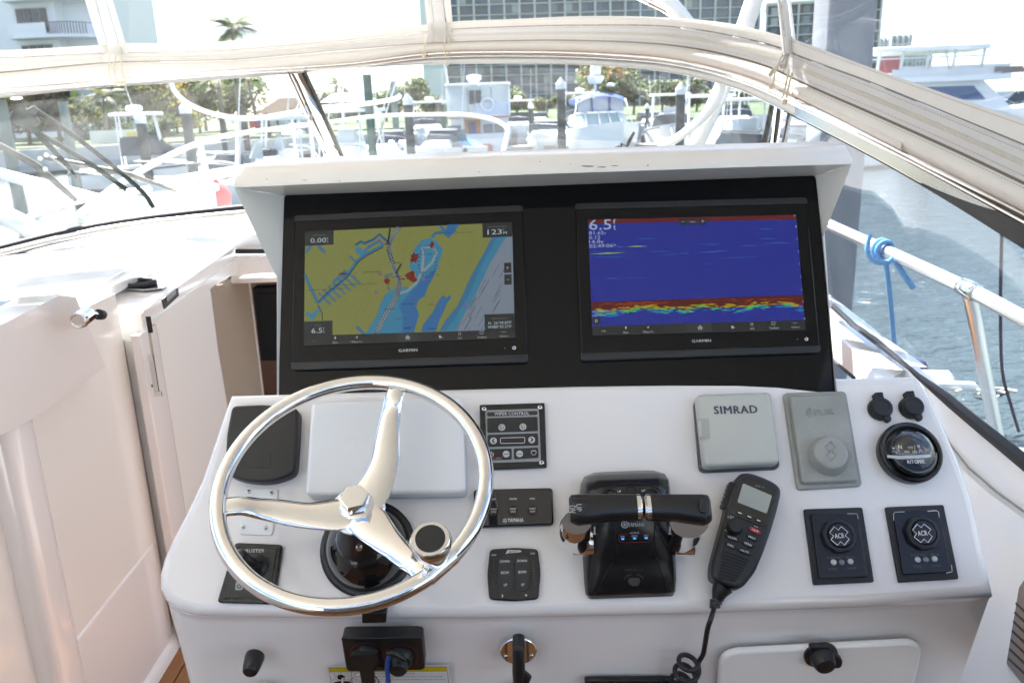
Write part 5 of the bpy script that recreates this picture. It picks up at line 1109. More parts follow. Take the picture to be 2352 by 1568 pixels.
# levers
def Lp(x_, y_, h): u_, v_ = tr.pl.uv(*ZC(x_, y_), h); return Vector((u_, v_, h))
def grip(xa, xb, sgn, nm):
    prof = []
    n_ = 9; rr = []
    st = [(xa, 318, 480, .6), (xa + (xb - xa) * .03, 302, 492, .9), (xa + (xb - xa) * .12, 298, 508, 1), (xa + (xb - xa) * .3, 298, 498, 1), (xa + (xb - xa) * .6, 298, 478, 1), (xa + (xb - xa) * .93, 298, 474, 1), (xb, 300, 472, .96)]
    for x_, yt, yb, k in st:
        a = Lp(x_, yt, .128); b = Lp(x_, yb, .120); c = (a + b) / 2; hv = (a - b).length / 2; hh = .017 * k
        rr.append([Vector((c.x, c.y + hv * math.copysign(abs(math.cos(t)) ** .65, math.cos(t)), c.z + hh * math.copysign(abs(math.sin(t)) ** .7, math.sin(t)))) for t in [k2 / 20 * 6.2832 for k2 in range(20)]])
    fine = []
    for i in range(len(rr) - 1):
        for k in range(3): fine.append([a.lerp(b, k / 3) for a, b in zip(rr[i], rr[i + 1])])
    fine.append(rr[-1]); lv = tr.part(nm, G().rings(fine), mat('lever grip', (.010, .010, .011), .3), smooth=60)
    # chrome band at the inner end
    e = [[v.lerp(sum(rr[-1], Vector()) / 20, -.02) + Vector((sgn * d, 0, 0)) for v in rr[-1]] for d in (0, .005)]
    e.append([v.lerp(sum(e[-1], Vector()) / 20, .25) + Vector((sgn * .003, 0, 0)) for v in e[-1]]); sub(lv, 'chrome_band', G().rings(e), CHR, 50)
    return lv
lg = grip(132, 580, 1, 'left_grip'.replace('left_', 'lever_')); rg = grip(1076, 672, -1, 'lever_grip')
def arm(pts, ws, par):
    P3 = smooth_path([Lp(*p) for p in pts], 5); m_ = len(P3); rr = []
    for i, p in enumerate(P3):
        k = i / (m_ - 1) * (len(ws) - 1); j = min(int(k), len(ws) - 2); w_ = ws[j] * (1 - k + j) + ws[j + 1] * (k - j)
        rr.append([p + Vector((w_ * math.cos(t) * 1.0, w_ * .75 * math.sin(t), .3 * w_ * math.sin(t))) for t in [k2 / 16 * 6.2832 for k2 in range(16)]])
    sub(par, 'lever_arm', G().rings(rr), CHR, 60)
arm([(180, 485, .112), (168, 530, .095), (172, 590, .070), (205, 640, .048)], [.020, .022, .021, .018], lg)
arm([(940, 485, .112), (925, 530, .095), (912, 590, .070), (880, 635, .048)], [.026, .022, .020, .018], rg)
for (x0, x1) in ((140, 285), (822, 958)):
    a = Lp(x0, 630, .042); b = Lp(x1, 622, .042); g = G(); g.tube([a, a + (b - a) * .06, b], [.013, .017, .019], 28); tr.part('pivot_hub', g, CHR, smooth=45)
sub(lg, 'trim_switch', G().prism(rnd_poly([(Lp(*q).x, Lp(*q).y) for q in ((150, 345, .146), (238, 340, .146), (240, 440, .146), (152, 448, .146))], .006, 4), .138, .1475, .002, 2), BLK, 40)
def ltext(txt, a, b, hw, par):
    A = Lp(*a, .1482); B = Lp(*b, .1482); V, Fc = text_mesh(txt, .01); x0 = min(v[0] for v in V); x1 = max(v[0] for v in V); y0 = min(v[1] for v in V); y1 = max(v[1] for v in V); e = B - A; n_ = Vector((-e.y, e.x, 0)).normalized() * hw
    sub(par, 'lettering', G().add([A + e * ((v[0] - x0) / (x1 - x0)) + n_ * ((v[1] - y0) / (y1 - y0) - .5) for v in V], Fc), LP, None)
ltext('UP', (194, 362), (194, 410), .007, lg); ltext('DN', (152, 372), (152, 420), .008, lg)
sub(rg, 'end_switch', G().prism(rnd_poly([(Lp(*q).x, Lp(*q).y) for q in ((1008, 322, .146), (1062, 332, .146), (1066, 428, .146), (1008, 418, .146))], .006, 4), .138, .1462, .0015, 2), BLK, 40)
# --- handheld radio microphone
mi = on('radio_handset', 'black handheld marine radio microphone with grey screen and coiled cord', 'handset', *ZD(480, 1090))
mo = [(455, 692), (520, 694), (600, 722), (680, 760), (722, 800), (722, 850), (690, 980), (650, 1110), (600, 1250), (545, 1380), (470, 1475), (430, 1495), (375, 1490), (262, 1438), (240, 1405), (245, 1320), (290, 1150), (330, 1010), (348, 930), (385, 800), (425, 715)]
HM = .036
mpoly = rnd_poly(mi.poly(ZD, mo, HM * .6), .006, 3)
mb = mi.part('body', G().prism(mpoly, .006, HM, .007, 5), mat('handset rubber', (.013, .014, .018), .42), smooth=60)
mi.part('back_clip', G().prism(inset(ccw(mpoly), .02), 0, .008), BLK)
def mp2(pts, h=HM): return mi.poly(ZD, pts, h)
mi.part('screen_surround', G().prism(rnd_poly(mp2([(432, 738), (560, 722), (690, 800), (700, 850), (640, 1050), (600, 1052), (385, 968), (384, 930)], HM + .001), .004, 3), HM - .001, HM + .0012, .0006, 2), BLKG, smooth=40)
mi.part('screen', G().flat(rnd_poly(mp2([(474, 752), (676, 838), (640, 964), (434, 884)], HM + .0016), .002, 3), HM + .0016), mat('grey liquid crystal', (.34, .37, .34), .12, coat=.6), smooth=None)
mi.text('GHS 10', ZD(560, 768), ZD(620, 782), 12 * .574 * K, GP, HM + .0016)
for x_, y_ in ((452, 960), (518, 986), (582, 1012)):
    k_ = mi.part('soft_key', G().prism(rnd_poly(mp2([(x_ - 24, y_ - 20), (x_ + 24, y_ - 2), (x_ + 20, y_ + 20), (x_ - 26, y_ + 2)], HM + .002), .003, 3), HM, HM + .0028, .0008, 2), BLKS, smooth=40)
    g = G(); g.stroke(mp2([(x_ - 13, y_ - 6), (x_ + 13, y_ + 4)], HM + .003), .0014, HM + .0031); sub(k_, 'dash_mark', g, WHT, None)
for txt, x_, y_, w_, m_ in (('CLEAR', 402, 1133, 56, BLKS), ('HI/LO', 537, 1130, 44, BLKS), ('MENU', 510, 1176, 48, BLKS), ('DSC', 388, 1185, 40, BLKS), ('VOL/SQL', 487, 1226, 60, BLKS), ('16/9', 559, 1081, 42, mat('red key', (.42, .015, .02), .35))):
    k_ = mi.part('key', G().prism(rnd_poly(mp2([(x_ - w_ * .92, y_ - 34), (x_ + w_ * .92, y_ + 4), (x_ + w_ * .86, y_ + 34), (x_ - w_ * .95, y_ - 2)], HM + .002), .006, 4), HM, HM + .003, .001, 2), m_, smooth=40)
    mi.text(txt, ZD(x_ - w_ * .52, y_ - 9), ZD(x_ + w_ * .52, y_ + 9), 15 * .574 * K, LP, HM + .0034, bold=.01)
c = mi.pl.uv(*ZD(420, 1052), HM + .008); g = G()
for k in range(1): g.lathe([(.0165, HM - .001), (.0165, HM + .002), (.0140, HM + .004), (.0135, HM + .011), (.012, HM + .013), (.001, HM + .0135)], 24, c, k=.72)
mi.part('tuning_knob', g, BLK, smooth=40)
for txt, a, b in (('PUSH', (386, 980), (412, 990)), ('ENTER', (367, 984), (398, 996)), ('PWR', (553, 1050), (580, 1060)), ('WX', (346, 1078), (362, 1082))): mi.text(txt, ZD(*a), ZD(*b), 9 * .574 * K, LP, HM + .0008)
SLOT = mat('slot black', (.003, .003, .003), .7)
for k in range(9):
    t = k / 8; xa, ya = 345 - 42 * t, 1222 + 180 * t; xb, yb = 518 - 95 * t, 1290 + 142 * t
    pts = [(xa, ya), (xa * .7 + xb * .3, ya * .72 + yb * .28 + 8), (xb - 10, yb + 0), (xb, yb)]
    mi.part('speaker_slot', G().prism(inset(ccw(mp2([(xa, ya), (xb, yb - 4), (xb - 4, yb + 9), (xa - 3, ya + 13)], HM)), 0), HM - .002, HM + .0006), SLOT, smooth=None)
g = G()
for k in range(6):
    x_ = 390 - k * 9; y_ = 770 + k * 28; a = mi.pl.uv(*ZD(x_, y_), .02); g.tube([(a[0] - .001, a[1], .012), (a[0] - .001, a[1], .028)], .0045, 8)
mi.part('talk_button', g, BLK, smooth=60)
# boot, cord, coils
def Dp(x_, y_, h): return D.at(0, 0) if False else D.hit(*ZD(x_, y_), h)
def Cp(x_, y_, h, base=D): return mi.L(base.hit(*ZC(x_, y_), h))
cord = [Cp(1165, 915, .020), Cp(1140, 960, .018), Cp(1125, 1010, .014)]
mi.part('strain_relief', G().tube([cord[0], cord[1], cord[2]], [.015, .011, .007], 14), BLK, smooth=60)
for k in range(3):
    p = Cp(1122 - k * 6, 1000 + k * 22, .013); mi.part('relief_ring', G().tube([p, p + Vector((0, -.004, 0))], .0095 - k * .001, 12), BLK)
path = [Cp(1122, 1010, .013), Cp(1105, 1060, .016), Cp(1085, 1130, .030), Cp(1062, 1200, .030, F), Cp(1045, 1300, .028, F), Cp(1032, 1370, .026, F), Cp(1010, 1410, .024, F)]
path = smooth_path(path, 6)
hel = []
ax0 = Cp(950, 1405, .022, F); ax1 = Cp(880, 1600, .022, F); turns = 4.2; nn = 90
axd = (ax1 - ax0); adn = axd.normalized(); s1 = adn.orthogonal().normalized(); s2 = adn.cross(s1)
e1 = mi.M.inverted().to_3x3() @ CR; e1 = (e1 - adn * e1.dot(adn)).normalized(); e2 = adn.cross(e1)
for i in range(nn + 1):
    t = i / nn; a = t * turns * 6.2832 + .2; r_ = .0165 * min(1, .7 + t * 2)
    hel.append(ax0 + axd * (t * 1.35 + .055 * math.sin(a)) + e1 * (r_ * 1.0 * math.cos(a)) + e2 * (r_ * math.sin(a)))
mi.part('coiled_cord', G().tube(path[:-3] + smooth_path([path[-4], path[-1], hel[0], hel[2]], 4)[4:-1] + hel[2:], .0036, 10), BLK, smooth=70)
# --- square grey-white cover
sm = on('autopilot_cover', 'square light grey plastic cover printed with dark letters', 'cover', *ZD(430, 400))
so_ = rnd_poly(sm.poly(ZD, [(152, 132), (662, 116), (735, 608), (176, 668)], .022), .009, 5)
SMM = mat('pale grey plastic', (.50, .50, .455), .5, bump=.1, bscale=900)
sm.part('shell', G().prism(rnd_poly(sm.poly(ZD, [(150, 130), (668, 114), (736, 612), (205, 640)], .026), .009, 5), .004, .026, .007, 4, fan=True), SMM, smooth=60)
sm.part('base', G().prism(rnd_poly(sm.poly(ZD, [(126, 175), (660, 120), (730, 655), (168, 680)], .004), .010, 5), 0, .007, .002, 2), mat('mid grey plastic', (.075, .078, .08), .5), smooth=50)
sm.text('SIMRAD', ZD(270, 243), ZD(575, 236), 56 * .5739 * K, mat('blue grey print', (.06, .07, .09), .5), .0264, bold=.045)
sm.part('finger_recess', G().prism(rnd_poly(sm.poly(ZD, [(166, 304), (232, 300), (246, 442), (176, 450)], .0264), .002, 3), .0255, .0265, 0), mat('recess grey', (.40, .40, .36), .6))
sm.part('finger_latch', G().prism(rnd_poly(sm.poly(ZD, [(160, 318), (182, 312), (192, 430), (172, 436)], .029), .002, 2), .02, .0295, .001), SMM)
# --- rubber grey cover
fc = on('camera_control_cover', 'translucent grey rubber cover with raised round knob and faint raised lettering', 'cover', *ZD(1030, 455))
FLM = mat('grey silicone', (.35, .355, .33), .34, noise=(16, .35, (.28, .285, .265)))
fo = rnd_poly(fc.poly(ZD, [(752, 124), (1190, 110), (1306, 775), (850, 802)], .004), .008, 5)
fc.part('skirt', G().prism(fo, 0, .006, .003, 3), FLM, smooth=60)
fc.part('raised_body', G().prism(rnd_poly(fc.poly(ZD, [(800, 140), (1186, 126), (1282, 735), (892, 752)], .016), .006, 4), .004, .016, .004, 4), FLM, smooth=60)
c = fc.pl.uv(*ZD(1088, 540), .034); c0 = fc.pl.uv(*ZD(1070, 565), .016)
fc.part('knob_cover', G().rings([[(q[0] + r_ * math.cos(k / 40 * 6.2832), q[1] + r_ * math.sin(k / 40 * 6.2832), h) for k in range(40)] for q, r_, h in ((c0, .0305, .015), (c0, .0290, .020), (c, .0258, .024), (c, .0250, .034), (c, .0232, .0365), (c, .017, .037), (c, .001, .037))]), FLM, smooth=60)
raised(fc, 'FLIR', ZD(975, 258), ZD(1115, 250), 40 * .5739 * K, FLM, .0155, .0172, bold=.0)
def dia(cx_, cy2, r, h, Zf, t, m_=FLM, w_=.0012):
    g = G(); p = [Vector((*t.pl.uv(*Zf(cx_ + r * a, cy2 + r * b), h), h)) for a, b in ((0, -1), (1, 0), (0, 1), (-1, 0))]; g.tube(p, w_, 6, True); t.part('raised_diamond', g, m_)
dia(1085, 500, 36, .0372, ZD, fc); dia(1090, 560, 36, .0372, ZD, fc); dia(937, 248, 20, .0162, ZD, fc); dia(937, 272, 20, .0162, ZD, fc)
SCR = mat('pale scuff', (.45, .47, .46), .6); g = G()
for k in range(46):
    x_ = rnd.uniform(850, 1270); y_ = rnd.uniform(330, 745)
    if abs(x_ - 1080) < 120 and abs(y_ - 545) < 120: continue
    if x_ < 815 + (y_ - 140) * .15 + 10 or x_ > 1180 + (y_ - 126) * .155 - 10: continue
    a = rnd.uniform(0, 3.1); L_ = rnd.uniform(3, 18); g.stroke(fc.poly(ZD, [(x_, y_), (x_ + L_ * math.cos(a) * .5, y_ + L_ * math.sin(a) * .5 + 1), (x_ + L_ * math.cos(a), y_ + L_ * math.sin(a))], .0163), [.0001, rnd.uniform(.0004, .0016), .0001], .0163)
fc.part('scuffs', g, SCR, smooth=None, kind='stuff')
# --- two power sockets with hinged caps
def socket(qc, lab):
    t = on('power_socket', lab, 'socket', *ZD(*qc), group='round black power sockets with rubber caps'); t.part('bezel', G().lathe([(.0265, 0), (.0265, .004), (.024, .0075), (.022, .008)], 36, k=.67), BLKS, smooth=40)
    t.part('cap', G().lathe([(.0235, .007), (.0235, .0125), (.021, .0155), (.0155, .016), (.015, .0152), (.001, .0152)], 36, (.001, .0), k=.67), RUB, smooth=35)
    t.part('hinge', G().prism(rnd_poly([(-.006, .012), (.006, .0125), (.006, .0245), (-.0065, .024)], .002, 3), .0, .0155, .003, 3), RUB, smooth=40)
    t.part('pull_tab', G().prism(rnd_poly([(-.001, -.0125), (.0105, -.012), (.011, -.0205), (.0065, -.024), (.0012, -.022)], .003, 3), .006, .0135, .002, 2), RUB, smooth=40)
socket((1420, 242), 'round black capped power socket nearer the grey rubber cover'); socket((1636, 232), 'round black capped power socket at the upper right corner of the dash')
# --- compass
cm = on('compass', 'round black dash compass with clear dome and white dial numbers', 'compass', *M3(890, 850))
cm.part('bezel', G().lathe([(.0455, 0), (.0462, .006), (.0465, .014), (.0455, .018), (.0430, .0195), (.0395, .0185), (.0380, .014), (.036, .010)], 56), BLKS, smooth=45)
cm.part('inner_cup', G().lathe([(.0405, .010), (.0360, .0135), (.001, .0135)], 48), BLKG, smooth=60)
def cmp_(x_, y_, h): u_, v_ = cm.pl.uv(*M3(x_, y_), h); return u_, v_
def ddome(r, h, n=40, m=10, top=1.0, cx_=0, cy2=0, hb_=.0135):
    return [[(cx_ + r * math.cos(a) * math.cos(2 * math.pi * k / n), cy2 + r * math.cos(a) * math.sin(2 * math.pi * k / n), hb_ + h * math.sin(a)) for k in range(n)] for a in [i / m * math.pi / 2 * .98 for i in range(m + 1)]]
cm.part('card_bowl', G().rings(ddome(.0255, .0150, cy2=.000)), mat('compass card', (.012, .012, .013), .3), smooth=80)
cm.part('lower_hood', G().prism([(-.0335 * math.cos(R(a)) if False else .0345 * math.cos(R(a)), .0345 * math.sin(R(a)) - .0035) for a in range(180, 361, 10)], .012, .0275, .006, 4), BLKG, smooth=50)
g = G(); a_ = cmp_(500, 880, .030); b_2 = cmp_(1390, 865, .030); bh = .0058; mid = cmp_(950, 900, .030)
g.stroke([a_, (a_[0] * .5 + mid[0] * .5, mid[1] + .0004), mid, (b_2[0] * .5 + mid[0] * .5, mid[1] + .0006), b_2], [.0042, .0050, .0052, .0048, .0040], .0300); cm.part('white_band', g, mat('white band', (.5, .5, .52), .3), smooth=None)
def ct(txt, a, b, hpx, m_=LP, h=.0298, bold=.0):
    A, B = Vector(cmp_(*a, h)), Vector(cmp_(*b, h)); C = Vector(cmp_(a[0], a[1] - hpx, h)); cm.text_uv(txt, A, B, (C - A).length, m_, h, None, bold, 'dial_lettering')
ct('N', (722, 690), (795, 690), 78, bold=.03); ct('NW', (920, 702), (1026, 702), 50); ct('W', (1102, 682), (1164, 680), 72, bold=.02); ct('0', (718, 762), (744, 762), 40); ct('330', (845, 788), (946, 790), 42); ct('300', (1005, 787), (1095, 788), 40); ct('270', (1136, 762), (1190, 756), 44)
ct('RITCHIE', (905, 992), (1256, 984), 72, WHT, .0282, .045)
g = G()
for k in range(22):
    x_ = 600 + k * 29; y_ = 765 + 70 * math.sin(k / 21 * math.pi) ; c = cmp_(x_, y_, .0297); L_ = .0022 if k % 2 else .0011; g.stroke([(c[0], c[1]), (c[0] + .0001, c[1] - L_)], .0005, .0297)
c = cmp_(625, 715, .0297); g.disc(c, .0014, .0297, 6); cm.part('dial_ticks', g, LP, smooth=None)
g = G(); g.stroke([cmp_(1058, 655, .031), cmp_(1062, 825, .031)], .0010, .0305); cm.part('lubber_line', g, mat('yellow line', (.45, .42, .12), .5), smooth=None)
cm.part('glass_dome', G().rings(ddome(.0345, .027, n=48, m=14)), glassmat('dome glass', (.96, .97, .98), 2.2), smooth=80)
# --- spotlight point pads
def pad(outer, inner, kc, cross, lab, chip):
    t = on('spotlight_control', lab, 'control panel', *ZD(*kc), group='black rubber edged spotlight control pads')
    t.part('gasket', G().prism(rnd_poly(t.poly(ZD, outer, .004), .003, 3), 0, .005, .0015, 2), RUB, smooth=40)
    t.part('panel', G().prism(rnd_poly(t.poly(ZD, inner, .008), .003, 3), .004, .0085, .001, 2), mat('navy black panel', (.006, .008, .016), .25), smooth=40)
    c = t.pl.uv(*ZD(*kc), .012)
    g = G(); ring = []
    for r_, h in ((.0235, .008), (.0238, .012), (.0226, .0165), (.0185, .0175), (.0170, .0150)):
        ring.append([(c[0] + (r_ + (.0009 if (k // 4) % 2 else 0) * (r_ > .0225)) * math.cos(k / 64 * 6.2832), c[1] + (r_ + (.0009 if (k // 4) % 2 else 0) * (r_ > .0225)) * math.sin(k / 64 * 6.2832), h) for k in range(64)])
    g.rings(ring, caps=False); kb = t.part('control_ring', g, RUB, smooth=30)
    t.part('joystick_pad', G().lathe([(.0178, .010), (.0174, .0165), (.0164, .0185), (.001, .0192)], 36, c), MATS['navy black panel'], smooth=50)
    c = t.pl.uv(*ZD(*cross), .0196); g = G(); s_ = .0134; rot = R(cross_rot)
    cr_ = [(-1, .45), (-.45, .45), (-.45, 1), (.45, 1), (.45, .45), (1, .45), (1, -.45), (.45, -.45), (.45, -1), (-.45, -1), (-.45, -.45), (-1, -.45)]
    cr_ = [(a * .95, b * .95) for a, b in cr_]; pts = [(c[0] + s_ * (a * math.cos(rot) - b * math.sin(rot)), c[1] + s_ * (a * math.sin(rot) + b * math.cos(rot))) for a, b in cr_]
    g.stroke(pts + [pts[0]], .0010, .0196); t.part('cross_outline', g, LP, smooth=None)
    t.text('ACR', ZD(cross[0] - 33, cross[1] + 2), ZD(cross[0] + 33, cross[1] - 3), 34 * .5739 * K, LP, .0197, bold=.015)
    return t
cross_rot = 45
t1 = pad([(898, 932), (1306, 920), (1388, 1440), (966, 1460)], [(948, 966), (1276, 960), (1342, 1404), (1004, 1412)], (1142, 1118), (1146, 1118), 'black spotlight control pad with round knob, left of the two', 0)
t2 = pad([(1466, 918), (1872, 902), (1978, 1418), (1560, 1442)], [(1520, 952), (1838, 940), (1932, 1372), (1592, 1388)], (1725, 1098), (1725, 1100), 'black spotlight control pad at the lower right corner of the dash', 0)
LENS = mat('frosted lens', (.45, .50, .50), .2, coat=.5); LENS2 = mat('smoky lens', (.16, .17, .22), .2, coat=.5)
for t, o_ in ((t1, (0, 0)), (t2, (587, -18))):
    t.text('POINT PAD\u2122 URP-102', ZD(1060 + o_[0], 1270 + o_[1]), ZD(1255 + o_[0], 1266 + o_[1]), 17 * .5739 * K, GRY, .0088); t.text('SPEED', ZD(1072 + o_[0], 1350 + o_[1]), ZD(1134 + o_[0], 1348 + o_[1]), 16 * .5739 * K, GRY, .0088); t.text('ON/OFF', ZD(1198 + o_[0], 1346 + o_[1]), ZD(1266 + o_[0], 1344 + o_[1]), 16 * .5739 * K, GRY, .0088)
    for k, (x_, y_) in enumerate(((1106, 1302), (1163, 1302), (1224, 1296))):
        c = t.pl.uv(*ZD(x_ + o_[0], y_ + o_[1]), .009); t.part('button_lens', G().lathe([(.0042, .0078), (.0041, .0092), (.0026, .0100), (.0002, .0102)], 20, c), LENS2 if k == 1 else LENS, smooth=60)
g = G(); g.stroke(t2.poly(ZD, [(1524, 1010), (1522, 965), (1535, 953), (1600, 951)], .0087), .0006, .0087); g.stroke(t2.poly(ZD, [(1760, 946), (1820, 942), (1836, 950), (1842, 990)], .0087), .0008, .0087); g.stroke(t2.poly(ZD, [(1928, 1320), (1932, 1368), (1890, 1377)], .0087), .0008, .0087)
t2.part('worn_edge', g, LP, smooth=None)
g = G(); g.stroke(t1.poly(ZD, [(1200, 964), (1268, 964), (1278, 1000)], .0087), .0006, .0087); t1.part('worn_edge', g, LP, smooth=None)
# small black bracket at the dash front edge
br = on('edge_bracket', 'small black square bracket at the dash front edge under the wheel', 'bracket', 860, 1408)
br.part('plate', G().prism(rnd_poly([br.pl.uv(*q, .004) for q in ((834, 1380), (889, 1380), (889, 1409), (833, 1409))], .002), 0, .005, .001), BLKS)
fb = F.at(860, 1418); M_ = br.Mi @ fb.mat(); g = G().prism(rnd_poly([fb.uv(*q, .012) for q in ((833, 1398), (889, 1398), (888, 1421), (833, 1422))], .002), .0, .019, .001); g.xf(M_); br.part('lip', g, BLKS)

# ================================================================== LOWER FACE
def onF(name, label, cat, px, py, group=None): return T(name, label, cat, F.at(px, py), group=group)
kb_ = onF('key_switch_panel', 'black twin key switch panel with red ringed keys below the wheel', 'key switch', *M1(1110, 430))
kp = rnd_poly([kb_.pl.uv(*M1(*q), .02) for q in ((448, 190), (1722, 180), (1770, 690), (535, 716))], .008, 4)
kb_.part('box', G().prism(kp, 0, .022, .003, 3), BLK, smooth=45)
kb_.part('top_bevel', G().prism(rnd_poly([kb_.pl.uv(*M1(*q), .0225) for q in ((450, 200), (1700, 190), (1718, 236), (458, 246))], .002), .020, .0228, .001), DGR)
for x_, y_, s_ in ((850, 470, 1), (1390, 500, 1)):
    c = kb_.pl.uv(*M1(x_, y_), .024); g = G(); g.stroke([(c[0] + .0235 * math.cos(R(a)), c[1] + .0235 * math.sin(R(a))) for a in range(-50, 240, 10)], .0007, .0226); kb_.part('red_ring', g, mat('copper ring print', (.28, .05, .03), .4), smooth=None)
    kb_.part('key_barrel', G().lathe([(.021, .02), (.020, .030), (.016, .034), (.001, .035)], 28, c, k=.85), BLK, smooth=40)
c = kb_.pl.uv(*M1(820, 560), .04)
kb_.part('key', G().rings([[(c[0] + a * w_, c[1] + y_, .036 + b * .004) for a, b in ((-1, -1), (1, -1), (1, 1), (-1, 1))] for y_, w_ in ((.012, .018), (-.004, .020), (-.014, .010), (-.060, .0085), (-.074, .006))]), BLK, smooth=30)
g = G(); c2 = kb_.pl.uv(*M1(815, 905), .04); g.tube([(c2[0] + .020 * math.cos(t / 24 * 6.283), c2[1] + .017 * math.sin(t / 24 * 6.283), .038) for t in range(24)], .0011, 6, True); kb_.part('key_ring', g, SST, smooth=60)
c = kb_.pl.uv(*M1(1360, 560), .03); kb_.part('rotary_switch', G().lathe([(.014, .03), (.013, .044), (.011, .047), (.001, .0475)], 24, c), BLK, smooth=40)
kb_.part('switch_lanyard_clip', G().tube([Vector((*kb_.pl.uv(*M1(x_, y_), .045), .045)) for x_, y_ in ((1160, 430), (1260, 430), (1370, 490), (1450, 540))], [.003, .005, .004, .003], 8), BLK, smooth=60)
ly = [Vector((*kb_.pl.uv(*M1(x_, y_), .045), .045)) for x_, y_ in ((1205, 455), (1180, 560), (1172, 690), (1185, 860), (1185, 880))]
kb_.part('blue_lanyard', G().tube(smooth_path(ly, 4), .0034, 8), mat('blue cord', (.01, .06, .28), .4), smooth=60)
ly = [Vector((*kb_.pl.uv(*M1(x_, y_), .045), .045)) for x_, y_ in ((1186, 868), (1190, 1000))]; kb_.part('lanyard_ferrule', G().tube(ly, .0042, 10), SST, smooth=60)
kb_.text('YAMAHA', M1(1070, 676), M1(1300, 672), 34 * .2551 * K, mat('copper letters', (.16, .07, .04), .5), .0232, bold=.03)
g = G(); c = kb_.pl.uv(*M1(1030, 676), .0232); g.disc(c, .0042, .0232, 14); kb_.part('emblem', g, GRY, smooth=None)
# warning label
wl_ = onF('warning_label', 'white warning label with yellow bar below the key switch panel', 'label', *M1(1180, 800))
def wpx(pts, h=.0004): return [wl_.pl.uv(*M1(*q), h) for q in pts]
wl_.part('label', G().prism(wpx([(215, 640), (2140, 625), (2180, 1100), (330, 1120)]), 0, .0003), mat('label white', (.66, .66, .66), .35), smooth=None)
wl_.part('yellow_bar', G().flat(wpx([(250, 664), (2102, 648), (2106, 712), (264, 726)]), .0005), mat('label yellow', (.55, .42, .01), .4), smooth=None)
g = G(); g.stroke(wpx([(340, 1100), (250, 662), (2103, 646), (2160, 1100)]), .0008, .0006); g.stroke(wpx([(603, 726), (650, 1100)]), .0008, .0006); g.stroke(wpx([(264, 728), (2106, 714)]), .0005, .0006)
g.flat(wpx([(385, 805), (400, 775), (450, 763), (488, 780), (522, 805), (505, 825), (512, 850), (480, 855), (440, 848), (400, 838)]), .0006); g.flat(wpx([(310, 905), (350, 880), (420, 868), (560, 868), (620, 882), (645, 900), (700, 1100), (340, 1110)]), .0006)
for x_, y_ in ((335, 762), (405, 755), (445, 740), (548, 757), (352, 806), (368, 838), (330, 852), (398, 856), (566, 793), (580, 820), (554, 845), (590, 862), (368, 784)): g.stroke(wpx([(x_ - 14, y_), (x_, y_ - 3), (x_ + 14, y_)]), .0008, .0006)
wl_.part('pictogram', g, BLKS, smooth=None)
wl_.part('pictogram_arm', G().stroke(wpx([(478, 1000), (468, 900), (470, 826), (515, 822)]), .0032, .0008), MATS['label white'], smooth=None)
for txt, a, b in (('Carbon monoxide (CO) can cause brain damage or death.', (632, 761), (1615, 752)), ('Engine and generator exhaust contains odorless and colorless carbon monoxide gas.', (640, 804), (2058, 797)), ('Signs of carbon monoxide poisoning include nausea, headache, dizziness, drowsiness,', (650, 850), (2100, 841)), ('and lack of consciousness.', (658, 876), (1090, 872)), ('See information for carbon monoxide poisoning.', (900, 912), (1760, 905))):
    wl_.text(txt, M1(*a), M1(*b), 17 * .2551 * K, mat('label ink', (.03, .03, .03), .5) if 'See' not in txt else mat('label red ink', (.35, .03, .02), .5), .0006, bold=.01)
# ram-mount style swivel on a round steel plate
sm_ = onF('swivel_mount', 'round steel plate with three screws carrying a black swivel arm', 'mount', *ZF(1468, 418))
sm_.part('plate', G().lathe([(.0405, 0), (.0405, .002), (.039, .003), (.001, .003)], 44, k=.65), CHR, smooth=40)
for q in ((1466, 362), (1384, 461), (1556, 458)): screw(sm_, sm_.pl.uv(*ZF(*q), .003), .003, .0045)
c = Vector((*sm_.pl.uv(*ZF(1470, 390), .02), 0)); 
sm_.part('swivel_body', G().tube([c + Vector((0, 0, .003)), c + Vector((0, -.004, .02)), c + Vector((0, -.016, .034))], [.0085, .009, .008], 18), BLK, smooth=40)
c1 = Vector((*sm_.pl.uv(*ZF(1468, 455), .04), .04)); c2_ = Vector((*sm_.pl.uv(*ZF(1470, 560), .045), .045)); c3_ = Vector((*sm_.pl.uv(*ZF(1474, 680), .045), .045))
sm_.part('knurled_collar', G().tube([c1 + Vector((0, .010, -.004)), c1, c1 + Vector((0, -.008, 0))], [.008, .009, .0085], 14), BLK, smooth=30)
sm_.part('arm', G().tube([c1 + Vector((0, -.006, 0)), c2_, c3_], [.0085, .0092, .008], 18), BLK, smooth=50)
c4 = Vector((*sm_.pl.uv(*ZF(1520, 600), .045), .045)); sm_.part('wing_nut', G().tube([c4 + Vector((-.006, .014, 0)), c4 + Vector((.002, 0, 0)), c4 + Vector((0, -.012, 0))], [.004, .006, .0035], 10), BLK, smooth=50)
# black knob
kk = onF('pull_knob', 'small black tapered knob at the lower left of the console', 'knob', *ZE(1552, 1400))
kk.part('knob', G().lathe([(.020, 0), (.0205, .004), (.018, .020), (.0155, .028), (.013, .030), (.001, .0305)], 32, k=.68), BLK, smooth=35)
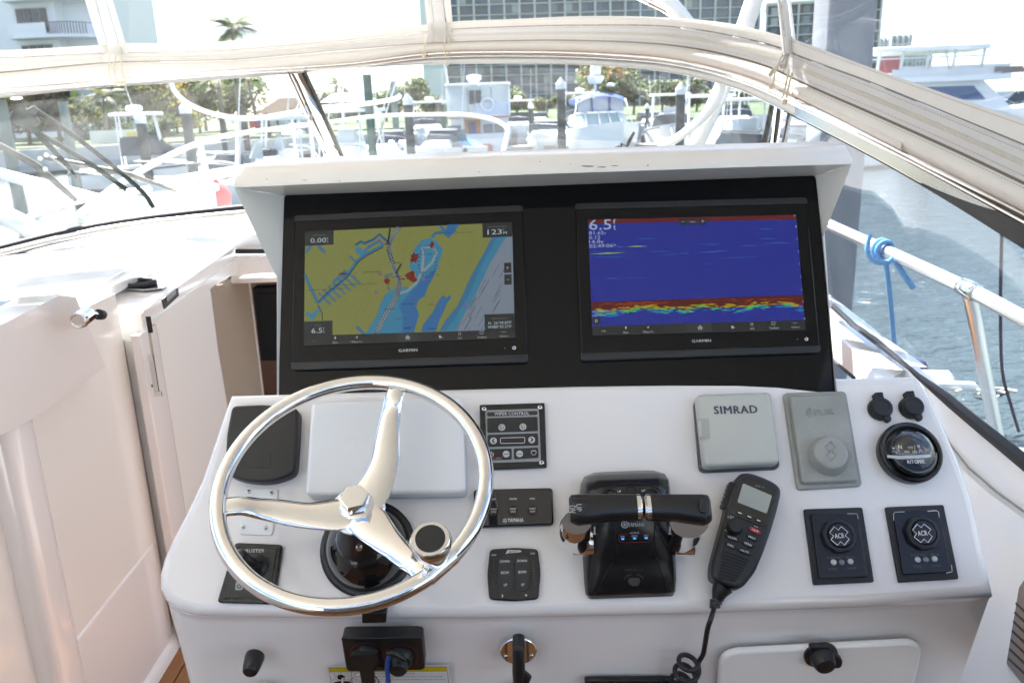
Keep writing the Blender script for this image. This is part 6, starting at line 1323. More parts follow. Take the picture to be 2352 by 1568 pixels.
# two ivory ribbed vent caps and a black box peeking in at the bottom edge
for px, py, lb in ((612, 1592, 'ivory ribbed cap at the bottom edge below the small black knob'), (1190, 1590, 'ivory ribbed cap at the bottom edge below the swivel mount')):
    t = onF('vent_cap', lb, 'cap', px, py, 'ivory ribbed caps along the bottom edge'); ring = []
    for r_, h in ((.025, 0), (.025, .010), (.023, .014), (.017, .015), (.001, .015)):
        ring.append([((r_ + (.0012 if k % 2 else 0) * (r_ > .022)) * math.cos(k / 72 * 6.2832), (r_ + (.0012 if k % 2 else 0) * (r_ > .022)) * math.sin(k / 72 * 6.2832), h) for k in range(72)])
    t.part('cap', G().rings(ring), mat('ivory plastic', (.62, .58, .44), .45), smooth=25)
sb_ = onF('stereo_panel', 'black panel just showing at the bottom edge below the throttle', 'panel', 1445, 1600)
sb_.part('face', G().prism(rnd_poly([sb_.pl.uv(*q, .008) for q in ((1343, 1562), (1544, 1561), (1548, 1650), (1350, 1650))], .004, 3), 0, .009, .002), BLKS, smooth=40)
# louvred black speaker at the far right
spn = T('side_speaker', 'black louvred speaker box at the far right edge', 'speaker', Pl(P(2345, 1430, 1.12), (-.45, -.89, 0), (-.12, -.08, 1)))
so2 = [spn.pl.uv(*q) for q in ((2350, 1330), (2340, 1345), (2311, 1522), (2314, 1530), (2400, 1640), (2500, 1640), (2500, 1330))]
spn.part('housing', G().prism(so2, -.03, .0, .003), BLK, smooth=40)
for k in range(7):
    y_ = 1385 + k * 21; a = spn.pl.uv(2334 - k * 3.0, y_); b = spn.pl.uv(2400 - k * 3, y_ + 62)
    d = (Vector(b) - Vector(a)).normalized(); nn_ = Vector((-d.y, d.x)) * .0016; spn.part('louvre_slot', G().prism([Vector(a) + nn_, Vector(b) + nn_, Vector(b) - nn_, Vector(a) - nn_], -.002, .0008), SLOT, smooth=None)

# ================================================================== OUTSIDE: rails, wipers, rope
def wtube(t, pts, r, m_=None, nm='tube', sm=6, n=12):
    p = [P(*q) for q in pts]; return t.part(nm, G().tube(smooth_path(p, sm) if sm else p, r, n), m_ or WAL, smooth=60)
sr = T('side_rail', 'polished side rail with upright outside the right window', 'rail')
wtube(sr, [(1850, 486, 3.15), (1905, 516, 2.95), (2030, 574, 2.60), (2230, 668, 2.12), (2352, 733, 1.9), (2480, 800, 1.72)], .0195, mat('bright rail', (.9, .9, .9), .3, .85), 'top_rail')
wtube(sr, [(2222, 662, 2.14), (2240, 740, 2.17), (2262, 860, 2.2), (2292, 1010, 2.24), (2330, 1200, 2.3)], .0175, MATS['bright rail'], 'stanchion'); a = P(2226, 665, 2.12)
dirr = (P(2352, 733, 1.9) - P(2230, 668, 2.12)).normalized(); sr.part('rail_collar', G().tube([a - dirr * .035, a - dirr * .03, a + dirr * .03, a + dirr * .035], [.020, .0235, .0235, .020], 16), ALU, smooth=40)
BLR = mat('blue rope', (.10, .30, .62), .85, noise=(160, .6, (.18, .42, .75)), bump=.8, bscale=260)
rp2 = T('blue_rope', 'light blue rope knotted round the side rail', 'rope')
c = P(2026, 572, 2.60); ax = (P(2060, 588, 2.52) - P(1990, 555, 2.70)).normalized(); e1 = ax.orthogonal().normalized(); e2 = ax.cross(e1)
lp = [c + ax * (-.022 + .045 * i / 40) + e1 * (.027 * math.cos(i / 40 * 12.56)) + e2 * (.027 * math.sin(i / 40 * 12.56)) for i in range(41)]
rp2.part('loop', G().tube(lp, .0080, 10), BLR, smooth=60)
wtube(rp2, [(1998, 540, 2.55), (1992, 575, 2.55), (2008, 600, 2.54), (2040, 602, 2.52), (2062, 580, 2.5)], .0075, BLR, 'knot')
wtube(rp2, [(2034, 598, 2.52), (2042, 660, 2.55), (2050, 740, 2.6), (2056, 830, 2.65), (2060, 900, 2.7)], .0075, BLR, 'hanging_end')
wtube(rp2, [(2056, 600, 2.50), (2074, 628, 2.49), (2086, 645, 2.48), (2099, 663, 2.47)], [.009] * 18 + [.0045], BLR, 'short_end')
cd = T('mooring_line', 'thin dark line hanging behind the side rail at the far right', 'rope')
wtube(cd, [(2306, 380, 2.9), (2301, 540, 3.1), (2298, 700, 3.3), (2302, 850, 3.5), (2322, 930, 3.6), (2340, 990, 3.7)], .0065, mat('dark line', (.05, .035, .06), .8), 'line')
# pale tubes standing in for curved reflections in the windshield
bp = T('bow_rail', 'pale tubes shaped after curved window reflections above the foredeck', 'rail')  # not a rail, only the curved window reflections
PAL = mat('pale reflection tube', (.80, .80, .76), .25, coat=.3)
wtube(bp, [(184, 492, 4.2), (290, 413, 5), (410, 348, 6), (495, 318, 6.6), (580, 303, 7.2), (640, 296, 7.6), (746, 283, 8.0), (857, 268, 8.4), (960, 264, 8.5), (1055, 264, 8.5), (1124, 273, 8.1), (1160, 290, 7.8), (1166, 306, 7.6), (1160, 330, 7.4), (1152, 372, 7.2)], .021, PAL, 'reflection_tube')
wtube(bp, [(461, 336, 6.2), (470, 380, 6.1), (480, 420, 6.0), (492, 470, 5.9)], .022, PAL, 'stanchion')  # part of the same reflection, not a real stanchion
wtube(bp, [(392, 180, 5.2), (400, 208, 5.2), (432, 238, 5.3), (490, 262, 5.4), (560, 272, 5.6), (620, 268, 5.8), (700, 253, 6.0), (740, 247, 6.1), (830, 240, 6.3), (905, 228, 6.4), (920, 218, 6.4)], .016, PAL, 'upper_reflection_tube')
# pipework at lower left and left deck edge
pw = T('white_pipe_frame', 'white painted pipe frame crossing the lower left windshield', 'pipe frame')
wtube(pw, [(-90, 372, 3.9), (0, 399, 3.8), (110, 428, 3.75), (220, 457, 3.7), (352, 490, 3.65)], .0265, WAL, 'pipe', n=16)
wtube(pw, [(-90, 450, 3.4), (0, 490, 3.4), (60, 520, 3.38), (130, 560, 3.36)], .040, WAL, 'pipe', n=16)
wtube(pw, [(40, 512, 3.9), (120, 478, 3.95), (230, 452, 4.0), (344, 434, 4.1)], .0155, WAL, 'pipe', sm=4); wtube(pw, [(344, 434, 4.1), (340, 460, 4.05), (332, 490, 4.0)], .013, WAL, 'pipe', sm=4)
wtube(pw, [(384, 420, 4.4), (460, 406, 4.6), (580, 386, 4.9)], .028, WAL, 'pipe', sm=4)
# support legs of the hardtop at the right of the bow view
lg_ = T('support_pipes', 'broad white curved support legs outside the right part of the windshield', 'support leg')
wtube(lg_, [(1752, -60, 3.6), (1712, 60, 3.75), (1680, 150, 3.9), (1640, 245, 4.05), (1590, 350, 4.2), (1560, 430, 4.3)], .040, WAL, 'leg', n=18)
wtube(lg_, [(1640, 120, 3.7), (1655, 185, 3.8), (1650, 218, 3.85), (1628, 255, 3.9), (1580, 300, 4.0), (1510, 348, 4.15), (1450, 400, 4.3)], .021, WAL, 'brace', n=14)
wtube(lg_, [(1420, -30, 3.4), (1480, 0, 3.4), (1530, 25, 3.42), (1580, 66, 3.45)], .013, CHR, 'stay', n=12); wtube(lg_, [(1470, -40, 3.3), (1540, 10, 3.3), (1590, 70, 3.35)], .03, WAL, 'stay', n=14)
# wipers and reflected arm shapes
GRW = mat('weathered wiper grey', (.17, .16, .145), .45, .3); DKW = mat('dark wiper and reflection', (.008, .018, .014), .6)  # the dark one also colours the reflected arm shapes
w1_ = T('windshield_wiper', 'grey wiper lying across the lower left windshield', 'wiper', group=None)
w1_.part('arm', G().tube([P(-80, 290, 3.02), P(0, 334, 3.05), P(80, 378, 3.1), P(130, 420, 3.12), P(176, 462, 3.14)], [.012, .012, .016, .013, .008], 8), GRW, smooth=60)
w1_.part('blade', G().tube([P(104, 362, 3.1), P(200, 380, 3.14), P(300, 402, 3.18), P(405, 440, 3.24)], [.010, .008, .012, .004], 8), GRW, smooth=60)
w1_.part('blade_link', G().tube([P(104, 352, 3.08), P(160, 392, 3.12), P(260, 402, 3.17)], .0045, 6), SST, smooth=60)
for (x_, y_) in ((92, 364), (106, 356), (104, 388)): w1_.part('pivot_bolt', G().tube([P(x_, y_, 3.09), P(x_, y_, 3.06)], .008, 10), CHR)
w2_ = T('windshield_wiper', 'dark arm shapes standing in for a reflection at the upper left windshield', 'wiper')  # reflection in the glass, built as solid dark arms
w2_.part('arm', G().tube(smooth_path([P(78, 250, 2.96), P(170, 312, 3.0), P(272, 392, 3.06), P(330, 444, 3.12), P(352, 478, 3.14)], 4), .009, 8), DKW, smooth=60)
w2_.part('arm', G().tube(smooth_path([P(60, 288, 2.96), P(158, 346, 3.0), P(225, 388, 3.04), P(290, 436, 3.1)], 4), .010, 8), DKW, smooth=60)
w2_.part('arm', G().tube([P(60, 278, 2.96), P(105, 327, 2.99), P(153, 378, 3.02), P(176, 408, 3.04)], [.014, .010, .009, .004], 8), DKW, smooth=60)
w2_.part('reflection_hub', G().tube([P(28, 270, 2.97), P(40, 268, 2.96), P(72, 276, 2.96), P(84, 288, 2.97)], [.012, .03, .028, .018], 12), DKW, smooth=60)
w2_.part('bracket', G().tube([P(38, 226, 2.92), P(44, 250, 2.94), P(66, 262, 2.95), P(84, 248, 2.95)], [.020, .024, .018, .012], 10), DKW, smooth=60)
w3_ = T('windshield_wiper', 'small dark wiper at the bottom of the windshield right of the trawler', 'wiper')
w3_.part('blade', G().tube([P(1370, 352, 3.2), P(1420, 338, 3.2), P(1452, 345, 3.2)], [.004, .007, .006], 8), DKW); w3_.part('arm', G().tube([P(1432, 350, 3.18), P(1446, 322, 3.18), P(1456, 304, 3.18)], [.008, .008, .006], 8), DKW)
w3_.part('link', G().tube([P(1424, 348, 3.19), P(1428, 330, 3.19), P(1436, 336, 3.19)], .005, 6), DKW)

# ================================================================== HARBOUR
def hor(px): return 245 - (px - 1176) * math.tan(ROLL)
def ground(px, d):
    """the place on the water d metres ahead that stands in column px"""
    p = P(px, hor(px), d); return Vector((p.x, p.y, 0))
def mtop(px, py, d): return P(px, py, d).z
def Wf(o, rot=0): return Matrix.Translation(o) @ Matrix.Rotation(rot, 4, 'Z')
PIL = mat('weathered piling', (.085, .088, .09), .9, noise=(5, .6, (.05, .055, .055))); PILG = mat('green painted piling', (.05, .10, .09), .8, noise=(3, .5, (.05, .10, .085))); CAPW = mat('white cap', (.78, .79, .80), .5)
def piling(px, ytop, wpx, lab, cap=True, m_=None, dia=.30):
    d = dia * FPX / wpx; o = ground(px, d); zt = mtop(px, ytop, d); t = T('piling', lab, 'piling', Wf(o), 'dock pilings'); r = dia / 2
    hc = dia * 1.05 if cap else 0
    t.part('post', G().lathe([(r, -1.5), (r * .98, zt * .5), (r * .94, zt - hc)], 14), m_ or PIL, smooth=50)
    if cap: t.part('cap', G().lathe([(r * 1.1, zt - hc - .06), (r * 1.12, zt - hc + dia * .35), (r * .02, zt)], 14), CAPW, smooth=30)
    return t
piling(322, 254, 23, 'grey piling with white pointed cap standing by the seawall at the left')
piling(428, 230, 24, 'grey piling with white cap left of the pale reflection tubes')
piling(938, 214, 21, 'grey piling with white pointed cap just left of the trawler')
piling(1289, 178, 21, 'tallest white capped piling between the trawler and the blue topped cruiser')
piling(1219, 234, 12, 'slim white capped piling right beside the trawler')
piling(1563, 189, 22, 'white capped piling behind the curved support brace on the right')
piling(1487, 237, 10, 'slim capped piling right of the blue topped cruiser')
piling(849, 172, 21, 'dark green flat topped piling in front of the small fishing boat', False, PILG)
piling(907, 187, 16, 'pale green flat topped piling right of the dark green one', False, mat('faded green piling', (.20, .235, .21), .85))
piling(10, 230, 28, 'greenish grey piling at the far left edge of the windshield', False, MATS['faded green piling'])
piling(152, 234, 22, 'pale green piling left of the balcony building windows', False, MATS['faded green piling'])
piling(508, 270, 12, 'dark flat topped piling behind the palm trunk', False); piling(560, 242, 15, 'brown grey piling below the fan palm', False, mat('brown piling', (.10, .09, .075), .9))
piling(614, 260, 10, 'thin dark piling near the thatched roof', False); piling(1018, 240, 11, 'thin green piling against the left side of the trawler', False, PILG)
piling(1410, 222, 12, 'greenish piling behind the cruiser top', False, MATS['faded green piling']); piling(1006, 235, 10, 'pair member piling left of the trawler', False, MATS['brown piling'])
piling(672, 250, 8, 'thin piling seen beside the polished mullion', False); piling(762, 300, 9, 'short piling under the fishing boat bow', True)
piling(1090, 350, 10, 'short piling hidden low by the trawler stern', True); piling(2146, 248, 17, 'dark piling with white cap under the flybridge yacht', True, PIL, .3); piling(2312, 246, 14, 'dark thin piling at the far right against the yellow shore', False, mat('dark piling', (.02, .03, .035), .8))
bigp = T('large_piling', 'broad grey square piling standing close on the starboard bow', 'piling', Wf(ground(1926, 6.1)))
bigp.part('post', G().prism(rnd_poly([(-.17, -.17), (.17, -.17), (.17, .17), (-.17, .17)], .04, 3), -1, 6.5), mat('grey composite pile', (.20, .22, .25), .6, noise=(2.5, .5, (.16, .175, .20))), smooth=40)
# seawall along the harbour
def polybox(t, nm, a, b, z0, z1, th, m_, **k):
    """a wall from ground point a to b"""
    a = Vector(a); b = Vector(b); n_ = Vector((-(b - a).y, (b - a).x, 0)).normalized() * th; g = G()
    g.rings([[a + Vector((0, 0, z0)), b + Vector((0, 0, z0)), b + n_ + Vector((0, 0, z0)), a + n_ + Vector((0, 0, z0))], [a + Vector((0, 0, z1)), b + Vector((0, 0, z1)), b + n_ + Vector((0, 0, z1)), a + n_ + Vector((0, 0, z1))]]); return t.part(nm, g, m_, smooth=None, **k)
swl = T('seawall', 'pale concrete seawall running along the far bank', 'seawall', kind=None)
polybox(swl, 'wall', ground(-160, 40), ground(310, 46), -1, 1.35, .5, CONC); polybox(swl, 'wall', ground(310, 46), ground(1250, 62), -1, 1.25, .5, CONC); polybox(swl, 'wall', ground(1250, 62), ground(2500, 66), -1, 1.2, .5, CONC)
polybox(swl, 'footing', ground(-160, 39.6), ground(310, 45.6), -1, .22, .4, CONCD); polybox(swl, 'footing', ground(310, 45.6), ground(1250, 61.6), -1, .3, .4, CONCD)
g = G(); a = ground(-260, 45); b = ground(1300, 62); g.add([(a.x, a.y, 1.3), (b.x, b.y, 1.2), (b.x + 10, 68, 1.2), (a.x - 20, 68, 1.3)], [(0, 1, 2, 3)]); struct('bank_lawn', g, GRASS)
bw = T('boundary_wall', 'low white painted wall with sign behind the seawall', 'wall'); polybox(bw, 'wall', ground(203, 52), ground(330, 54), 1.0, 2.05, .3, mat('cream painted wall', (.72, .71, .66), .7)); bw.part('notice', G().box(-.3, .3, -.03, 0, -.3, .3).xf(Matrix.Translation(ground(297, 51.6) + Vector((0, 0, 1.65)))), mat('yellow notice', (.6, .5, .15), .6))
# --- foliage
LEAFS = [mat('leaf ' + n_, c, .6) for n_, c in (('dark', (.032, .060, .022)), ('mid', (.055, .095, .028)), ('light', (.095, .135, .035)), ('yellow', (.17, .16, .03)), ('olive', (.08, .09, .045)), ('orange', (.16, .10, .03)))]
for m_ in LEAFS: c_ = m_.node_tree.nodes['Principled BSDF'].inputs['Base Color'].default_value; backlit(m_, .4, (min(1, c_[0] * 2.2), min(1, c_[1] * 1.9), c_[2] * 1.5))
BARK = mat('bark', (.12, .10, .08), .9)
def leafcloud(g, c, rad, n_, sz, rr_):
    for _ in range(n_):
        while True:
            v = Vector((rr_.uniform(-1, 1), rr_.uniform(-1, 1), rr_.uniform(-1, 1)))
            if .15 < v.length < 1: break
        p = c + Vector((v.x * rad[0], v.y * rad[1], v.z * rad[2])); a = Vector((rr_.uniform(-1, 1), rr_.uniform(-1, 1), rr_.uniform(-.6, .6))).normalized() * sz * rr_.uniform(.5, 1.3); b = a.orthogonal().normalized() * sz * rr_.uniform(.3, .7)
        g.add([p - a, p - b * .9, p + a, p + b], [(0, 1, 2, 3)])
def tree(px, d, h, rad, lab, mats=(0, 1, 2), n_=700, group='trees along the far bank', base=1.2, sz=.28):
    rr_ = random.Random(int(px * 7 + d)); o = ground(px, d) + Vector((0, 0, base)); t = T('leafy_tree', lab, 'tree', Wf(o), group)
    tr_ = G(); tr_.tube([(0, 0, -.3), (.1, 0, h * .3), (-.05, .1, h * .6)], [.16, .12, .07], 7)
    for k in range(4): a = k * 1.6 + rr_.random(); tr_.tube([(.05, 0, h * .35), (rad * .5 * math.cos(a), rad * .5 * math.sin(a), h * .65)], [.08, .03], 5)
    t.part('trunk', tr_, BARK); gs_ = [G() for _ in mats]
    for k in range(9):
        a = rr_.uniform(0, 6.28); q = rr_.uniform(0, .75); c = Vector((rad * q * math.cos(a), rad * q * math.sin(a), h * rr_.uniform(.35, .88))); r_ = rad * rr_.uniform(.28, .5)
        i = rr_.randrange(len(mats)); leafcloud(gs_[i], c, (r_, r_, r_ * .75), n_ // 9, sz, rr_)
        leafcloud(gs_[(i + 1) % len(mats)], c + Vector((0, 0, r_ * .3)), (r_, r_, r_ * .5), n_ // 22, sz, rr_)
    for g_, i in zip(gs_, mats):
        if g_.V: t.part('crown', g_, LEAFS[i], smooth=None)
    return t
def palm(px, d, h, lab, L_=2.4, n_=20, base=1.2, group='palms along the far bank', coconut=False):
    rr_ = random.Random(int(px * 3 + h * 10)); o = ground(px, d) + Vector((0, 0, base)); t = T('palm_tree', lab, 'palm', Wf(o), group)
    lean = rr_.uniform(-.5, .5); tr_ = G(); tr_.tube([(lean * (k / 6) ** 2, 0, h * k / 6 - (.4 if k == 0 else 0)) for k in range(7)], [.20, .17, .15, .14, .13, .12, .12], 9); t.part('trunk', tr_, mat('palm bark', (.20, .17, .14), .9))
    for k in range(n_):
        a = k / n_ * 6.283 * 2.618; el = rr_.uniform(-.35, 1.1); g = G(); c = Vector((lean, 0, h)); m_ = 9; pts = []
        for i in range(m_ + 1):
            s_ = i / m_ * L_; pts.append(c + Vector((math.cos(a) * s_ * math.cos(el * .6), math.sin(a) * s_ * math.cos(el * .6), s_ * math.sin(el) - .32 * s_ * s_ / L_ * 1.6)))
        for i in range(1, m_):
            tt2 = (pts[i + 1] - pts[i - 1]).normalized(); sd_ = tt2.cross(Vector((0, 0, 1))).normalized(); w_ = .55 * math.sin(math.pi * (i / m_) ** .7) + .1
            for s_ in (-1, 1):
                for q in (0, .5):
                    b0 = pts[i].lerp(pts[i + 1], q); g.add([b0, b0 + tt2 * .09, b0 + tt2 * .3 + sd_ * s_ * w_ + Vector((0, 0, -.22 * w_))], [(0, 1, 2)])
        g.tube(pts, [.03] + [.02] * (m_ - 1) + [.006], 4); t.part('frond', g, LEAFS[(0, 1, 4)[k % 3]], smooth=None)
    return t
tree(60, 58, 5.0, 3.75, 'dark broad tree at the far left behind the greenish piling', (0, 0, 4), 1500, sz=.3); tree(130, 56, 4.8, 3.6, 'dark dense tree left of the balcony building corner', (0, 4, 0), 1500, sz=.3)
tree(292, 66, 5.2, 3.2, 'green tree right of the balcony building', (1, 2, 4), 800); tree(352, 68, 5.6, 3.0, 'yellow green tree with orange leaves near the centre of the left pane', (2, 3, 5), 800); tree(322, 74, 6.0, 3.0, 'tall thin crowned tree behind the capped piling', (1, 4, 2), 700)
tree(402, 70, 5.0, 3.0, 'mid green tree beside the curved reflection tubes', (1, 2, 0), 800); tree(455, 72, 5.2, 3.4, 'bushy olive tree left of the fan palm', (4, 1, 2), 800); tree(505, 76, 5.4, 3.2, 'olive tree behind the palm trunks', (1, 4, 0), 800); tree(560, 80, 5.6, 3.6, 'dark green tree right below the tall palm', (0, 1, 4), 800)
tree(432, 60, 2.2, 1.3, 'bright yellow green shrub on the bank', (2, 3, 2), 500, sz=.16); tree(366, 60, 2.0, 1.5, 'low dark shrub on the bank beside the capped piling', (0, 1), 500, sz=.16); tree(245, 60, 2.4, 1.6, 'low shrub above the white boundary wall', (1, 0), 500, sz=.18)
tree(720, 95, 3.6, 2.7, 'olive tree just right of the polished mullion', (4, 1, 0), 900); tree(770, 100, 3.4, 2.55, 'mid green tree behind the small fishing boat', (1, 4, 2), 900); tree(820, 100, 2.8, 2.1, 'low green tree behind the dark green piling', (1, 0, 4), 900)
tree(886, 100, 3.4, 2.55, 'green tree between the two flat topped pilings', (1, 4, 0), 900); tree(950, 98, 4.9, 3.68, 'tall rounded olive tree left of the grid building', (4, 1, 2), 1100); tree(1000, 92, 3.0, 2.25, 'green shrubby tree at the foot of the grid building', (1, 2, 4), 700)
tree(1185, 90, 3.2, 1.9, 'small round tree right of the trawler against the grid building', (1, 2, 4), 700); tree(1245, 92, 2.2, 1.65, 'hedge like tree behind the slim capped piling', (2, 1, 3), 700); tree(1300, 92, 2.4, 1.8, 'green hedge tree behind the tallest piling', (1, 2), 700); tree(1395, 88, 5.2, 3.9, 'tall pale green and orange tree above the blue topped cruiser', (2, 5, 1), 1200, sz=.3)
tree(1455, 90, 4.6, 3.45, 'mid green tree right of the radar dome', (1, 2, 4), 1000); tree(1520, 92, 3.6, 2.7, 'green tree left of the capped piling on the right', (1, 2, 0), 900); tree(1600, 96, 3.8, 2.85, 'green tree behind the curved support brace', (1, 0, 4), 900); tree(1350, 92, 2.8, 2.1, 'low yellow green tree behind the white hardtop boat', (2, 3, 1), 700); tree(1690, 100, 3.2, 2.4, 'low tree at the right end of the windshield', (1, 4), 800)
palm(549, 60, 7.4, 'tallest fan palm rising above the enclosure band', 2.0, 46); palm(512, 58, 4.2, 'dark palm whose head is hidden behind the enclosure', 2.0, 16); palm(240, 54, 2.9, 'short dark fan palm before the balcony building', 1.5, 18); palm(588, 72, 4.6, 'palm standing behind the thatched roof', 1.8, 16); palm(470, 80, 5.6, 'slender palm among the olive trees', 1.7, 14)
palm(770, 88, 4.2, 'dark palm above the small fishing boat', 2.2, 18); palm(905, 90, 3.6, 'palm behind the pale green piling', 2.0, 18); palm(720, 92, 4.0, 'palm beside the polished mullion', 2.0, 16)
# thatched shelter behind the mullion
hut = T('thatched_shelter', 'brown thatched shelter with white walls behind the polished mullion', 'shelter', Matrix.Translation(ground(664, 74) + Vector((0, 0, 1.2))) @ Matrix.Scale(.62, 4))
hut.part('roof', G().rings([[(-4.2, -2.5, 2.5), (4.2, -2.5, 2.5), (4.2, 2.5, 2.5), (-4.2, 2.5, 2.5)], [(-1.2, -.2, 4.6), (1.2, -.2, 4.6), (1.2, .2, 4.6), (-1.2, .2, 4.6)]]), mat('thatch', (.22, .16, .12), .95, noise=(8, .6, (.15, .11, .085)))); hut.part('wall', G().box(-3.4, 3.4, -1.8, 1.8, -.2, 2.5), mat('white wall paint', (.75, .75, .75), .7))
for k in range(4): hut.part('post', G().box(-3.9 + k * 2.6, -3.7 + k * 2.6, -2.3, -2.1, -.2, 2.5), PIL)
# --- balcony apartment building at the left
WB = mat('white render', (.80, .82, .86), .7, noise=(.15, .5, (.76, .78, .82))); DW = mat('dark window', (.05, .055, .07), .15); RAILM = mat('dark railing', (.05, .05, .055), .5); SH = mat('grey shutter', (.22, .23, .25), .6)
db = 76; o = ground(60, db); ab = T('apartment_building', 'white apartment building with rounded balconies at the upper left', 'building', Wf(o, R(-6)))
sx = db / FPX
ab.part('wall', G().box(-12, (176 - 60) * sx, 0, 12, 0, 22), WB)
ab.part('wing_wall', G().box((80 - 60) * sx, (250 - 60) * sx, 1.2, 12, 0, 22), WB)
fh = 3.05
wing0, wing1 = (84 - 60) * sx, (158 - 60) * sx
gwin = G().box(0, 1, -.12, .02, 0, 1)
for f in range(7):
    z0 = .9 + f * fh
    # recess window group on the wing, in panes
    for k in range(4):
        xa = .95 + k * .75
        wn_ = ab.part('window', G().box(xa + .03, xa + .70, -.10, -.02, z0 + .35, z0 + 2.35), SH if k % 2 == 0 else mat('window frame grey', (.14, .15, .17), .5), smooth=None); sub(wn_, 'pane', G().box(xa + .09, xa + .64, -.12, -.10, z0 + .42, z0 + 2.28), DW, None)
    for k in range(2):
        xa = -4.4 + k * 1.6; wn_ = ab.part('window', G().box(xa, xa + 1.5, -.10, .02, z0 + .2, z0 + 2.4), MATS['window frame grey'], smooth=None); sub(wn_, 'pane', G().box(xa + .08, xa + 1.42, -.12, -.10, z0 + .28, z0 + 2.32), DW, None)
    # balcony with rounded corner
    ol = rnd_poly([(.6, -.2), (.9, -1.7), (6.2, -1.9), (7.9, -.4), (7.9, 1.2), (.6, 1.2)], [.2, 1.2, 1.6, .8, .1, .1], 5)
    b_ = ab.part('balcony_slab', G().prism(ol, z0 - .28, z0 - .02, .05), WB, smooth=40)
    par = rnd_poly([(1.6, -1.6), (4.6, -1.75), (4.6, -1.6), (1.6, -1.45)], .03, 1); sub(b_, 'parapet', G().prism([(1.0, -1.62), (4.7, -1.82), (4.7, -1.68), (1.0, -1.48)], z0 - .02, z0 + .95), WB, None)
    g = G(); g.tube([(4.7, -1.75, z0 + .95), (6.3, -1.78, z0 + .95), (7.6, -.5, z0 + .95), (7.7, .8, z0 + .95)], .03, 5)
    for k in range(16):
        t_ = k / 15; p_ = Vector((4.7, -1.75, 0)).lerp(Vector((6.3, -1.78, 0)), t_ * 2) if t_ < .5 else Vector((6.3, -1.78, 0)).lerp(Vector((7.6, -.5, 0)), t_ * 2 - 1); g.box(p_.x - .03, p_.x + .03, p_.y - .02, p_.y + .02, z0, z0 + .95)
    sub(b_, 'railing', g, RAILM, None)
# --- grid fronted building
dg_ = 262; gb = T('office_building', 'large dark glass building with a white grid facade behind the marina', 'building', Wf(ground(1030, dg_), R(2)))
s_ = dg_ / FPX; cw_ = 34 * s_; nx = 21; fz = 21.6 * s_; z_top = 42.0; DGL = [mat('blue grey glass ' + str(k), c, .2) for k, c in enumerate(((.09, .12, .18), (.13, .155, .20), (.19, .21, .25), (.11, .12, .145), (.34, .36, .38)))]
FRM = mat('white facade grid', (.55, .56, .58), .7)
gb.part('core', G().box(0, nx * cw_, .8, 26, 0, z_top), mat('dark facade', (.12, .13, .15), .6)); nfl = int(z_top / fz)
pane_me = mkmesh('pane', G().box(0, cw_ * .44, .55, .62, 0, fz * .80).V, G().box(0, cw_ * .44, .55, .62, 0, fz * .80).F)
panes = []
for q in DGL:
    me = pane_me.copy(); me.materials.append(q); panes.append(me)
cnt = 0; far = G(); rr_ = random.Random(5)
for f in range(nfl):
    for k in range(nx * 2):
        x_ = (k // 2) * cw_ + (.05 if k % 2 == 0 else .51) * cw_; z = f * fz + fz * .14
        ypx = hor(1176) - (z - 2.7) / s_; vis = (ypx < 60 or 140 < ypx < 232)
        if vis and cnt < 296 and (-10 < ypx): o_ = bpy.data.objects.new('pane', panes[rr_.choice((0, 1, 1, 2, 3, 3, 0, 4))]); COL.objects.link(o_); o_.parent = gb.o; o_.location = (x_, 0, z); cnt += 1
        else: far.box(x_, x_ + cw_ * .44, .55, .62, z, z + fz * .8)
gb.part('far_panes', far, DGL[1], kind='stuff', smooth=None)
g = G()
for f in range(nfl + 1): g.box(-.2, nx * cw_ + .2, -.1, .8, f * fz - .14, f * fz + .16)
gb.part('floor_bands', g, FRM, smooth=None); g = G()
for k in range(nx + 1): g.box(k * cw_ - .28, k * cw_ + .28, -.25, .8, 0, z_top)
gb.part('columns', g, FRM, smooth=None); gb.part('end_pier', G().box(-7.2, -.3, -.5, 20, 0, z_top), mat('pale end pier', (.62, .66, .70), .7))
g2b = T('office_wing', 'lower grid fronted wing with stepped roof right of the large glass building', 'building', Wf(ground(1752, 262), R(-16)))
hw = 29.6; nx2 = 7; g2b.part('core', G().box(0, nx2 * cw_, .8, 24, 0, hw), MATS['dark facade']); g2b.part('roof_edge', G().box(-.3, nx2 * cw_ + .3, -.3, 24.3, hw, hw + .8), FRM)
for k in range(nx2):
    for f in range(9):
        o_ = bpy.data.objects.new('pane', panes[rr_.choice((0, 1, 1, 2, 3, 3, 0, 4))]); COL.objects.link(o_); o_.parent = g2b.o; o_.location = (k * cw_ + .28 * cw_, 0, hw - (f + 1) * fz)
g = G()
for f in range(int(hw / fz)): g.box(-.2, nx2 * cw_ + .2, -.1, .8, hw - f * fz - .14, hw - f * fz + .16)
for k in range(nx2 + 1): g.box(k * cw_ - .28, k * cw_ + .28, -.25, .8, 0, hw)
g2b.part('facade_grid', g, FRM, smooth=None)
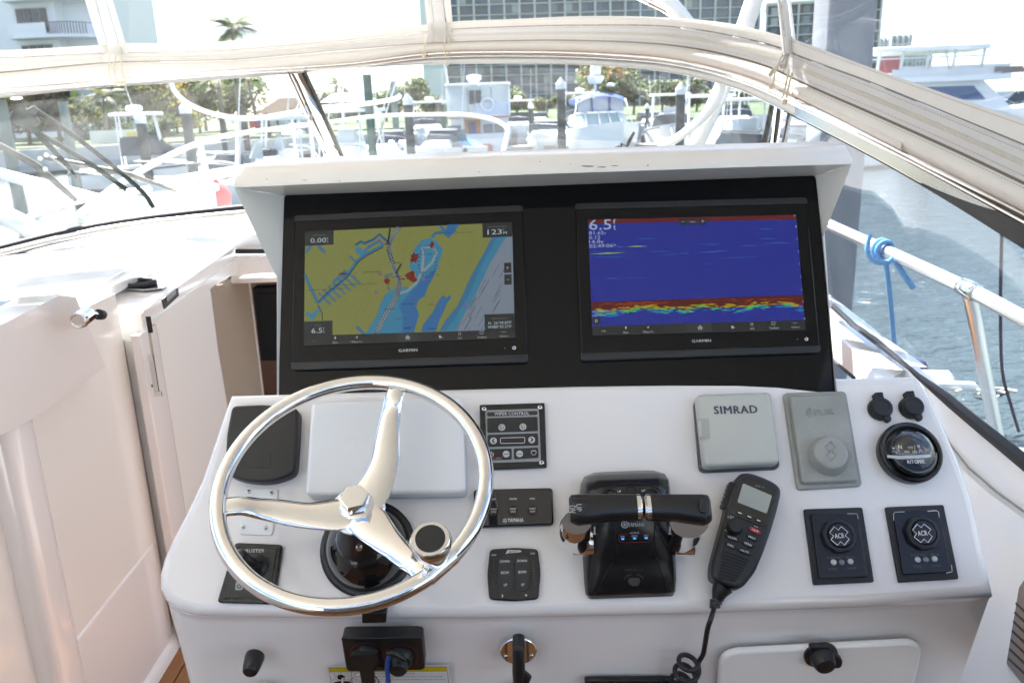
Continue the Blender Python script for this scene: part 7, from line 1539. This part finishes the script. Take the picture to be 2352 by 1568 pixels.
# far towers at the right
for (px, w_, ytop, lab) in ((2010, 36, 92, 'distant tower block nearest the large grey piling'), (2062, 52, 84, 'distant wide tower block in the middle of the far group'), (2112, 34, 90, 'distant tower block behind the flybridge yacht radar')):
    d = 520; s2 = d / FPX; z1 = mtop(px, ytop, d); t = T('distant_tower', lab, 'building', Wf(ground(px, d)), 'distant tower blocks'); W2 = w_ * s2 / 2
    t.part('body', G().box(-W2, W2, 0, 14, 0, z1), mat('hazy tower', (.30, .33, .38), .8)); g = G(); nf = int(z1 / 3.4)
    for f in range(nf): g.box(-W2 - .3, W2 + .3, -1.2, 0, f * 3.4, f * 3.4 + 1.1)
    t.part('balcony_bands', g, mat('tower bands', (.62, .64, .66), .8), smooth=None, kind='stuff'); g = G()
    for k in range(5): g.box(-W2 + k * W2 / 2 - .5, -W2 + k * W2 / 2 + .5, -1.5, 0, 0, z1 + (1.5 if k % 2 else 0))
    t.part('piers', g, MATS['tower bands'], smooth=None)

# ------------------------------------------------------------------ boats
BW = mat('boat white', (.80, .81, .82), .3, coat=.3); BWG = mat('boat off white', (.70, .72, .74), .4); TINT = mat('tinted boat window', (.04, .055, .07), .08); NAVY = mat('navy canvas', (.03, .075, .24), .8); CANV = mat('grey canvas', (.34, .38, .44), .85); BOOT = mat('boot stripe', (.015, .02, .035), .4)
LWIN = mat('pale clear curtain', (.48, .52, .54), .3); OUTB = mat('outboard white', (.78, .78, .79), .3)
def hull_mesh(L_, B_, H_, flare=1.0, stern=True):
    """bow at +x; stations from stern to bow"""
    rr = []
    for i in range(13):
        t = i / 12; x_ = -L_ / 2 + L_ * t; hb = B_ / 2 * (1 - max(0, (t - .45) / .55) ** 2.2) * (.94 + .06 * min(1, t * 4)); zs = H_ * (.82 + .38 * t * t); zk = -.25 + .55 * max(0, t - .7) ** 1.2 * 2
        hb = max(hb, .015); wl = hb * (.86 - .25 * max(0, t - .5)); sweep = .10 * L_ * max(0, t - .6)
        rr.append([(x_ + sweep, -hb, zs), (x_ + sweep * .6, -hb * .97, zs * .66), (x_, -wl, .12), (x_, 0, zk), (x_, wl, .12), (x_ + sweep * .6, hb * .97, zs * .66), (x_ + sweep, hb, zs), (x_ + sweep * .98, 0, zs - .02)])
    return G().rings(rr), lambda x_: H_ * (.82 + .38 * ((x_ + L_ / 2) / L_) ** 2)
def boat(px, d, rot, L_, B_, H_, lab, cat='boat', kind='cruiser', group=None, top=None, name='motor_boat', z=0):
    o = ground(px, d) + Vector((0, 0, z)); t = T(name, lab, cat, Wf(o, R(rot)), group); hg, zs = hull_mesh(L_, B_, H_); t.part('hull', hg, BW, smooth=40)
    g = G()
    for i in range(1): pass
    w_ = B_ * .36
    def cabin(x0, x1, z0, z1, wb_, wt, rake=.5, m_=BW, nm='cabin'):
        return t.part(nm, G().rings([[(x0, -wb_, z0), (x1, -wb_, z0), (x1, wb_, z0), (x0, wb_, z0)], [(x0 + .1, -wt, z1), (x1 - rake, -wt, z1), (x1 - rake, wt, z1), (x0 + .1, wt, z1)]]), m_, smooth=None)
    def glassband(x0, x1, z0, z1, wb_, wt, rake, m_=TINT, nm='windshield'):
        return t.part(nm, G().rings([[(x0, -wb_, z0), (x1, -wb_, z0), (x1, wb_, z0), (x0, wb_, z0)], [(x0, -wt, z1), (x1 - rake, -wt, z1), (x1 - rake, wt, z1), (x0, wt, z1)]]), m_, smooth=None)
    def hardtop(x0, x1, z_, w2, m_=BW, posts=True, zb=None):
        t.part('hardtop', G().prism(rnd_poly([(x0, -w2), (x1, -w2 * .9), (x1, w2 * .9), (x0, w2)], .3, 4), z_, z_ + .12, .04), m_, smooth=40)
        if posts:
            for x_ in (x0 + .25, x1 - .35):
                for s2_ in (-1, 1): t.part('post', G().tube([(x_ + (.25 if x_ > x0 + 1 else 0), s2_ * w2 * .85, zb or zs(x_) - .1), (x_, s2_ * w2 * .8, z_)], .035, 6), BW)
    if kind == 'cruiser':
        z0 = zs(0); cabin(-L_ * .05, L_ * .32, z0 - .1, z0 + .38, B_ * .36, B_ * .26, .9); ws = glassband(-L_ * .12, L_ * .12, z0 + .3, z0 + .85, B_ * .38, B_ * .33, .55)
        sub(ws, 'frame', G().tube([(L_ * .12 - .5, -B_ * .33, z0 + .87), (L_ * .12 - .5, B_ * .33, z0 + .87)], .04, 6), BW)
    if kind in ('console', 'walk'):
        z0 = zs(0); cabin(-.5, .5, z0 - .4, z0 + .7, .45, .38, .25, BW, 'console'); glassband(.1, .45, z0 + .7, z0 + 1.15, .38, .34, .2, LWIN)
        hardtop(-1.2, 1.0, z0 + 1.75, B_ * .42)
        for k in range(2): en = t.part('outboard_engine', G().prism(rnd_poly([(-L_ / 2 - .55, -.45 + k * .5), (-L_ / 2 - .02, -.45 + k * .5), (-L_ / 2 - .02, -.1 + k * .5), (-L_ / 2 - .55, -.1 + k * .5)], .08, 3), H_ * .5, H_ * 1.5, .1), OUTB, smooth=50)
        for s2_ in (-1, 1): t.part('rod_holder', G().tube([(-1.0, s2_ * B_ * .38, z0 + 1.85), (-1.6, s2_ * B_ * .42, z0 + 2.9)], .02, 4), BW)
    if kind == 'walk': glassband(.3, 1.6, z0 + .1, z0 + .75, B_ * .38, B_ * .3, .6)
    if kind == 'express':
        z0 = zs(0); cabin(-L_ * .1, L_ * .36, z0 - .1, z0 + .45, B_ * .4, B_ * .28, 1.2); glassband(-L_ * .2, L_ * .14, z0 + .4, z0 + 1.1, B_ * .42, B_ * .35, .9); hardtop(-L_ * .24, L_ * .06, z0 + 1.9, B_ * .43)
        t.part('radar', G().lathe([(.3, z0 + 2.1), (.32, z0 + 2.2), (.25, z0 + 2.3), (.01, z0 + 2.32)], 16, (-L_ * .1, 0)), BW, smooth=40)
    for s2_ in (-1, 1): t.part('bow_rail', G().tube(smooth_path([Vector((L_ * .05, s2_ * B_ * .45, zs(0) + .05)), Vector((L_ * .14, s2_ * B_ * .44, zs(L_ * .14) + .5)), Vector((L_ * .34, s2_ * B_ * .28, zs(L_ * .34) + .55)), Vector((L_ * .54, 0, zs(L_ * .48) + .55))], 4), .02, 5), SST, smooth=60)
    rb_ = random.Random(int(px)); 
    for k in range(2): x_ = -L_ * .25 + k * L_ * .3; sf = -1 if rb_.random() < .5 else 1; t.part('fender', G().lathe([(.02, .25), (.11, .33), (.11, .75), (.02, .85)], 8, (x_, sf * (B_ * .52))), (BW, NAVY, BOOT)[rb_.randrange(3)], smooth=60)
    if kind in ('express', 'cruiser'):
        for s2_ in (-1, 1): t.part('side_window', G().box(-L_ * .02, L_ * .16, s2_ * B_ * .365 - .02, s2_ * B_ * .365 + .02, zs(0) + .02, zs(0) + .22), TINT)
    if rb_.random() < .5: t.part('cockpit_cover', G().rings([[(-L_ * .46, -B_ * .4, zs(0) - .05), (-L_ * .2, -B_ * .42, zs(0)), (-L_ * .2, B_ * .42, zs(0)), (-L_ * .46, B_ * .4, zs(0) - .05)], [(-L_ * .42, -B_ * .2, zs(0) + .3), (-L_ * .22, -B_ * .2, zs(0) + .45), (-L_ * .22, B_ * .2, zs(0) + .45), (-L_ * .42, B_ * .2, zs(0) + .3)]]), (mat('sky blue canvas', (.12, .28, .60), .8), CANV, BWG)[rb_.randrange(3)])
    t.part('rub_rail', G().tube([Vector((-L_ / 2, -B_ * .475, zs(-L_ / 2) - .1)), (-L_ * .05, -B_ * .505, zs(0) - .12), (L_ * .2, -B_ * .475, zs(L_ * .2) - .12), (L_ * .42, -B_ * .26, zs(L_ * .42) - .12)], .035, 6), BOOT); t.part('antenna', G().tube([(-.4, B_ * .3, zs(0) + .5), (-1.1, B_ * .34, zs(0) + 4.2)], .016, 4), BW)
    return t, zs
# trawler, stern towards us
dt = 51; tw = T('trawler', 'white two storey trawler with varnished wooden door facing the stern', 'boat', Wf(ground(1099, dt), R(0)))
q = dt / FPX; hwid = 73 * q
hg, zs = hull_mesh(11, hwid * 2.05, 1.35); hg.xf(Matrix.Rotation(R(90), 4, 'Z')); hg.xf(Matrix.Translation((0, 5.2, 0))); tw.part('hull', hg, BW, smooth=40)
zf = mtop(1099, 343, dt); TW = mat('trawler panel', (.66, .68, .72), .5)
tw.part('transom_rail', G().box(-hwid * 1.0, hwid * 1.0, -.15, .05, zf - .1, zf + .08), BW)
z1 = mtop(1099, 270, dt); tw.part('deckhouse', G().box(-hwid * .92, hwid * .92, .9, 6.2, zf - .4, z1), TW)
dx = (1073 - 1099) * q; dw = 34 * q
dd_ = tw.part('door', G().box((1060 - 1099) * q + .1, (1092 - 1099) * q + .25, .84, .9, zf - .05, z1 - .12), mat('varnished door', (.42, .20, .08), .4)); sub(dd_, 'door_pane', G().box((1068 - 1099) * q + .1, (1086 - 1099) * q + .1, .81, .84, z1 - 1.15, z1 - .3), DW, None); sub(dd_, 'blue_towel', G().box((1084 - 1099) * q, (1087 - 1099) * q, .78, .81, zf + .2, z1 - .4), mat('blue towel', (.05, .12, .5), .8), None)
for (xa, xb) in ((1022, 1052), (1104, 1126), (1130, 1152)):
    wn_ = tw.part('window', G().box((xa - 1099) * q + .1, (xb - 1099) * q + .1, .84, .9, z1 - 1.45, z1 - .45), MATS['window frame grey']); sub(wn_, 'pane', G().box((xa - 1099) * q + .18, (xb - 1099) * q + .02, .82, .84, z1 - 1.38, z1 - .52), mat('dim boat glass', (.12, .14, .17), .2), None)
zb = mtop(1099, 237, dt); tw.part('boat_deck', G().box(-hwid * 1.0, hwid * 1.0, -.2, 6.6, z1, z1 + .1), BW); tw.part('deck_trim', G().box(-hwid * 1.02, hwid * 1.02, -.24, -.2, z1 - .05, z1 + .05), mat('teak trim', (.30, .15, .08), .5))
tw.part('bridge_panel', G().box(-hwid * .1, hwid * .95, .3, .36, z1 + .1, zb), mat('bridge canvas panel', (.55, .60, .70), .8)); tw.part('bridge_side', G().box(-hwid * .95, -hwid * .1, .3, .36, z1 + .1, zb - .55), TW)
zr = mtop(1099, 196, dt); tw.part('bridge_roof', G().prism(rnd_poly([(-hwid * 1.04, 0), (hwid * 1.04, 0), (hwid * 1.0, 4), (-hwid * 1.0, 4)], .3, 4), zr, zr + .13, .05), BW, smooth=40)
for xa, xb in ((-.98, -.35), (-.33, .04), (.06, .40), (.42, .98)): tw.part('clear_curtain', G().box(hwid * xa, hwid * xb, .4, .44, zb - (.5 if xa < -.1 else 0), zr), mat('grey clear curtain', (.52, .56, .58), .25))
for xa, xb in ((1078, 1090), (1093, 1106)): tw.part('dark_pane', G().prism([((xa - 1099) * q * 1.0, -.0), ((xb - 1099) * q, 0), ((xb - 1099) * q, .8), ((xa - 1099) * q, .8)], 0, .05).xf(Matrix.Translation((0, .38, zr - 1.1)) @ Matrix.Rotation(R(90), 4, 'X')), DW)
for x_ in (-.97, .97): tw.part('post', G().tube([(hwid * x_, .2, z1 + .1), (hwid * x_, .2, zr)], .06, 6), BW)
tw.part('radar_dome', G().lathe([(.18, zr + .13), (.45, zr + .42), (.45, zr + .62), (.02, zr + .68)], 20, (-.25, 1.5)), BW, smooth=40); tw.part('antenna', G().tube([(-hwid * .93, .2, zr), (-hwid * 1.02, .2, zr + 1.9)], .07, 6), BW)
lf = tw.part('life_ring', G().tube([(.55 + .38 * math.cos(k / 20 * 6.283), .22, z1 + .75 + .38 * math.sin(k / 20 * 6.283)) for k in range(20)], .07, 8, True), BWG)
tw.part('fender', G().lathe([(.05, zf - .35), (.3, zf - .15), (.32, zf + .3), (.15, zf + .75), (.04, zf + .85)], 14, (-hwid * 1.0, -.4)), BW, smooth=60); tw.part('red_hose_reel', G().lathe([(.3, zf - .2), (.35, zf + .1), (.2, zf + .3)], 12, (.45, -.3)), mat('faded red', (.45, .16, .15), .7), smooth=50)
tw.part('rail', G().tube([(-hwid, -.15, zf + .7), (hwid, -.15, zf + .7)], .03, 5), BW)
for k in range(7): tw.part('rail_post', G().tube([(-hwid + k * hwid / 3, -.15, zf), (-hwid + k * hwid / 3, -.15, zf + .7)], .022, 4), BW)
# blue topped cruiser, bow towards us
dc = 40; bc = T('cabin_cruiser', 'white cruiser with navy blue bimini top facing the camera', 'boat', Wf(ground(1412, dc), R(4)))
q = dc / FPX; bb = 84 * q
hg, zs = hull_mesh(10, bb * 2, 1.55); hg.xf(Matrix.Rotation(R(-90), 4, 'Z')); hg.xf(Matrix.Translation((0, 3.2, 0))); bc.part('hull', hg, BW, smooth=50)
zd = mtop(1405, 292, dc)
bc.part('foredeck', G().rings([[(-bb * .92, 2.6, zd - .35), (-bb * .6, .9, zd - .45), (0, .1, zd - .5), (bb * .6, .9, zd - .45), (bb * .92, 2.6, zd - .35)], [(-bb * .8, 3.2, zd + .02), (-bb * .5, 1.9, zd - .05), (0, 1.3, zd - .08), (bb * .5, 1.9, zd - .05), (bb * .8, 3.2, zd + .02)]]), BW, smooth=50)
zw = mtop(1405, 262, dc)
bc.part('windshield', G().rings([[(-bb * .86, 3.6, zd - .15), (-bb * .55, 2.5, zd - .12), (bb * .55, 2.5, zd - .12), (bb * .86, 3.6, zd - .15)], [(-bb * .74, 4.2, zw), (-bb * .45, 3.4, zw + .05), (bb * .45, 3.4, zw + .05), (bb * .74, 4.2, zw)]]), mat('pale aqua glass', (.22, .33, .36), .1), smooth=None)
for x_ in (-.12, .18, .48, -.5): bc.part('windshield_post', G().tube([(bb * x_ * 1.1, 2.42, zd - .1), (bb * x_, 3.35, zw + .04)], .045, 6), BW)
bc.part('windshield_rail', G().tube([(-bb * .76, 4.2, zw), (-bb * .45, 3.38, zw + .06), (bb * .45, 3.38, zw + .06), (bb * .76, 4.2, zw)], .04, 6), BW)
zt_ = mtop(1405, 209, dc); rr = []
for k in range(9):
    a = -1 + k / 4; rr.append([(bb * .72 * a, 3.4, zt_ - .32 * a * a - .20), (bb * .74 * a, 4.2, zt_ - .26 * a * a), (bb * .74 * a, 6.5, zt_ - .28 * a * a - .05), (bb * .72 * a, 6.5, zt_ - .34 * a * a - .22), (bb * .71 * a, 4.2, zt_ - .40 * a * a - .22)])
bc.part('bimini', G().rings(rr), NAVY, smooth=60)
for a, b in ((-.70, -.30), (-.26, .22), (.28, .68)): bc.part('clear_curtain', G().rings([[(bb * a, 3.5, zw + .08), (bb * b, 3.5, zw + .08), (bb * b * .98, 3.7, zt_ - .3), (bb * a * .98, 3.7, zt_ - .3)], [(bb * a, 3.54, zw + .08), (bb * b, 3.54, zw + .08), (bb * b * .98, 3.74, zt_ - .3), (bb * a * .98, 3.74, zt_ - .3)]]), mat('grey blue curtain', (.28, .32, .38), .25), smooth=None)
for a in (-.28, .25): bc.part('curtain_seam', G().tube([(bb * a, 3.44, zw + .08), (bb * a, 3.66, zt_ - .15)], .05, 6), NAVY)
for s2_ in (-1, 1): bc.part('bimini_leg', G().tube([(s2_ * bb * .72, 3.6, zt_ - .35), (s2_ * bb * .92, 2.9, zd - .3)], .03, 5), BWG)
pm = G(); pm.tube([(0, 5.2, zt_), (0, 5.2, zt_ + .5)], .05, 6); bc.part('radar_mast', pm, BW); zrd = mtop(1405, 197, dc)
bc.part('radar_dome', G().lathe([(.28, zt_ + .45), (.45, zt_ + .7), (.46, zt_ + .86), (.02, zt_ + .92)], 20, (0, 5.2)), BW, smooth=40); bc.part('satellite_dome', G().lathe([(.28, zt_ + .92), (.29, zt_ + 1.25), (.20, zt_ + 1.47), (.02, zt_ + 1.54)], 20, (0, 5.2)), BW, smooth=60)
bc.part('small_dome', G().lathe([(.22, zt_ + .3), (.25, zt_ + .42), (.02, zt_ + .48)], 16, (.82, 5.2)), BW, smooth=50); bc.part('deck_hatch', G().box(bb * .1, bb * .55, -.02, .3, zd - .62, zd - .58), DW)
for s2_ in (-1, 1): bc.part('bow_rail', G().tube(smooth_path([Vector(v) for v in ((s2_ * bb * .95, 3.6, zd + .05), (s2_ * bb * .85, 1.2, zd + .12), (s2_ * bb * .35, -.9, zd + .1), (0, -1.6, zd + .1))], 4), .022, 5), SST, smooth=60)
# fishing boat with small tower, left of centre
tf_, zs = boat(800, 30, 250, 7.2, 2.4, 1.0, 'white fishing boat with tall tubular tower beside the dark green piling', kind='console')
zt2 = mtop(800, 222, 30)
for sx_ in (-1, 1):
    for sy_ in (-1, 1): tf_.part('tower_leg', G().tube([(sx_ * .8 - .2, sy_ * .9, zs(0) - .1), (sx_ * .45 - .2, sy_ * .55, zt2 - .15)], .03, 6), ALU, smooth=60)
tf_.part('tower_top', G().rings([[(-.9, -.8, zt2 - .18), (.6, -.8, zt2 - .18), (.6, .8, zt2 - .18), (-.9, .8, zt2 - .18)], [(-.5, -.45, zt2 + .12), (.2, -.45, zt2 + .12), (.2, .45, zt2 + .12), (-.5, .45, zt2 + .12)]]), mat('tower canvas', (.55, .60, .66), .8))
tf_.part('outrigger', G().tube([(0, -.9, zs(0) + .3), (.4, -2.6, zt2 + 1.2)], .03, 6), ALU); tf_.part('outrigger', G().tube([(0, .9, zs(0) + .3), (.4, 2.3, zt2 + .6)], .03, 6), ALU)
# flybridge yacht at the right
dy = 34; fy = T('flybridge_yacht', 'white flybridge yacht with enclosed red curtained bridge at the upper right', 'boat', Wf(ground(2150, dy), R(-8)))
q = dy / FPX
def zy(y_): return mtop(2150, y_, dy)
hb_ = 2.5
hg, zs = hull_mesh(13, 3.9, 1.9); hg.xf(Matrix.Translation((.6, 1.6, 0))); fy.part('hull', hg, BW, smooth=40)
zc0, zc1 = zy(226), zy(188)
fy.part('cabin', G().rings([[(-3.6, -.1, 1.6), (3.4, .1, 1.6), (3.4, 3.1, 1.6), (-3.6, 3.3, 1.6)], [(-3.2, .1, zc1), (1.9, .3, zc1), (1.9, 2.9, zc1), (-3.2, 3.1, zc1)]]), BW)
fy.part('cabin_window', G().rings([[(-2.7, -.06, zc1 - .75), (2.0, .12, zc1 - .75), (2.0, .2, zc1 - .75), (-2.7, .1, zc1 - .75)], [(-2.6, .02, zc1 - .2), (1.5, .2, zc1 - .2), (1.5, .26, zc1 - .2), (-2.6, .2, zc1 - .2)]]), mat('blue side glass', (.10, .14, .25), .2))
fy.part('bridge_deck', G().prism(rnd_poly([(-3.4, -.3), (2.9, -.1), (2.9, 3.3), (-3.4, 3.4)], .3, 4), zc1, zc1 + .22, .06), BW, smooth=40)
zb1 = zy(150); zr1 = zy(118)
fy.part('bridge_coaming', G().rings([[(-1.8, -.1, zc1 + .2), (2.4, .1, zc1 + .2), (2.4, 3.0, zc1 + .2), (-1.8, 3.1, zc1 + .2)], [(-1.8, 0, zc1 + .62), (2.9, .1, zc1 + .62), (2.9, 3.0, zc1 + .62), (-1.8, 3.1, zc1 + .62)]]), BWG)
fy.part('bridge_roof', G().prism(rnd_poly([(-2.7, -.4), (1.9, -.3), (2.2, 3.3), (-2.7, 3.4)], .4, 4), zr1, zr1 + .2, .08), BW, smooth=40)
for k, x_ in enumerate((-2.4, -1.5, -.5, .5, 1.6)): fy.part('bridge_post', G().tube([(x_, -.1, zc1 + .5), (x_ + .05, -.15, zr1)], .06, 6), BW)
fy.part('red_curtain', G().box(-2.3, -1.55, -.02, .02, zc1 + .4, zr1 - .15), mat('faded red curtain', (.42, .12, .12), .8)); 
for x_ in (-1.4, -.4, .6): fy.part('clear_curtain', G().box(x_, x_ + .85, .0, .03, zc1 + .65, zr1 - .05), glassmat('curtain film', (.82, .86, .88), .8))
fy.part('radar_pod', G().box(-.5, .7, .8, 2.0, zr1 + .2, zr1 + .75), BW); fy.part('radar_bar', G().box(-.75, .85, 1.2, 1.5, zr1 + .8, zr1 + .98), BW); fy.part('visor', G().rings([[(2.2, .0, zc1 + .3), (3.5, .2, zc1 + .25), (3.5, 2.9, zc1 + .25), (2.2, 3.0, zc1 + .3)], [(2.2, 0, zc1 + .5), (3.3, .2, zc1 + .5), (3.3, 2.9, zc1 + .5), (2.2, 3.0, zc1 + .5)]]), mat('brown grey canvas', (.22, .19, .19), .8)); fy.part('outrigger', G().tube([(.4, 0, zc1 + .5), (-1.2, -.6, zr1 + 5)], .03, 5), BWG); fy.part('outrigger', G().tube([(.6, .2, zr1), (-.2, -.2, zr1 + 4)], .025, 5), mat('pinkish pole', (.5, .3, .35), .6))
fy.part('side_rail', G().tube([(-3.4, -.25, zc1 + .95), (1.8, -.1, zc1 + .95), (3.2, .3, zc1 + .6)], .03, 5), BW)
# other boats: (px, distance, heading, length, beam, freeboard, label, kind)
fleet = [
 (352, 33, 20, 6.5, 2.3, 1.0, 'grey white pilothouse boat moored below the seawall at the left', 'express'),
 (600, 24, 200, 6.6, 2.3, .85, 'small white console boat with flag left of the polished mullion', 'console'), (520, 27, 175, 6.0, 2.2, .7, 'low white skiff with blue cover left of the console boat', 'cruiser'),
 (648, 30, 190, 6.4, 2.3, .8, 'white console boat half hidden by the polished mullion', 'walk'), (885, 34, 265, 6.2, 2.2, 1.1, 'white bow of a small boat between the green pilings', 'cruiser'),
 (985, 58, 270, 8.0, 2.9, 1.3, 'white express boat tucked left behind the trawler', 'express'), (1190, 62, 268, 8.5, 3.0, 1.2, 'white hardtop boat right behind the trawler', 'express'), (1262, 48, 255, 7.0, 2.6, 1.0, 'white cuddy boat left of the tallest piling', 'cruiser'),
 (1335, 60, 272, 9.5, 3.3, 1.6, 'large white hardtop boat with radar bar behind the tallest piling', 'express'), (1494, 64, 268, 7.0, 2.6, 1.1, 'white cruiser in the gap right of the blue topped cruiser', 'cruiser'), (1540, 46, 262, 8.0, 2.8, 1.3, 'white tower boat right of the blue topped cruiser', 'walk'),
 (1620, 34, 245, 7.5, 2.6, 1.1, 'white console boat beyond the curved support brace', 'console'), (1680, 52, 262, 8.0, 2.9, 1.3, 'white express boat at the right end of the centre glass', 'express'), (1725, 30, 235, 6.2, 2.2, .9, 'small white boat low at the right corner post', 'walk'),
 (1850, 30, 200, 6.5, 2.3, .9, 'white boat seen through the side window behind the corner post', 'cruiser'), (1880, 55, 190, 9, 3.0, 1.4, 'far white cruiser glimpsed between the corner post and the large piling', 'express'), (690, 60, 255, 7.0, 2.6, 1.2, 'distant white boat behind the mullion foot', 'cruiser'), (1235, 85, 270, 7.5, 2.8, 1.2, 'tiny distant boat between the slim and tallest pilings', 'cruiser'), (1020, 40, 250, 6.0, 2.2, .9, 'small white dinghy by the left quarter of the trawler', 'cruiser'), (2330, 60, 180, 10, 3.2, 1.5, 'white boat at the far right edge beyond the yacht', 'express')]
for a in fleet: boat(*a[:7], kind=a[7], group='boats moored in the marina')
# flag, red canister, white storage box, blue cover
flg = T('flag', 'small red white and blue flag on the console boat left of the mullion', 'flag', Matrix.Translation(ground(570, 23) + Vector((0, 0, mtop(570, 276, 23)))) @ Matrix.Scale(.55, 4))
flg.part('staff', G().tube([(0, 0, -1.2), (0, 0, .1)], .015, 5), SST); flg.part('red_field', G().rings([[(.02 + k * .08, .04 * math.sin(k * .9), -.42 + .02 * k) for k in range(8)], [(.02 + k * .08, .04 * math.sin(k * .9) + .01, 0 - .02 * k) for k in range(8)]], closed=False, caps=False), mat('flag red', (.5, .06, .06), .8)); flg.part('blue_corner', G().box(.30, .58, -.03, .05, -.2, .02), mat('flag blue', (.03, .05, .25), .8))
cn = T('red_canister', 'pinkish red rounded canister on the deck left of the instrument pod', 'canister', Wf(P(483, 462, 4.9)))
cn.part('body', G().lathe([(.085, -.10), (.115, -.04), (.125, .04), (.09, .10), (.03, .11)], 20), mat('faded red plastic', (.55, .12, .12), .5), smooth=60); cn.part('handle', G().tube([(-.06, 0, .10), (-.03, 0, .14), (.03, 0, .14), (.06, 0, .10)], .014, 8), MATS['faded red plastic'], smooth=60)
bx = T('deck_box', 'white moulded deck box left of the instrument pod', 'box', Wf(P(420, 462, 4.3), R(8)))
bx.part('body', G().prism(rnd_poly([(-.17, -.12), (.15, -.12), (.15, .12), (-.17, .12)], .03, 3), -.3, .045, .02), BW, smooth=40); bx.part('lid', G().prism(rnd_poly([(-.02, -.14), (.17, -.14), (.17, .14), (-.02, .14)], .03, 3), .04, .075, .015), BW, smooth=40)
# floating dock, white bundle and blue cover below the side rail
dk = T('floating_dock', 'weathered plank dock at the lower right outside the side window', 'dock', Wf(ground(2330, 5.9) + Vector((.5, -.2, 0)), R(-38)))
PLK = mat('bleached planks', (.42, .40, .37), .9, noise=(6, .6, (.32, .30, .28))); dk.part('float', G().box(-.4, 2.2, -3.2, -1.0, -.3, .30), mat('dark float', (.05, .05, .05), .8))
for k in range(13):
    o_ = dk.part('plank', G().box(-.45, 2.25, -3.25 + k * .17, -3.25 + k * .17 + .155, .32, .355), PLK, smooth=None)
bn = T('white_fender_bundle', 'white fenders and pale hose heaped on the dock outside the side window', 'fenders', Matrix.Translation(ground(2222, 6.3) + Vector((0, .1, .30))) @ Matrix.Scale(.5, 4))
bn.part('fender', G().tube([(-.42, .1, .12), (-.36, .1, .12), (.30, -.05, .12), (.40, -.06, .10)], [.03, .12, .12, .03], 14), BW, smooth=60); bn.part('fender', G().tube([(-.1, -.25, .05), (.0, -.25, .07), (.55, -.4, .07), (.62, -.42, .06)], [.02, .08, .08, .02], 12), BWG, smooth=60)
bn.part('hose', G().tube(smooth_path([Vector(v) for v in ((.2, -.5, .02), (.45, -.4, .04), (.65, -.55, .04), (.9, -.45, .04), (1.15, -.6, .03))], 5), .03, 8), mat('pale hose', (.60, .58, .48), .7), smooth=60)
for k in range(5): a = rnd.uniform(0, 6.28); bn.part('rope_coil', G().tube([(.55 + .16 * math.cos(a + j * .6) + k * .05, -.75 + .12 * math.sin(a + j * .6), .02 + k * .02) for j in range(9)], .018, 6), (BWG if k % 2 else mat('dark rope', (.06, .06, .07), .9)), smooth=60)
bl = T('blue_engine_cover', 'dark blue rounded canvas cover beyond the side window', 'cover', Wf(ground(2163, 6.9) + Vector((0, 0, .20))))
bl.part('cover', G().rings([[(.13 * w_ * math.cos(k / 20 * 6.283) * 1.0, .11 * w_ * math.sin(k / 20 * 6.283), z_ * .5) for k in range(20)] for w_, z_ in ((.55, -.5), (.75, -.25), (1.0, .05), (1.02, .16), (.8, .27), (.4, .32), (.02, .33))]), mat('deep blue canvas', (.02, .035, .12), .8), smooth=70); bl.part('tiller', G().tube([(.10, 0, .04), (.16, -.02, .03), (.22, -.03, .035)], [.03, .016, .008], 8), BLK, smooth=60)
# yellow shore strip and far jetty on the right
g = G(); a = ground(2180, 95); b = ground(2600, 95); g.add([(a.x, a.y, .9), (b.x, b.y, .9), (b.x + 40, b.y + 60, .9), (a.x, a.y + 60, .9)], [(0, 1, 2, 3)]); struct('sandy_shore', g, mat('dry yellow shore', (.50, .42, .24), .9))
pk = T('dock_walkway', 'long low dock walkway between the moored boats', 'dock'); polybox(pk, 'deck', ground(430, 42), ground(1010, 66), .25, .5, 1.6, mat('walkway planks', (.33, .31, .28), .9)); polybox(pk, 'deck', ground(1170, 46), ground(1760, 40), .25, .5, 1.6, MATS['walkway planks'])
